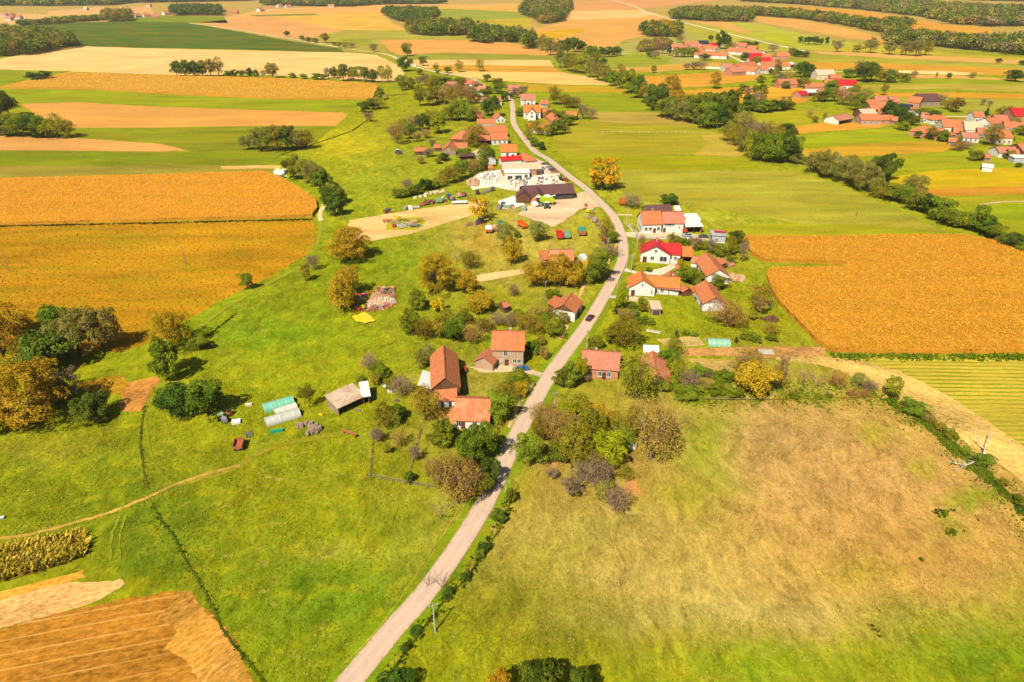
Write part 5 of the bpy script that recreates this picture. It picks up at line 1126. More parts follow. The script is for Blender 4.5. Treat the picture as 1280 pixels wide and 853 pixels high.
V("orange roofed outbuilding behind the dormer house", 677, 135.8, 689, 136.2, 7, 3.0, 5.6, 'tile', 'w_brick', "outbuilding", "outbuilding", win=False)
V("angled orange barn reaching down from the dormer house", 687.5, 138.5, 697, 146.2, 7.5, 2.8, 5.4, 'tile', 'w_brick', "barn", "barn", win=False)
V("small orange roofed house behind the pink roofed white house", 675.5, 124.8, 684, 124.6, 7, 2.8, 5.2, 'tile', 'w_cream')
V("orange roofed shed above a red farm trailer", 701.5, 138.8, 721, 139.6, 8.5, 3.2, 5.6, 'tile', 'w_wood', "shed", "open_shed", win=False, open_='f')
V("scarlet walled low outbuilding beside the orange shed", 699, 146, 712, 147, 5, 2.8, 3.6, 'red', 'w_red', "outbuilding", "outbuilding", win=False, kind='shed')
V("long orange roofed house with tiled porch among bushes", 662, 153.8, 686.5, 154.2, 8, 3.0, 5.6, 'tile_new', 'w_cream', extra=[dict(r=((668.5, 161.2), (685, 161.4), 4, 2.3, 3.4), kind='shed', roof='tile', wall='w_white')])
V("lonely orange roofed hut left of the village gardens", 518.8, 184.5, 533.5, 184.5, 5, 2.4, 3.8, 'tile', 'w_wood', "hut", "hut", win=False, gates=[('f', .5, 3, 1.6)])
V("brown hut right of the lonely orange hut", 542.5, 180.6, 551, 180.6, 4.5, 2.3, 3.6, 'tile_old', 'w_wood', "hut", "hut", win=False)
V("dark open wood store in the village garden", 575, 194, 595, 193.2, 4, 2.3, 2.8, 'brown', 'w_wood', "wood store", "open_shed", win=False, kind='shed', open_='f')
for r in """1148.5 117.2 1168 117 13 3.6 8 brown w_greywood big dark brown roofed barn on top of the right village|barn
1139.5 120.4 1152 121.6 10 3.6 7 tile w_brick orange tiled brick house before the dark brown barn
1126.5 129.6 1139 130.8 10 3.4 7 navy w_cream pale gabled house with blue black roof
1113.5 130 1126 130.2 10 3.2 6 tile w_white orange roofed white house left of the blue black roof
1133.5 139.4 1152 139.4 7 3 5 greymetal w_brick low house with pale grey roof under the blue black one
1154 140.6 1164 141.4 8 3 6 tile_pink w_white pinkish gabled house right of the pale grey roof
1180 149 1203 149.6 10 3.6 7.4 tile w_white white gabled house with broad orange roof by the village lane
1207.5 151.6 1226 152.4 11 3.6 7.6 beige w_white white house with pale beige roof beside the broad orange one
1203.5 165.4 1219.5 166 9 2.8 5 tile_pink w_white low pinkish roofed house under the pale beige roof
1157 157.6 1178 161 10 3 6 tile w_brick hip roofed orange farm house left of the broad orange roof
1216.5 139.4 1227 139.4 8 3.4 6.4 tile_old w_white brownish roofed house left of the dark conifer
1233 147.6 1243.5 146.4 9 3.4 6.4 tile w_white orange white house right of the dark conifer
1243.5 143.6 1257 144 9 3 6 tile_old w_brick orange brown barn right of the dark conifer|barn
1266 135 1290 135.2 13 4 8 red w_brick big brick barn with red roof at the right edge|barn
1243.5 162 1259.5 162.2 11 4 7.4 tile w_cream orange roofed cream house with wall tower at the right edge
1267 151.4 1282 153 9 3 6 tile_old w_brick brown tiled barn under the red roofed barn|barn
1247 183.6 1266 183.6 8 2.8 5 tile_pink w_white long white house with pinkish roof at the lower right
1273 179.6 1288 178.6 9 3 6 tile w_wood steep orange roof cut by the right edge
1230.5 192.4 1237 192.6 4 2.3 3.8 tile_old w_brick tiny brown hut in the lower right gardens|hut
1188 171.8 1196 172.6 5 2.3 4 tile w_brick little orange hut behind the garden trees|hut
1046 99.2 1067 99.6 11 3.6 7.6 red w_white white gabled house with crimson roof
1021.5 87.2 1039 87 11 4.4 8.4 beige w_cream tall pale roofed house topmost of the right hamlet
1039 93 1050 93.2 8 2.8 5.6 tile w_brick small orange roofed house behind the crimson roof
1008.5 103.2 1027 103.8 9 2.8 5.4 tile w_brick low orange roofed house left of the crimson roof
998 114 1006 113.4 8 2.8 5.2 red w_brick small red roofed brick house in the right hamlet
1023.5 112.2 1031.5 112.2 9 2.8 5.2 tile_pink w_brick pinkish roofed shed right of the white sheet roof|shed
1046 107 1054.5 108.6 8 3 6 tile_pink w_cream pink roofed house behind the bushes of the hamlet
1056.5 111.8 1061 114 6 3 6 tile_old w_white narrow white gabled house below the hamlet
1094 120.2 1106 120.2 9 3 6 tile_pink w_brick brownish red roof at the back of the brown cluster
1082 125 1092 124.6 9 3 6 tile w_brick orange roof at the upper left of the brown cluster
1096.5 127.4 1109 128.2 9 3 6 tile w_brick orange roof at the heart of the brown cluster
1106.5 125.6 1117.5 124.6 8 3.2 6.4 tile w_white white gabled house at the top right of the cluster
1075.5 136.6 1090 136 9 2.8 5.4 beige w_wood greyish roofed barn at the left of the cluster|barn
1076.5 142.6 1096 142.8 10 3 6 tile w_oldbrick wide orange roof at the lower left of the cluster
1099 136.6 1113 137 9 2.8 5.6 tile_old w_wood brown roofed barn in the middle of the cluster|barn
1115.5 135.6 1127 136 8 2.8 5.4 tile_pink w_white pinkish roof under the blue black one
1098 143.8 1116.5 143.6 8 2.6 5 tile w_brick long orange shed at the bottom of the cluster|shed
1113.5 147 1119 147 6 2.4 4 tile w_brick small brick shed behind the dark round trees|shed
1088 131 1097 131 8 3 6 tile w_brick orange roof squeezed between brown and grey roofs of the cluster
1112 121 1121 121 8 3 6 tile_pink w_brick pinkish roof at the rear right of the brown cluster
1139 134.6 1147 134.6 8 3.2 6 tile_old w_cream brownish roof right beside the blue black roof
1168 143.5 1176 143.2 7 3 5.6 tile w_white small orange roof behind the hip roofed farm house
1193 159 1202 159.6 8 2.8 5.2 tile w_brick orange outbuilding under the broad orange roof
1222 160 1230 160.4 8 2.8 5.2 tile_old w_wood brown shed right of the low pinkish house|shed
1256 152 1264 152.4 8 3 5.8 tile w_white orange white house beside the brown tiled barn
1262 186.5 1272 187 7 2.8 5 tile w_brick orange outbuilding right of the long white house
1032 99 1043 99.4 9 3 5.8 tile w_brick orange barn between crimson roof and low orange house|barn
1064 116 1072 116.4 8 3 5.8 tile_old w_wood brown barn among the hamlet bushes|barn""".split("\n"):
    q = r.split(" "); ax, ay, bx, by, W_, hw_, hr_ = map(float, q[:7]); lab = " ".join(q[9:]); ct = "house"
    if "|" in lab: lab, ct = lab.split("|")
    V(lab, ax, ay, bx, by, W_, hw_, hr_, q[7], q[8], ct, ct, group=RG, **(dict(hipa=True, hipb=True) if "hip roofed" in lab else {}))
V("white sheet roofed open shed in the right hamlet", 1008, 114.2, 1023, 113.8, 8, 3, 3.8, 'white', 'w_white', "shed", "open_shed", win=False, kind='shed', open_='f', group=RG)
V("pink roofed open barn standing alone below the hamlet", 1043, 144.6, 1057, 142.2, 9, 2.8, 5.2, 'tile_pink', 'w_white', "barn", "open_barn", win=False, open_='f', group=RG)
V("white flat roofed shed at the lower right edge", 1268, 195.6, 1290, 195.8, 4, 2.8, 3.2, 'white', 'w_grey', "shed", "shed", win=False, kind='shed', group=RG)
V("tiny white roofed cabin on the lower right meadow", 1229.5, 204.6, 1240.5, 205.6, 4.5, 2.3, 3.4, 'white', 'w_white', "cabin", "cabin", win=False, group=RG)
for r in """844.5 55.4 857 57 12 tile_pink w_white pink roofed white house leftmost in the far village
858.5 51.6 870 51.6 12 tile w_brick orange house at the back left of the far village
855.5 59 872 58.6 12 tile w_brick orange barn at the front left of the far village
874 50.8 883 50.8 11 navy w_white white house with dark roof in the far village
889 53.6 897 53.6 11 red w_white red roofed house left of the tall dark trees
913.5 53.4 923 53.4 11 tile_pink w_white pinkish house right of the tall dark trees
917 59.6 936 61 14 tile w_white long orange roofed white house in the middle of the far village
941 61.4 951 63.2 12 tile_pink w_white pink roofed house at the upper right of the far village
939 66.6 951 66.6 12 red w_brick bright red roofed house above the white gables
876.5 63.8 903 64.8 13 tile w_white very long orange roofed building with white wall
940.5 71.6 958 71.6 11 red w_white scarlet roofed house with white gable in the far village
951.5 77.2 961 76.6 11 tile w_white white gabled orange house at the lower right of the far village
961.5 77.2 981 77 10 tile w_white orange house row at the right end of the far village
922.5 79.6 938 77.4 11 tile w_brick orange roofed farm with dark gateways, front of the far village
913.5 84.4 925 83.6 10 tile_pink w_brick brownish pink house lowest in the far village
930.5 81.8 945 83.4 10 tile w_white orange and white house by the pale wall
973.5 65.4 984 65.6 9 tile w_brick lonely orange house right of the far village
976 98.8 991 98.6 9 tile_old w_brick low brown roof in the bushes between the villages
888 57 896 57.6 10 tile w_white orange and white house before the red roofed one
866 55 874 55 10 tile_pink w_white pink roof squeezed behind the orange barn
848 59.5 855 60 10 tile w_white small orange white house at the front left corner
880 56 887 56 10 tile w_brick orange roof at the crossing of the far village
900 49.6 907 49.6 10 tile w_white orange white house topmost behind the tall trees
926 53.6 933 54 10 tile w_brick orange roof behind the long orange white house
937 57 945 57.4 10 tile w_white orange white house left of the pink roof
956 67.6 964 68 10 tile w_brick orange barn right of the bright red roof
905 79.4 913 79.4 9 tile_pink w_white pinkish outbuilding left of the farm with gateways
948 81.8 957 81.6 9 tile w_white orange white house right of the pale wall
966 72 974 72 9 tile_pink w_brick pinkish barn at the right rear of the far village""".split("\n"):
    q = r.split(" "); V(" ".join(q[7:]), *map(float, q[:4]), float(q[4]), 3.4, 7.2, q[5], q[6], group=FG)
V("white roofed shed at the right end of the far village", 982.5, 79.6, 991, 79.4, 9, 3, 4, 'white', 'w_brick', "shed", "open_shed", win=False, kind='shed', open_='f', group=FG)
TG = "tiny houses near the horizon"
for i, r in enumerate("""2 16 8 16 tile_pink w_white white walled house leftmost on the horizon|12 17.5 18 17 tile w_brick orange brick house second on the left horizon|6 20 14 20 tile_pink w_white pink roofed house nearest on the left horizon|20 18.5 26 18.5 tile_old w_white brownish roofed house at the right of the leftmost hamlet
105 8.5 109 8.5 beige w_white lone white house on the tan field near the horizon|167 17 174 16.6 tile_pink w_white pink roofed house at the left end of the horizon hamlet|178 16.5 186 16.2 tile w_cream orange roofed house in the horizon hamlet|189 18 198 17.8 tile_pink w_brick pink brick house lowest in the horizon hamlet|203 14 212 13.6 tile_pink w_white pale pinkish house at the right of the horizon hamlet
182 4.5 188 4.5 tile w_white orange roofed house above the horizon hamlet|222 13 226 13 tile_pink w_white pinkish house left of the dark wood|245 4 250 3.8 red w_white red roofed house on the top edge|275 10.5 281 10.2 tile_pink w_brick pinkish barn right of the dark wood|288 12.5 297 12.5 tile w_brick orange roofed farm right of the dark wood
322 10 328 9.6 tile_pink w_white pinkish house at the hedge left of the top middle|334 8.5 340 8.4 tile w_white orange house second at the top hedge|346 5.4 352 5.2 tile_pink w_white pink roofed house third at the top hedge|356 6 363 5.8 tile_old w_white white walled house fourth at the top hedge|410 5.6 418 5.6 tile_pink w_cream cream house on the top edge left of the middle""".replace("\n", "|").split("|")):
    q = r.split(" "); V(" ".join(q[6:]), *map(float, q[:4]), 13, 4, 9, q[4], q[5], group=TG)
# ------------------------------------------------------------------ paints
PA = {k: m_paint("paint_"+k, c, .4, wear=wr) for k, c, wr in [('red', C(225, 45, 35), .25), ('darkred', C(95, 22, 28), .05), ('green', C(20, 165, 125), .2), ('palegreen', C(140, 175, 140), .4), ('orange', C(245, 110, 20), .2),
      ('white', C(250, 248, 245), .1), ('yellow', C(248, 215, 20), .15), ('lime', C(205, 225, 20), .1), ('blue', C(60, 110, 170), .2), ('silver', C(150, 170, 190), .05), ('navy', C(50, 70, 95), .05),
      ('rust', C(190, 105, 70), .6), ('grey', C(150, 148, 150), .4), ('black', C(40, 38, 40), .3), ('tan', C(225, 180, 140), .5), ('brown', C(150, 80, 55), .5)]}
def root_at(name, label, cat, px, py, rz=0, group=None, sc=None):
    x, y = P(px, py); o = empty(name, (x, y, 0), rz, sc); return tag(o, label, cat, group)
def wheel(mb_parent, x, y, r, w_=0.22, name="wheel"):
    t = MB().tube((x, y-w_/2, r), (x, y+w_/2, r), r, n=14).build("wheel", M['dark'], mb_parent)
    MB().tube((x, y-w_/2-.015, r), (x, y+w_/2+.015, r), r*.55, n=10).build("rim", M['steel'], t)
def make_car(label, px, py, deg, paint, cat="car", group=None, van=False, name="parked_car", L=4.2, W=1.75):
    o = root_at(name, label, cat, px, py, math.radians(deg), group)
    h = 1.45 if not van else 2.3
    if van: pr = [(-L/2, .35), (L/2, .35), (L/2, 1.1), (L/2-.9, 1.25), (L/2-1.4, h), (-L/2, h)]
    else: pr = [(-L/2, .3), (L/2, .3), (L/2, .72), (L/2-.15, .86), (L/2-1.1, .95), (-L/2+.6, .98), (-L/2+.05, .9)]
    m = MB().prism(pr, -W/2, W/2); bd = m.mesh("body", paint); bm = bmesh.new(); bm.from_mesh(bd)
    bmesh.ops.bevel(bm, geom=list(bm.edges), offset=.06, segments=2, affect='EDGES'); bm.to_mesh(bd); bm.free(); link("body", bd, o)
    if not van:
        g = MB(); g.add([(L/2-1.25, -W/2+.08, .93), (L/2-1.25, W/2-.08, .93), (-L/2+.45, W/2-.08, .95), (-L/2+.45, -W/2+.08, .95),
                         (L/2-1.95, -W/2+.25, h-.04), (L/2-1.95, W/2-.25, h-.04), (-L/2+1.0, W/2-.25, h-.04), (-L/2+1.0, -W/2+.25, h-.04)],
                        [(0, 1, 5, 4), (1, 2, 6, 5), (2, 3, 7, 6), (3, 0, 4, 7), (4, 5, 6, 7), (3, 2, 1, 0)]); g.build("windows", M['glass'], o)
        MB().box((-.45, 0, h-.01), (L-3.0, W-.52, .07)).build("roof_panel", paint, o)
    else: 
        MB().add([(L/2-.86, -W/2+.12, 1.29), (L/2-.86, W/2-.12, 1.29), (L/2-1.38, W/2-.12, h-.08), (L/2-1.38, -W/2+.12, h-.08)], [(0, 1, 2, 3)]).build("windscreen", M['glass'], o)
    for sx in (-1, 1):
        for sy in (-1, 1): wheel(o, sx*(L/2-.78), sy*(W/2-.1), .31)
    for sy in (-1, 1):
        MB().box((L/2-.01, sy*(W/2-.3), .66), (.08, .34, .14)).build("headlight", PA['white'], o); MB().box((-L/2+.02, sy*(W/2-.26), .74), (.08, .26, .16)).build("tail_light", PA['red'], o)
    return o
make_car("dark red car driving on the village road", 737.5, 399.5, 62, PA['darkred'], name="driving_car")
CG = "cars parked at the double house"
make_car("silver blue car parked at the end of the paved yard", 858.5, 296, 165, PA['silver'], group=CG)
make_car("dark blue grey car parked beside the white garage", 879, 297.6, 172, PA['navy'], group=CG)
make_car("red car parked at the roadside by the small conifer", 706, 226, 130, PA['red'])
CS = "cars parked on the forecourt by the road"
for q in ((681, 206, 'black', "black car furthest up the forecourt"), (686.5, 210.5, 'grey', "grey car behind the black forecourt car"), (690, 213.5, 'darkred', "dark red car in the middle of the forecourt"), (692.5, 216.2, 'rust', "rust red car nearest on the forecourt"), (676.5, 212, 'silver', "silver car beside the beige hall's gate")):
    make_car(q[3], q[0], q[1], 165, PA[q[2]], group=CS)
make_car("blue car by the gate of the brick farm", 652.5, 463.5, 20, PA['blue'])
make_car("tiny blue car on the northern field road", 559, 94.5, 20, PA['blue'])
make_car("white van parked right of the low brick house", 728.5, 326, 105, PA['white'], "van", van=True, name="parked_van", L=5.6, W=2.0)
make_car("small white van at the mapped northern track bend", 518, 84, 170, PA['white'], "van", van=True, name="parked_van", L=4.6, W=1.9)["label"] = "small white van on the northern field road"
def trailer(label, px, py, deg, paint, inner=None, L=5.2, W=2.3, H=1.1, name="farm_trailer", group="trailers in the machine field", cat="trailer", cover=None):
    o = root_at(name, label, cat, px, py, math.radians(deg), group)
    m = MB()
    for y in (-W/2, W/2): m.box((0, y, .95+H/2), (L, .08, H))
    for x in (-L/2, L/2): m.box((x, 0, .95+H/2), (.08, W-.1, H))
    m.box((0, 0, .95), (L-.09, W-.09, .12)); m.build("box_body", paint, o)
    MB().box((0, 0, .75), (L*.95, .7, .22)).build("chassis", M['steel'], o)
    MB().tube((L/2, 0, .75), (L/2+1.5, 0, .55), .07).build("drawbar", M['steel'], o)
    for x in (-L*.3, L*.3):
        for y in (-W*.42, W*.42): wheel(o, x, y, .42, .28)
    if cover:
        MB().add([(-L/2-.05, -W/2-.05, .97+H), (L*.45, -W/2-.05, .97+H), (L*.45, W/2+.05, .97+H), (-L/2-.05, W/2+.05, .97+H), (-L/2, 0, 1.25+H), (L*.45, 0, 1.25+H)], [(0, 1, 5, 4), (4, 5, 2, 3), (0, 4, 3), (1, 2, 5)]).build("tarpaulin", cover, o)
    return o
trailer("long red tipping trailer, leftmost of the three parked together", 699.5, 297, 92, PA['red'], L=7, W=2.6)
trailer("pale green trailer with an orange end, middle of the three", 708.5, 297, 92, PA['palegreen'], L=5.6, W=2.7)
trailer("trailer covered with a bright green tarpaulin", 727, 293.5, 92, PA['rust'], L=5.2, W=3.0, H=1.6, cover=PA['green'])
trailer("orange tipper trailer below the wooden pole", 653, 284, 115, PA['orange'], L=6.5, W=2.4)
trailer("green machine box behind the grey willow", 628, 283, 120, PA['green'], L=4, W=2.4)
trailer("white and red seed trailer beside the left machine pair", 611, 290, 95, PA['rust'], L=5.5, W=2.8, cover=PA['white'])
trailer("small reddish trailer, right of the white and red one", 620, 288.5, 95, PA['rust'], L=4.2, W=2.6, cover=PA['tan'])
trailer("rust red farm trailer alone on the lower left meadow", 299.5, 560, 100, PA['rust'], L=3.4, W=2.1, H=.8, group=None)
trailer("white flat trailer on the sandy yard strip", 574.5, 255.5, 8, PA['white'], L=7.5, W=2.2, H=.5)
trailer("red trailer with ladder behind the villa's orange garage", 855.5, 291, 85, PA['red'], L=3.4, W=2, H=1.0, group=None)
trailer("orange farm wagon on the verge by the round bend", 778, 256, 80, PA['orange'], L=4.5, W=2.6, H=1.9, group=None)
trailer("red farm trailer before the angled orange barn", 708, 145.4, 20, PA['red'], L=6, W=2.4, H=1.0, group=None)
def tractor(label, px, py, deg, paint, group=None, sc=1.0, cab=True):
    o = root_at("tractor", label, "tractor", px, py, math.radians(deg), group, (sc, sc, sc))
    MB().box((.9, 0, 1.15), (1.9, .75, .7), taper=.88).build("bonnet", paint, o)
    if cab:
        MB().box((-.55, 0, 1.85), (1.2, 1.3, 1.2), taper=.9).build("cab", M['glass'], o); MB().box((-.55, 0, 2.5), (1.4, 1.4, .12)).build("cab_roof", PA['white'], o)
    else: MB().box((-.6, 0, 1.3), (.5, .5, .5)).build("seat", PA['black'], o)
    for y in (-.8, .8):
        wheel(o, -.7, y, .8, .4); wheel(o, 1.4, y*.85, .5, .28)
        MB().box((-.7, y, 1.68), (1.3, .46, .08)).build("mudguard", paint, o)
    MB().tube((1.3, 0, 1.4), (1.3, 0, 2.3), .05).build("exhaust", M['dark'], o)
    return o
def combine(label, px, py, deg, p1, p2, sc=1.0):
    o = root_at("combine_harvester", label, "harvester", px, py, math.radians(deg), None, (sc, sc, sc))
    MB().prism([(-3.2, 1.1), (2.2, 1.0), (2.4, 2.6), (1.6, 3.3), (-2.2, 3.3), (-3.4, 2.4)], -1.3, 1.3).build("body", p1, o)
    MB().box((2.7, 0, 2.5), (1.3, 1.9, 1.6), taper=.92).build("cab", M['glass'], o); MB().box((2.7, 0, 3.38), (1.6, 2.1, .16)).build("cab_roof", p2, o)
    MB().prism([(3.0, .9), (4.6, .3), (4.9, .3), (4.9, .9), (3.2, 1.6)], -2.1, 2.1).build("header", p2, o)
    MB().tube((-1.5, 1.1, 3.3), (-3.6, 1.4, 3.9), .2).build("unloading_pipe", p2, o); MB().box((-1, 0, 3.5), (2.0, 2.0, .4), taper=.8).build("grain_tank", p2, o)
    for y in (-1.4, 1.4): wheel(o, 2.1, y, .95, .55); wheel(o, -2.5, y*.9, .55, .4)
    return o
combine("lime and white combine harvester in the gravel yard", 681, 256.5, -165, PA['lime'], PA['white'], 1.3)
combine("white and lime harvester at the corner of the corn field", 353, 221, -20, PA['white'], PA['lime'], 1.25)
tractor("grey covered tractor before the lime harvester", 683, 260.5, 95, PA['grey'], None, 1.3)
tractor("dark tractor under the brown workshop's eave", 699, 247, 60, PA['navy'], None, 1.2)
tractor("small blue tractor by the stone wall left of the village", 498.5, 193, 30, PA['blue'], None, 1.2)
tractor("red tractor beside the barn's shaded wall", 580, 465, 80, PA['red'], None, .8, False)
# implements: frame + tines + drum etc, each its own
JUNK = []
def make_junk(kind, paint, p2):
    parts = []
    if kind == 0:
        m = MB()
        for y in (-.9, 0, .9): m.box((0, y, .6), (2.6, .1, .12))
        for x in (-1.2, 0, 1.2): m.box((x, 0, .72), (.1, 2, .1))
        parts.append(("frame", m.mesh("frame", paint)))
        m = MB()
        for x in (-1.1, -.4, .4, 1.1):
            for y in (-.8, 0, .8): m.tube((x, y, .6), (x+.15, y, .05), .05, n=5)
        parts.append(("tines", m.mesh("tines", M['steel'])))
    elif kind == 1:
        parts.append(("drum", MB().tube((-.9, 0, .8), (.9, 0, .8), .65, n=12).mesh("drum", paint)))
        parts.append(("hopper", MB().box((0, 0, 1.6), (1.2, 1.0, .8), taper=1.4).mesh("hopper", p2)))
        m = MB()
        for s in (-1, 1): m.tube((s*1.0, 0, .4), (s*1.15, 0, .4), .4, n=10)
        parts.append(("wheels", m.mesh("wheels", M['dark'])))
    elif kind == 2:
        m = MB().prism([(-1.2, .5), (1.0, .5), (1.3, 1.2), (.4, 1.9), (-1.0, 1.6)], -.7, .7); parts.append(("casing", m.mesh("casing", paint)))
        parts.append(("chute", MB().tube((.6, 0, 1.6), (1.8, 0, 2.4), .14, n=8).mesh("chute", p2)))
        m = MB()
        for s in (-1, 1): m.tube((0, s*.75, .4), (0, s*.95, .4), .4, n=10)
        parts.append(("wheels", m.mesh("wheels", M['dark'])))
    else:
        m = MB().box((0, 0, .55), (2.4, 1.2, .9)); parts.append(("tank", m.mesh("tank", paint)))
        parts.append(("rack", MB().box((0, 0, 1.12), (2.6, .2, .14)).box((0, .5, 1.12), (2.6, .1, .2)).mesh("rack", p2)))
    JUNK.append(parts)
CN = ['red', 'blue', 'white', 'rust', 'grey', 'yellow', 'black', 'tan', 'brown', 'palegreen']
JC = []
for k in range(4):
    for c in CN:
        make_junk(k, PA[c], PA[CN[(CN.index(c)+3) % 10]]); JC.append((k, c))
JN = ["harrow frame", "drum seeder", "chaff cutter", "tank rack"]
def junk_row(where, group, pts, sc=1.0, kinds=None):
    r = random.Random(len(where)); cnt = {}
    L = [(px, py, r.randrange(40)) for px, py in pts]
    for px, py, j in L: cnt[j] = cnt.get(j, 0)+1
    seen = {}
    for px, py, j in L:
        k, c = JC[j]; seen[j] = seen.get(j, 0)+1
        lab = "%s coloured %s %s" % (c if c not in ('palegreen',) else 'pale green', JN[k], where)
        if cnt[j] > 1: lab += ", %s from left" % ORD[seen[j]-1]
        s = sc*r.uniform(.8, 1.25); o = root_at("farm_implement", lab, "farm machine", px, py, r.uniform(0, 6.28), group, (s, s, s))
        for nme, me_ in JUNK[j]: link(nme, me_, o)
junk_row("in the row beside the road bend", "implements beside the road bend", sorted([(731, 262), (732.5, 258), (735, 266), (737, 271), (740, 268), (742, 274), (744, 279), (734, 273), (747, 283), (750, 281), (749, 287), (753, 291), (752, 296), (756, 297), (755, 302), (751, 306), (758, 306), (738, 263), (741, 262), (754, 286)]), 1.0)
junk_row("along the upper rim of the sandy yard", "implements along the sandy yard", sorted([(484, 266), (489, 265), (507, 262), (513, 262), (520, 260.5), (527, 258), (534, 256), (540, 255), (544, 253.5), (549, 254), (556, 252.5), (561, 249.5), (574, 247), (580, 246), (586, 245), (592, 243.5), (597, 243), (603, 242.5), (610, 240.5), (616, 239), (566, 251), (588, 250)]), 1.2)
junk_row("on the grass island of the yard", "implements on the grass island", sorted([(484.5, 278), (494, 279), (493, 284), (500, 281), (502, 285), (508, 282), (513, 283), (518, 284), (523, 278), (507, 277), (524, 284), (498, 276)]), 1.3)
junk_row("on the rubble of the scrap yard", "things on the rubble yard", sorted([(448, 388), (454, 386), (463, 382), (468, 386), (476, 385), (484, 382), (490, 379), (472, 368), (480, 366), (488, 366), (452, 376), (444, 382), (492, 372), (457, 372)]), .9)
junk_row("beside the sparse gold trees", "implements by the gold trees", [(583, 283), (587, 282), (595, 281), (599, 280), (602, 277)], 1.1)
junk_row("left of the pale concrete slab", "machines left of the slab", [(624, 261), (629, 259), (634, 260), (638, 258), (655, 263)], 1.3)
junk_row("inside the open shed on the meadow", "tools in the open shed", [(424, 508), (430, 504), (437, 502), (445, 499), (455, 496), (460, 493)], .75)
junk_row("on the grass by the open shed", "odds and ends near the shed", [(402, 519), (447, 514), (481, 485), (488, 489), (496, 502), (465, 500)], .55)
junk_row("beside the meadow track on the far left", "scrap by the left meadow track", [(287, 519), (277, 525), (281, 528), (311, 545)], .9)
# greenhouses: hooped film tunnels
def tunnel(label, a, b, W, H, skin, name="greenhouse", group=None):
    A = P(*a); B = P(*b); c = ((A[0]+B[0])/2, (A[1]+B[1])/2); rz = math.atan2(B[1]-A[1], B[0]-A[0]); L = math.dist(A, B)
    o = empty(name, (c[0], c[1], 0), rz); tag(o, label, "greenhouse", group)
    n = 12; pr = [(-math.cos(math.pi*i/n)*W/2, math.sin(math.pi*i/n)*H) for i in range(n+1)]
    vs = []; fs = []
    for x in (-L/2, L/2):
        for y, z in pr: vs.append((x, y, z))
    for i in range(n): fs.append((i, i+1, n+2+i, n+1+i))
    fs += [tuple(range(n+1)), tuple(range(n+1, 2*n+2))[::-1]]
    MB().add(vs, fs).build("film", skin, o)
    k = max(3, int(L/1.6))
    for j in range(k+1):
        x = -L/2+L*j/k; m = MB()
        for i in range(n): m.tube((x, pr[i][0]*1.012, pr[i][1]*1.012), (x, pr[i+1][0]*1.012, pr[i+1][1]*1.012), .035, n=5, caps=False)
        m.build("hoop", PA['white'], o)
    return o
def m_film(name, c):
    t = NT(name); co = t.coord(); a = t.noise(co, .8, 4); col = t.scalecol(c, t.maprange(a, .3, .7, .85, 1.1)); t.principled(col, .3, spec=.5); return t.m
GG = "greenhouse tunnels on the left meadow"
tunnel("teal film greenhouse tunnel, upper of the three on the meadow", (330, 513), (366.5, 502.5), 3.4, 1.7, m_film("teal_film", C(130, 205, 175)), group=GG)
tunnel("short white ribbed greenhouse tunnel, middle of the three", (344, 517), (370.5, 508.5), 2.4, 1.2, m_film("white_film", C(225, 220, 200)), group=GG)
tunnel("grey film greenhouse tunnel, lowest of the three", (332.5, 530), (374.5, 517.5), 3.2, 1.6, m_film("grey_film", C(205, 205, 195)), group=GG)
tunnel("greenhouse with teal middle in the garden on the right", (884, 430), (911, 430.5), 3.6, 1.7, m_film("teal_film_b", C(150, 200, 170)))
# poles
def pole(label, px, py, H=6.6, wood=False, cross=True, cat="utility pole", group="utility poles", rz=0.4):
    o = root_at("utility_pole", label, cat, px, py, rz, group)
    MB().tube((0, 0, -.2), (0, 0, H), .16, .10, 8).build("shaft", M['w_greywood'] if wood else M['concrete'], o)
    if cross:
        MB().box((0, 0, H-.35), (1.5, .1, .1)).build("crossarm", M['steel'], o)
        for x in (-.65, 0, .65): MB().tube((x, 0, H-.3), (x, 0, H-.05), .05, .07, 6).build("insulator", PA['white'], o)
    return o
for q in ((544, 790, 6.8, "concrete pole nearest the camera beside the road ditch"), (693, 518.5, 6.8, "concrete pole beside the road above the thicket"), (733.5, 437, 6.6, "concrete pole at the corner of the pink roofed house"),
          (789, 338.5, 6.4, "concrete pole on the verge before the villa"), (796, 312, 8.2, "concrete pole at the villa's yard corner"), (770.6, 376, 7, "concrete pole by the white footbridge"), (783, 282, 8, "tall pole left of the large white house"),
          (646.5, 282, 8.5, "pole above the orange tipper trailer"), (730, 256, 8.5, "pole at the gravel yard entrance"), (632.5, 628, 5.6, "pole at the roadside below the thicket"), (681.5, 378, 8, "pole behind the roadside barn"),
          (643.5, 480, 6, "pole in the garden of the brick farm"), (682, 216, 8, "pole on the stone works forecourt"), (232, 330, 7, "lone pole in the left soy field"), (759, 318, 7, "pole in the lane by the bend")):
    pole(q[3], q[0], q[1], q[2], wood="lone" in q[3] or "behind" in q[3])
def leaning(label, base, top, H):
    x, y = P(*base); X1, Y1 = P(*top, H); o = empty("utility_pole", (x, y, 0)); tag(o, label, "utility pole", "utility poles")
    MB().tube((0, 0, -.1), (X1-x, Y1-y, H), .15, .1, 8).build("shaft", M['w_greywood'], o); return o
leaning("pole leaning left at the left edge", (12, 340), (3, 317), 7.5)
leaning("slanted stay pole beside the tall pole of the white house", (792, 290), (785, 270), 6)
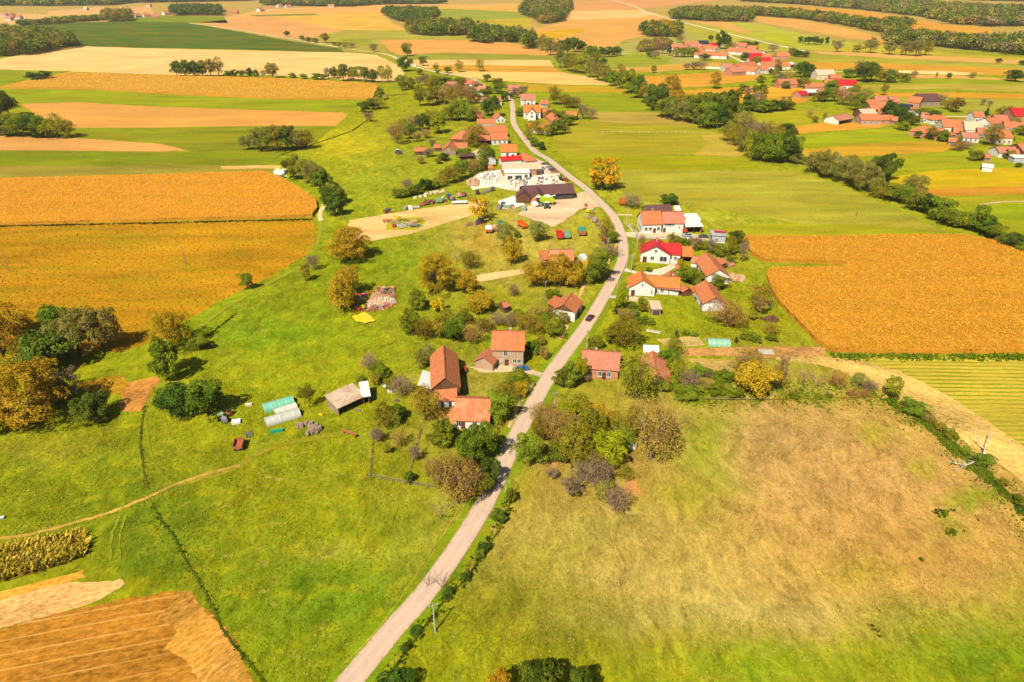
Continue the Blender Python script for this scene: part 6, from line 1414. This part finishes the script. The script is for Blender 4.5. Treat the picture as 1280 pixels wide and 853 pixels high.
def cable(label, a, za, b, zb, sag, r=.05):
    A = Vector((*P(*a), za)); B = Vector((*P(*b), zb)); m = MB(); n = 14; c = (A+B)/2; pts = []
    for i in range(n+1):
        t = i/n; p = A.lerp(B, t); p.z -= sag*4*t*(1-t); pts.append(p-Vector((A.x, A.y, 0)))
    for i in range(n): m.tube(pts[i], pts[i+1], r, n=5, caps=False)
    o = m.build("cable", M['dark']); o.location = (A.x, A.y, 0); tag(o, label, "cable", "overhead cables")
cable("black sagging overhead cable before the villa", (796, 312), 8.0, (770.6, 376), 6.8, 1.2, .09)
cable("overhead line from the thicket pole to the pink house", (693, 518.5), 6.6, (733.5, 437), 6.4, 1.0, .025)
cable("overhead line from the lower roadside pole to the thicket pole", (632.5, 628), 5.4, (693, 518.5), 6.6, 1.0, .025)
cable("overhead line from the nearest pole upwards", (544, 790), 6.6, (632.5, 628), 5.4, 1.0, .025)
# fallen dead tree
def dead():
    x, y = P(1224, 580); o = empty("dead_tree", (x, y, 0)); tag(o, "fallen bleached dead tree lying across the hedge", "dead tree")
    def g(px, py, z): a = P(px, py, z); return Vector((a[0]-x, a[1]-y, z))
    rs = random.Random(3)
    def limb(name, path, r0):
        m = MB()
        for i in range(len(path)-1): m.tube(path[i], path[i+1], r0*(1-i/len(path)), r0*(1-(i+1)/len(path)), 6)
        for i in range(1, len(path)):
            for k in range(6):
                d = (path[i]-path[i-1]).normalized(); nd = (d+Vector((rs.uniform(-1, 1), rs.uniform(-1, 1), rs.uniform(-.2, .8)))*.8).normalized()
                L = rs.uniform(.8, 2.2); m.tube(path[i], path[i]+nd*L, r0*.3, r0*.06, 4)
        m.build(name, M['dead'], o)
    limb("trunk", [g(1232, 566, .5), g(1228, 572, .5), g(1220, 577, .4), g(1208, 581, .4), g(1197, 580, .5)], .3)
    limb("branch", [g(1228, 572, .5), g(1232, 558, 1.5), g(1238, 544, 2.4)], .2)
    limb("branch", [g(1230, 562, .6), g(1224, 552, 1.8), g(1219, 544, 2.8)], .18)
    limb("branch", [g(1214, 579, .4), g(1203, 584, .8), g(1198, 587, .6)], .14)
dead()
# yellow tarp
def tarp():
    x, y = P(455, 398); o = empty("tarpaulin", (x, y, 0)); pts = [P(*q) for q in ((440.5, 397), (456, 391.5), (463, 396), (469, 402.5), (456, 406), (445, 403))]
    n = 26; vs = []; fs = []
    g = [(a-x, b-y) for a, b in pts]
    def inside(u, v):
        return bool(in_poly(np.array([u]), np.array([v]), g)[0])
    x0, x1 = min(p[0] for p in g), max(p[0] for p in g); y0, y1 = min(p[1] for p in g), max(p[1] for p in g)
    idx = {}
    for i in range(n):
        for j in range(n):
            u = x0+(x1-x0)*i/(n-1); v_ = y0+(y1-y0)*j/(n-1)
            idx[i, j] = len(vs); vs.append((u, v_, .45+.06*math.sin(u*2.1+v_)+.05*math.sin(v_*2.7)))
    for i in range(n-1):
        for j in range(n-1):
            u = x0+(x1-x0)*(i+.5)/(n-1); v_ = y0+(y1-y0)*(j+.5)/(n-1)
            if inside(u, v_): fs.append((idx[i, j], idx[i+1, j], idx[i+1, j+1], idx[i, j+1]))
    t = MB().add(vs, fs); me_ = t.mesh("tarpaulin", PA['yellow'], True)
    bpy.data.objects.remove(o); ob = link("tarpaulin", me_); ob.location = (x, y, 0)
    tag(ob, "bright yellow tarpaulin spread on the grass below the scrap yard", "tarpaulin")
tarp()
# red bladed rollers beside the scrap yard's golden trees
for i, (px, py) in enumerate(((446, 371), (457, 370))):
    o = root_at("loading_ramp", "red and white loading ramp, %s one by the golden trees" % ("left" if i == 0 else "right"), "ramp", px, py, 1.0+i*.1, "ramps by the scrap yard")
    MB().box((0, 0, .5), (3, 1.6, .5)).build("base", PA['red'], o); MB().box((-2.0, 0, 1.3), (2.8, .5, .16)).xf(lambda q: q).build("arm", PA['white'], o)
# stone blocks, wood piles, debris
def mound(name, label, cat, poly, n, size, mats_, group=None, h=1.0):
    pts = scatter(poly, 1.0); 
    if len(pts) == 0: return
    pts = pts[NR.randint(0, len(pts), n)]
    x0, y0 = pts.mean(0); m = MB()
    for x, y in pts:
        s = size*NR.uniform(.5, 1.5); z = NR.uniform(0, h)*max(0, 1-math.hypot(x-x0, y-y0)/8)
        m.box((x-x0, y-y0, z+s*.3), (s*NR.uniform(.6, 1.6), s*NR.uniform(.5, 1.2), s*.7), NR.uniform(0, 6.28), taper=.8)
    o = m.build(name, mats_); o.location = (x0, y0, 0); tag(o, label, cat, group)
mound("stone_heap", "large heap of white quarry stones left of the showroom", "stone heap", [(596, 228), (602, 218), (622, 214), (628, 222), (616, 232)], 170, .9, M['w_white'], h=3)
mound("sand_heap", "orange sand heap at the end of the stone heap", "sand heap", [(582, 232), (588, 225), (598, 226), (598, 234)], 60, 1.2, PA['tan'], h=2.5)
mound("wood_pile", "sawn timber pile right of the brick barn", "timber pile", [(908, 354), (910, 347), (928, 346), (930, 353)], 60, 1.0, PA['tan'])
mound("brick_pile", "orange brick stack beyond the white gabled barn", "brick stack", [(904, 333), (908, 330), (918, 331), (916, 335)], 30, .8, M['w_brick'])
mound("plank_pile", "grey plank and scrap pile right of the greenhouse tunnels", "plank pile", [(383, 545), (386, 533), (396, 530), (402, 540), (394, 545)], 60, .8, M['w_greywood'])
mound("plank_pile", "long pale plank stack below the greenhouse tunnels", "plank pile", [(366, 537), (384, 529), (387, 532), (370, 538)], 30, .7, M['w_greywood'])
mound("log_pile", "dull log pile between garden and corn field", "log pile", [(950, 400), (955, 398), (972, 400), (970, 405)], 30, .8, M['w_wood'])
mound("stone_row", "row of pale stones under the hedge of the stone yard", "stone row", [(516, 247), (545, 240), (556, 238), (556, 240.5), (530, 247), (518, 249)], 50, .8, M['w_cream'])
mound("rubble", "pale rubble covering the scrap yard ground", "rubble", [(455, 384), (466, 373), (490, 371), (492, 376), (474, 382)], 90, .5, M['w_cream'], h=.3)
mound("rubble", "brown rubble rim of the scrap yard", "rubble", [(446, 390), (462, 388), (496, 379), (494, 384), (470, 390)], 60, .5, PA['rust'], h=.3)
mound("rubble", "reddish rubble at the back of the scrap yard", "rubble", [(466, 366), (470, 361), (493, 360), (495, 368), (480, 370)], 60, .6, PA['rust'], h=.6)
mound("white_debris", "white sheet metal debris under the thin brown trees", "debris", [(784, 563), (786, 556), (796, 557), (796, 562)], 8, 1.0, PA['white'], h=.3)
mound("garden_heap", "pale compost heap in the garden behind the outbuilding", "heap", [(912, 492), (916, 485), (922, 488), (918, 493)], 20, .8, PA['tan'], h=.6)
mound("rubble", "pinkish rubble beside the pale concrete slab", "rubble", [(628, 262), (640, 257), (650, 262), (640, 266)], 24, .7, PA['tan'], h=.4)
# stone works: many white blocks and pallets, one kind
def stone_blocks():
    c = MB().box((0, 0, .45), (1.5, 1.0, .9), taper=.95).mesh("stone_block", M['w_white']); c2 = MB().box((0, 0, .3), (2.2, 1.1, .6)).mesh("stone_block", M['w_cream'])
    c3 = MB().box((0, 0, .5), (1.2, 1.2, 1.0), taper=.9).mesh("stone_block", PA['grey'])
    pts = scatter([(638, 234), (640, 225), (664, 222), (700, 221), (706, 229), (690, 232), (650, 237)], 2.1)
    for i, (x, y) in enumerate(pts):
        me_ = (c, c2, c3)[0 if i % 4 < 2 else (1 if i % 4 == 2 else 2)]
        o = link("stone_block", me_); o.location = (x, y, 0); o.rotation_euler = (0, 0, NR.uniform(-.3, .3)+(.0 if i % 3 else 1.57)); s = NR.uniform(.7, 1.3); o.scale = (s, s, s)
        nm = {c: "white block of stone stored in the stone works yard", c2: "flat cream slab of stone stored in the stone works yard", c3: "grey cube of stone stored in the stone works yard"}[me_]
        tag(o, nm, "stone block", {c: "white stone blocks of the stone works", c2: "cream slabs of the stone works", c3: "grey cubes of the stone works"}[me_])
stone_blocks()
junk_row("among the stones of the yard", "machines in the stone yard", [(647, 231), (652, 227), (660, 226), (676, 225)], 1.2)
# footbridges, fences, walls
def bar_thing(name, label, cat, a, b, H, th, m, posts=None, rails=0, gap=2.5):
    A = P(*a); B = P(*b); c = ((A[0]+B[0])/2, (A[1]+B[1])/2); L = math.dist(A, B); o = empty(name, (*c, 0), math.atan2(B[1]-A[1], B[0]-A[0])); tag(o, label, cat)
    if rails:
        for k in range(rails): MB().box((0, 0, H*(k+1)/rails-.06), (L, .05, .09)).build("rail", m, o)
        n = max(2, int(L/gap)+1)
        for i in range(n): MB().box((-L/2+L*i/(n-1), 0, H/2), (.14, .14, H+.1)).build("post", m, o)
    else:
        MB().box((0, 0, H/2), (L, th, H)).build("wall_body", m, o); MB().box((0, 0, H+.03), (L+.1, th+.08, .06)).build("coping", M['concrete'], o)
    return o
bar_thing("garden_wall", "long white wall below the far village", "wall", (882, 86), (913, 87), 2.2, .3, M['w_white'])
bar_thing("garden_wall", "low white wall at the large white house's verge", "wall", (785, 282), (791, 291), 1.0, .25, M['w_white'])
bar_thing("garden_wall", "white parapet at the culvert by the villa", "wall", (794, 290), (797, 303), 1.0, .25, M['w_white'])
bar_thing("garden_wall", "pale garden wall left of the L shaped house", "wall", (782, 374), (810, 376), .9, .2, M['w_cream'])
bar_thing("culvert_rail", "white culvert crossing left of the garden path", "culvert", (762, 372), (771, 372), .4, 1.2, M['w_white'])
bar_thing("garden_wall", "long pale wall along the lawn behind the farm garden", "wall", (808, 414), (826, 417), .5, .6, M['w_cream'])
bar_thing("fence", "grey garden fence, left one below the farm", "fence", (462, 595), (466, 540), 1.1, .1, M['w_greywood'], rails=2)
bar_thing("fence", "grey garden fence, right one below the farm", "fence", (508, 606), (525, 540), 1.1, .1, M['w_greywood'], rails=2)
bar_thing("fence", "low fence along the lower edge of the farm garden", "fence", (462, 597), (548, 612), 1.0, .1, M['w_greywood'], rails=2)
bar_thing("fence", "fence of pale posts above the brown meadow", "fence", (842, 501), (960, 502), .9, .1, M['w_greywood'], rails=1)
bar_thing("vineyard_fence", "row of pale stakes across the eastern meadow", "fence", (742, 167), (890, 168), 1.4, .1, M['w_cream'], rails=1, gap=6)
bar_thing("cold_frame", "white cold frame at the field edge right of the gardens", "cold frame", (948, 440.5), (966, 441), .4, 2.0, M['w_white'])
bar_thing("culvert_rail", "white kerb of the paved yard below the white house", "kerb", (798, 298), (842, 299), .3, .3, M['w_white'])
# red-brown beam, well etc
o = root_at("timber_beam", "reddish timber beam propped up on the lower meadow", "beam", 432, 543, math.radians(-28)); MB().box((1.4, 0, 1.0), (4.2, .4, .4)).build("beam", PA['rust'], o); MB().box((-.4, 0, .4), (.15, .3, .8)).build("trestle", M['w_wood'], o); MB().box((3.2, 0, .4), (.15, .3, .8)).build("trestle", M['w_wood'], o)
o = root_at("wooden_stake", "dark wooden stake alone on the eastern meadow", "stake", 1070.5, 270.5, 0); MB().tube((0, 0, 0), (0.05, 0, 2.2), .16, .12, 8).build("shaft", M['bark'], o); MB().box((0, 0, 1.9), (.5, .12, .12)).build("crosspiece", M['bark'], o)
def beehive_box(label, px, py, m, s, lid):
    o = root_at("storage_box", label, "box", px, py, .3); MB().box((0, 0, s[2]/2), s).build("box_body", m, o); MB().box((0, 0, s[2]+.05), (s[0]+.1, s[1]+.1, .08)).build("lid", lid, o)
beehive_box("white square box lid by the meadow track", 295.5, 528.5, PA['white'], (2.0, 1.6, .5), PA['white'])
beehive_box("pale fodder trough at the upper fence of the meadow", 311, 507, M['w_cream'], (1.6, .8, .4), M['w_cream'])
beehive_box("low green trough below the greenhouse tunnels", 346, 540, PA['green'], (3.0, .8, .5), PA['green'])
beehive_box("white washtub on the grass behind the open shed", 487.5, 490.5, PA['white'], (1.2, .8, .5), PA['white'])
beehive_box("blue and white crate on the left edge meadow", 3.5, 648.5, PA['silver'], (.6, .5, .4), PA['white'])
# ------------------------------------------------------------------ stuff: maize, grass, ditch weeds
M['plants'] = m_vcol("plant_blades")
def blades(pts, h, w_, cols, nb=3, droop=.5, name="", label="", cat="", seed=1):
    rs = np.random.RandomState(seed); n = len(pts); out = []; cc = []
    for b in range(nb):
        a = rs.uniform(0, 6.283, n); d = np.stack([np.cos(a), np.sin(a), np.zeros(n)], 1); s = np.stack([-np.sin(a), np.cos(a), np.zeros(n)], 1)
        H = h*rs.uniform(.6, 1.15, n)[:, None]; lean = (H[:, 0]*droop*rs.uniform(.2, 1, n))[:, None]
        base = np.concatenate([pts, np.zeros((n, 1))], 1) + d*w_*rs.uniform(-.4, .4, n)[:, None]
        ww = (w_*rs.uniform(.6, 1.3, n))[:, None]; up = np.array([0, 0, 1.0])
        q = np.stack([base-s*ww*.35, base+s*ww*.35, base+d*lean*.5+up*H*.65+s*ww*.5, base+d*lean+up*H-s*ww*.3], 1)
        out.append(q); k = rs.randint(0, len(cols), n); cc.append(np.array(cols)[k]*rs.uniform(.75, 1.25, n)[:, None])
    o = link(name, quads_mesh(name, np.concatenate(out), M['plants'], cols=np.concatenate(cc)))
    tag(o, label, cat, kind='stuff'); return o
def canopy(pts, H, size, cols, name, label, cat, seed, nb=4):
    """a crop seen from above: many short leaves through the top of the stand"""
    rs = np.random.RandomState(seed); n = len(pts); out = []; cc = []
    hv_ = 1+0.05*vnoise(pts[:, 0], pts[:, 1], 9, seed)
    pc = np.array(cols)[rs.randint(0, len(cols), n)]*.6+np.array(cols[0])*.4
    for b in range(nb):
        z = H*hv_*rs.uniform(.72, 1.0, n); a = rs.uniform(0, 6.283, n)
        d = np.stack([np.cos(a), np.sin(a), rs.uniform(-.5, .7, n)], 1); s_ = np.stack([-np.sin(a), np.cos(a), rs.uniform(-.3, .3, n)], 1)
        sz = (size*rs.uniform(.6, 1.4, n))[:, None]; c = np.stack([pts[:, 0]+rs.normal(0, .18, n), pts[:, 1]+rs.normal(0, .18, n), z], 1)
        out.append(np.stack([c-d*sz*.2, c+s_*sz*.28+d*sz*.3, c+d*sz, c-s_*sz*.28+d*sz*.3], 1)); cc.append(pc*rs.uniform(.8, 1.2, n)[:, None])
    o = link(name, quads_mesh(name, np.concatenate(out), M['plants'], cols=np.concatenate(cc))); tag(o, label, cat, kind='stuff'); return o
def stand(poly, rgb, H, row, name, label):
    """the body of a standing crop: a closed block under the leaves"""
    g = ragged(poly); v3 = [Vector((x, y, 0)) for x, y in g]; n = len(g); tr = geometry.tessellate_polygon([v3])
    me = bpy.data.meshes.new(name); me.from_pydata([(x, y, H) for x, y in g]+[(x, y, 0) for x, y in g], [], [tuple(t) for t in tr]+[(i, (i+1) % n, n+(i+1) % n, n+i) for i in range(n)])
    me.materials.append(M['maize']); bm = bmesh.new(); bm.from_mesh(me); bmesh.ops.recalc_face_normals(bm, faces=bm.faces)
    up = [f for f in bm.faces if abs(f.normal.z) > .9 and f.normal.z < 0]
    for f in up: f.normal_flip()
    bm.to_mesh(me); bm.free()
    o = link(name, me); o.color = (*C(*rgb), 1); o["row_angle"] = math.radians(row); tag(o, label, "maize field", kind='stuff')
def m_maize():
    t = NT("maize_stand"); co = t.coord(); oi = t.n("ObjectInfo").outputs["Color"]
    ra = t.n("Attribute", attribute_type='OBJECT', attribute_name="row_angle").outputs["Fac"]
    rot = t.n("VectorRotate", rotation_type='Z_AXIS'); t.l(co, rot.inputs["Vector"]); t.l(ra, rot.inputs["Angle"]); rc = rot.outputs[0]
    a = t.noise(t.vscale(rc, (0.7, 1.2, 1)), 2.2, 5, .75); b = t.noise(t.vscale(rc, (.12, 1, 1)), .12, 5, .65, .5)
    wv = t.n("TexWave", bands_direction='Y'); t.l(rc, wv.inputs["Vector"]); wv.inputs["Scale"].default_value = .11; wv.inputs["Distortion"].default_value = 1.0; wv.inputs["Detail"].default_value = 3
    f = t.math('ADD', t.maprange(a, .25, .75, .62, 1.38), t.maprange(b, .3, .7, -.14, .14)); f = t.math('ADD', f, t.maprange(wv.outputs["Fac"], 0, 1, -.05, .05))
    col = t.scalecol(oi, f); g = t.maprange(t.noise(rc, .05, 5, .7, .6), .52, .7, 0, .4); col = t.mix(g, col, C(196, 150, 25))
    t.principled(col, .95, t.bump(a, .7, .4), spec=.05); return t.m
M['maize'] = m_maize()
MZ = [_C(*c, 1.4) for c in ((222, 156, 46), (212, 142, 38), (200, 135, 34), (234, 176, 66), (170, 136, 34), (156, 140, 24))]
mz1 = [(925, 299), (1205, 297), (1245, 305), (1300, 328), (1300, 443), (1040, 441), (1014, 423), (986, 394), (966, 368), (958, 346), (964, 338), (1052, 337), (1056, 331), (955, 328), (938, 318)]
stand(mz1, (218, 150, 44), 1.45, 0, "maize_stand", "dense body of the big ripe maize field")
canopy(scatter(mz1, 1, .3, (.9, .6)), 1.75, .42, MZ, "maize_field", "big orange ripe maize field right of the houses", "maize field", 3, 5)
mz2 = [(-60, 228), (0, 226), (200, 221), (330, 217), (350, 223), (372, 236), (394, 251), (397, 262), (391, 272), (200, 277), (-60, 284)]
stand(mz2, (220, 152, 48), 1.45, 3, "maize_stand", "dense body of the left ripe maize field")
canopy(scatter(mz2, 1, .3, (.9, .7)), 1.75, .45, [_C(*c, 1.35) for c in ((236, 162, 40), (222, 146, 30), (200, 138, 30), (240, 175, 60), (160, 130, 30))], "maize_field", "orange ripe maize field on the left", "maize field", 4, 4)
mz3 = [(-60, 700), (0, 688), (60, 674), (104, 667), (110, 678), (108, 694), (60, 712), (0, 728), (-60, 742)]
field("crop", (110, 92, 20), mz3, 14, "maize_soil", "ground of the small maize plot at the lower left")
blades(scatter(mz3, 1, .15, (.32, .6)), 1.5, .3, [_C(*c, 1.6) for c in ((215, 175, 60), (190, 160, 40), (150, 140, 30), (228, 195, 90), (125, 120, 25))], 5, 1.1, "maize_plot", "small green gold maize plot at the lower left", "maize plot", 5)
mz4 = [(0, 111), (35, 102), (85, 92), (220, 96), (340, 99), (468, 106), (472, 112), (466, 124), (330, 123), (200, 117), (120, 112)]
stand(mz4, (212, 156, 52), 1.4, 3, "maize_stand", "dense body of the far ochre maize field")
canopy(scatter(mz4, 1, .3, (2.0, 1.6)), 1.7, .8, [_C(*c, 1.2) for c in ((215, 158, 55), (205, 150, 48), (190, 145, 48), (225, 170, 70))], "maize_field", "far ochre maize field below the straw field", "maize field", 6, 3)
# soy
soy = FIELDS[18 if False else [i for i, f in enumerate(FIELDS) if f[0] == 'soy'][0]][2]
blades(scatter(soy, 1, .5, (2.0, 1.6)), .4, .5, [_C(*c, 1.5) for c in ((198, 138, 28), (205, 140, 34), (150, 140, 22), (172, 136, 28), (132, 134, 18))], 2, 1.0, "soy_plants", "yellowing soy plants in the left field", "soy field", 7)
# grass tufts take the colour of the ground they grow on
def tufts(poly, spacing, h, w_, name, label, seed, boost=1.0, tint=None, dens=1.0, nb=2):
    pts = scatter(poly, spacing, .5)
    f = vnoise(pts[:, 0], pts[:, 1], 14, seed)+vnoise(pts[:, 0], pts[:, 1], 5, seed+1)*.6
    keep = NR.uniform(0, 1, len(pts)) < np.clip(.5+f*.3, .08, 1)*dens; pts = pts[keep]
    px, py = proj(pts[:, 0], pts[:, 1])
    ok = np.ones(len(pts), bool)
    for Lr in (RL,):
        A = np.array([(p.x, p.y) for p in Lr])
        for i in range(0, len(A)-1):
            seg = A[i+1]-A[i]; t = np.clip(((pts-A[i])@seg)/(seg@seg), 0, 1); d = np.linalg.norm(pts-(A[i]+t[:, None]*seg), axis=1); ok &= d > 2.6
    pts = pts[ok]; px = px[ok]; py = py[ok]
    g = ground_col(px, py)
    rs = np.random.RandomState(seed); n = len(pts); out = []; cc = []
    for b in range(nb):
        a = rs.uniform(0, 6.283, n); d = np.stack([np.cos(a), np.sin(a), np.zeros(n)], 1); s = np.stack([-np.sin(a), np.cos(a), np.zeros(n)], 1)
        H = h*rs.uniform(.4, 1.3, n)[:, None]; ww = (w_*rs.uniform(.5, 1.4, n))[:, None]; base = np.concatenate([pts, np.zeros((n, 1))], 1)
        lean = H*rs.uniform(.5, 1.4, n)[:, None]
        out.append(np.stack([base-s*ww*.5, base+s*ww*.5, base+d*lean+np.array([0, 0, 1])*H+s*ww*.25, base+d*lean*.8+np.array([0, 0, 1])*H-s*ww*.35], 1))
        v = rs.uniform(.72, 1.38, n)[:, None]; c = g*v
        dry = (rs.uniform(0, 1, n) < .10)[:, None]; c = np.where(dry, c*.35+np.array(C(228, 196, 105))*.65, c)
        if tint is not None: c = c*.35+np.array(tint)[rs.randint(0, len(tint), n)]*.65
        cc.append(c*boost)
    o = link(name, quads_mesh(name, np.concatenate(out), M['plants'], cols=np.concatenate(cc))); tag(o, label, "grass", kind='stuff'); return o
tufts([(330, 870), (300, 815), (262, 762), (238, 735), (160, 720), (110, 700), (110, 665), (-40, 690), (-40, 560), (150, 520), (180, 500), (230, 430), (330, 365), (400, 320), (440, 300), (600, 280), (700, 340), (690, 420), (640, 510), (600, 600), (520, 720), (400, 880)], .5, .2, .2, "meadow_grass", "rough green grass of the left meadow", 21)
tufts([(430, 880), (530, 745), (620, 640), (660, 540), (760, 480), (850, 500), (1105, 498), (1160, 530), (1300, 660), (1300, 880)], .5, .2, .2, "meadow_grass", "dry brown grass of the right meadow", 22)
tufts([(800, 400), (800, 340), (900, 310), (960, 340), (1040, 440), (840, 500), (720, 440)], .7, .22, .28, "garden_grass", "green grass of the gardens", 23)
WC = [C(66, 84, 8), C(88, 108, 10), C(112, 124, 16), C(56, 64, 8), C(135, 142, 22)]
def weeds(paths, wd, sp, h, label, seed, tint=WC, w_=.6):
    rs = np.random.RandomState(seed); pts = []
    for path, m in paths:
        g = [P(*q) for q in path]
        for i in range(len(g)-1):
            L = math.dist(g[i], g[i+1]); n = int(L/sp*m*3); t = rs.uniform(0, 1, n)
            dens = .5+.5*np.sin(t*L/3.1+i*2.0)*np.sin(t*L/7.7+1.3*i); k = rs.uniform(0, 1, n) < .25+dens*.9; t = t[k]
            nx_ = -(g[i+1][1]-g[i][1])/L; ny_ = (g[i+1][0]-g[i][0])/L; o_ = rs.normal(0, wd*m, len(t))
            pts.append(np.stack([g[i][0]+(g[i+1][0]-g[i][0])*t+nx_*o_, g[i][1]+(g[i+1][1]-g[i][1])*t+ny_*o_], 1))
    blades(np.concatenate(pts), h, w_, tint, 3, .7, "ditch_weeds", label, "weeds", seed)
D = [d[0] for d in DITCHES]
weeds([(D[0], .4), (D[1], .5)], .6, .4, .3, "dark tall weeds in the ditch of the left meadow", 31, w_=.35)
weeds([(D[2], .8)], .8, .38, .5, "dark tall weeds in the ditch right of the road", 32)
weeds([(D[4], 2.0)], 1.3, .16, .4, "green weeds of the hedge beside the brown meadow", 33, [C(88, 118, 6), C(112, 140, 8), C(130, 150, 16), C(92, 122, 8)], .35)
weeds([(D[3], .4), (D[6], .5), (D[7], .5)], .4, .4, .5, "dark weeds of the far ditches", 34)
weeds([([(-60, 285), (0, 283.5), (200, 279.5), (390, 275)], 1.0)], .5, .4, .6, "dark weeds between the maize and the soy field", 35, [C(120, 95, 20), C(90, 80, 15), C(140, 110, 25)])
weeds([([(1040, 446), (1150, 447), (1300, 447)], 1.4)], .8, .2, .6, "green weeds below the big maize field", 36, [C(92, 125, 8), C(110, 140, 16), C(150, 150, 30)])
weeds([([(846, 500), (930, 500), (1000, 499), (1100, 497)], 1.6), ([(848, 494), (1000, 492), (1100, 490)], 3.0)], 1.2, .4, .4, "green weeds of the garden strip", 37, [C(100, 135, 8), C(130, 155, 12), C(150, 160, 20)])
weeds([([(1090, 790), (1095, 788)], 1), ([(1172, 638), (1182, 646)], 1.6), ([(1186, 662), (1194, 670)], 1.4), ([(1222, 650), (1226, 652)], .8), ([(1150, 700), (1152, 702)], .8)], .6, .3, .6, "dark green weed patches on the brown meadow", 38)
weeds([([(600, 820), (640, 760), (760, 790)], 5.0), ([(1160, 720), (1060, 735)], 3.0)], 2.4, .2, .2, "taller rough growth on the lower right meadow", 39, [C(185, 155, 50), C(160, 150, 34), C(210, 175, 85)], .25)
# shrubs growing in the ditch, counted one by one
grove("in the ditch right of the road", "shrubs of the roadside ditch", "637 632 12 22 G; 624 656 16 18 d; 605 692 13 14 d; 600 700 10 12 G; 582 728 10 12 d; 552 742 14 26 b; 560 750 14 12 d; 520 795 12 10 d; 507 815 11 9 d; 534 738 12 22 b")
grove("at the bottom edge of the photo", "trees at the bottom edge", "672 896 58 62 d dark green tree reaching up from below the frame; 625 884 34 40 g; 720 896 34 50 d; 495 884 50 38 d")

# ------------------------------------------------------------------ air: a thin even haze round everything
hz = MB().box((0, 4000, 70), (26000, 22000, 142)).build("haze", M['dark'])
def m_haze():
    t = NT("haze_air"); v_ = t.n("VolumePrincipled"); v_.inputs["Color"].default_value = (0.98, 0.95, 0.86, 1); v_.inputs["Density"].default_value = 0.00005; v_.inputs["Anisotropy"].default_value = 0.3
    t.l(v_.outputs[0], t.out.inputs["Volume"]); return t.m
hz.data.materials.clear(); hz.data.materials.append(m_haze()); tag(hz, "thin pale haze over the whole plain", "haze", kind='stuff')
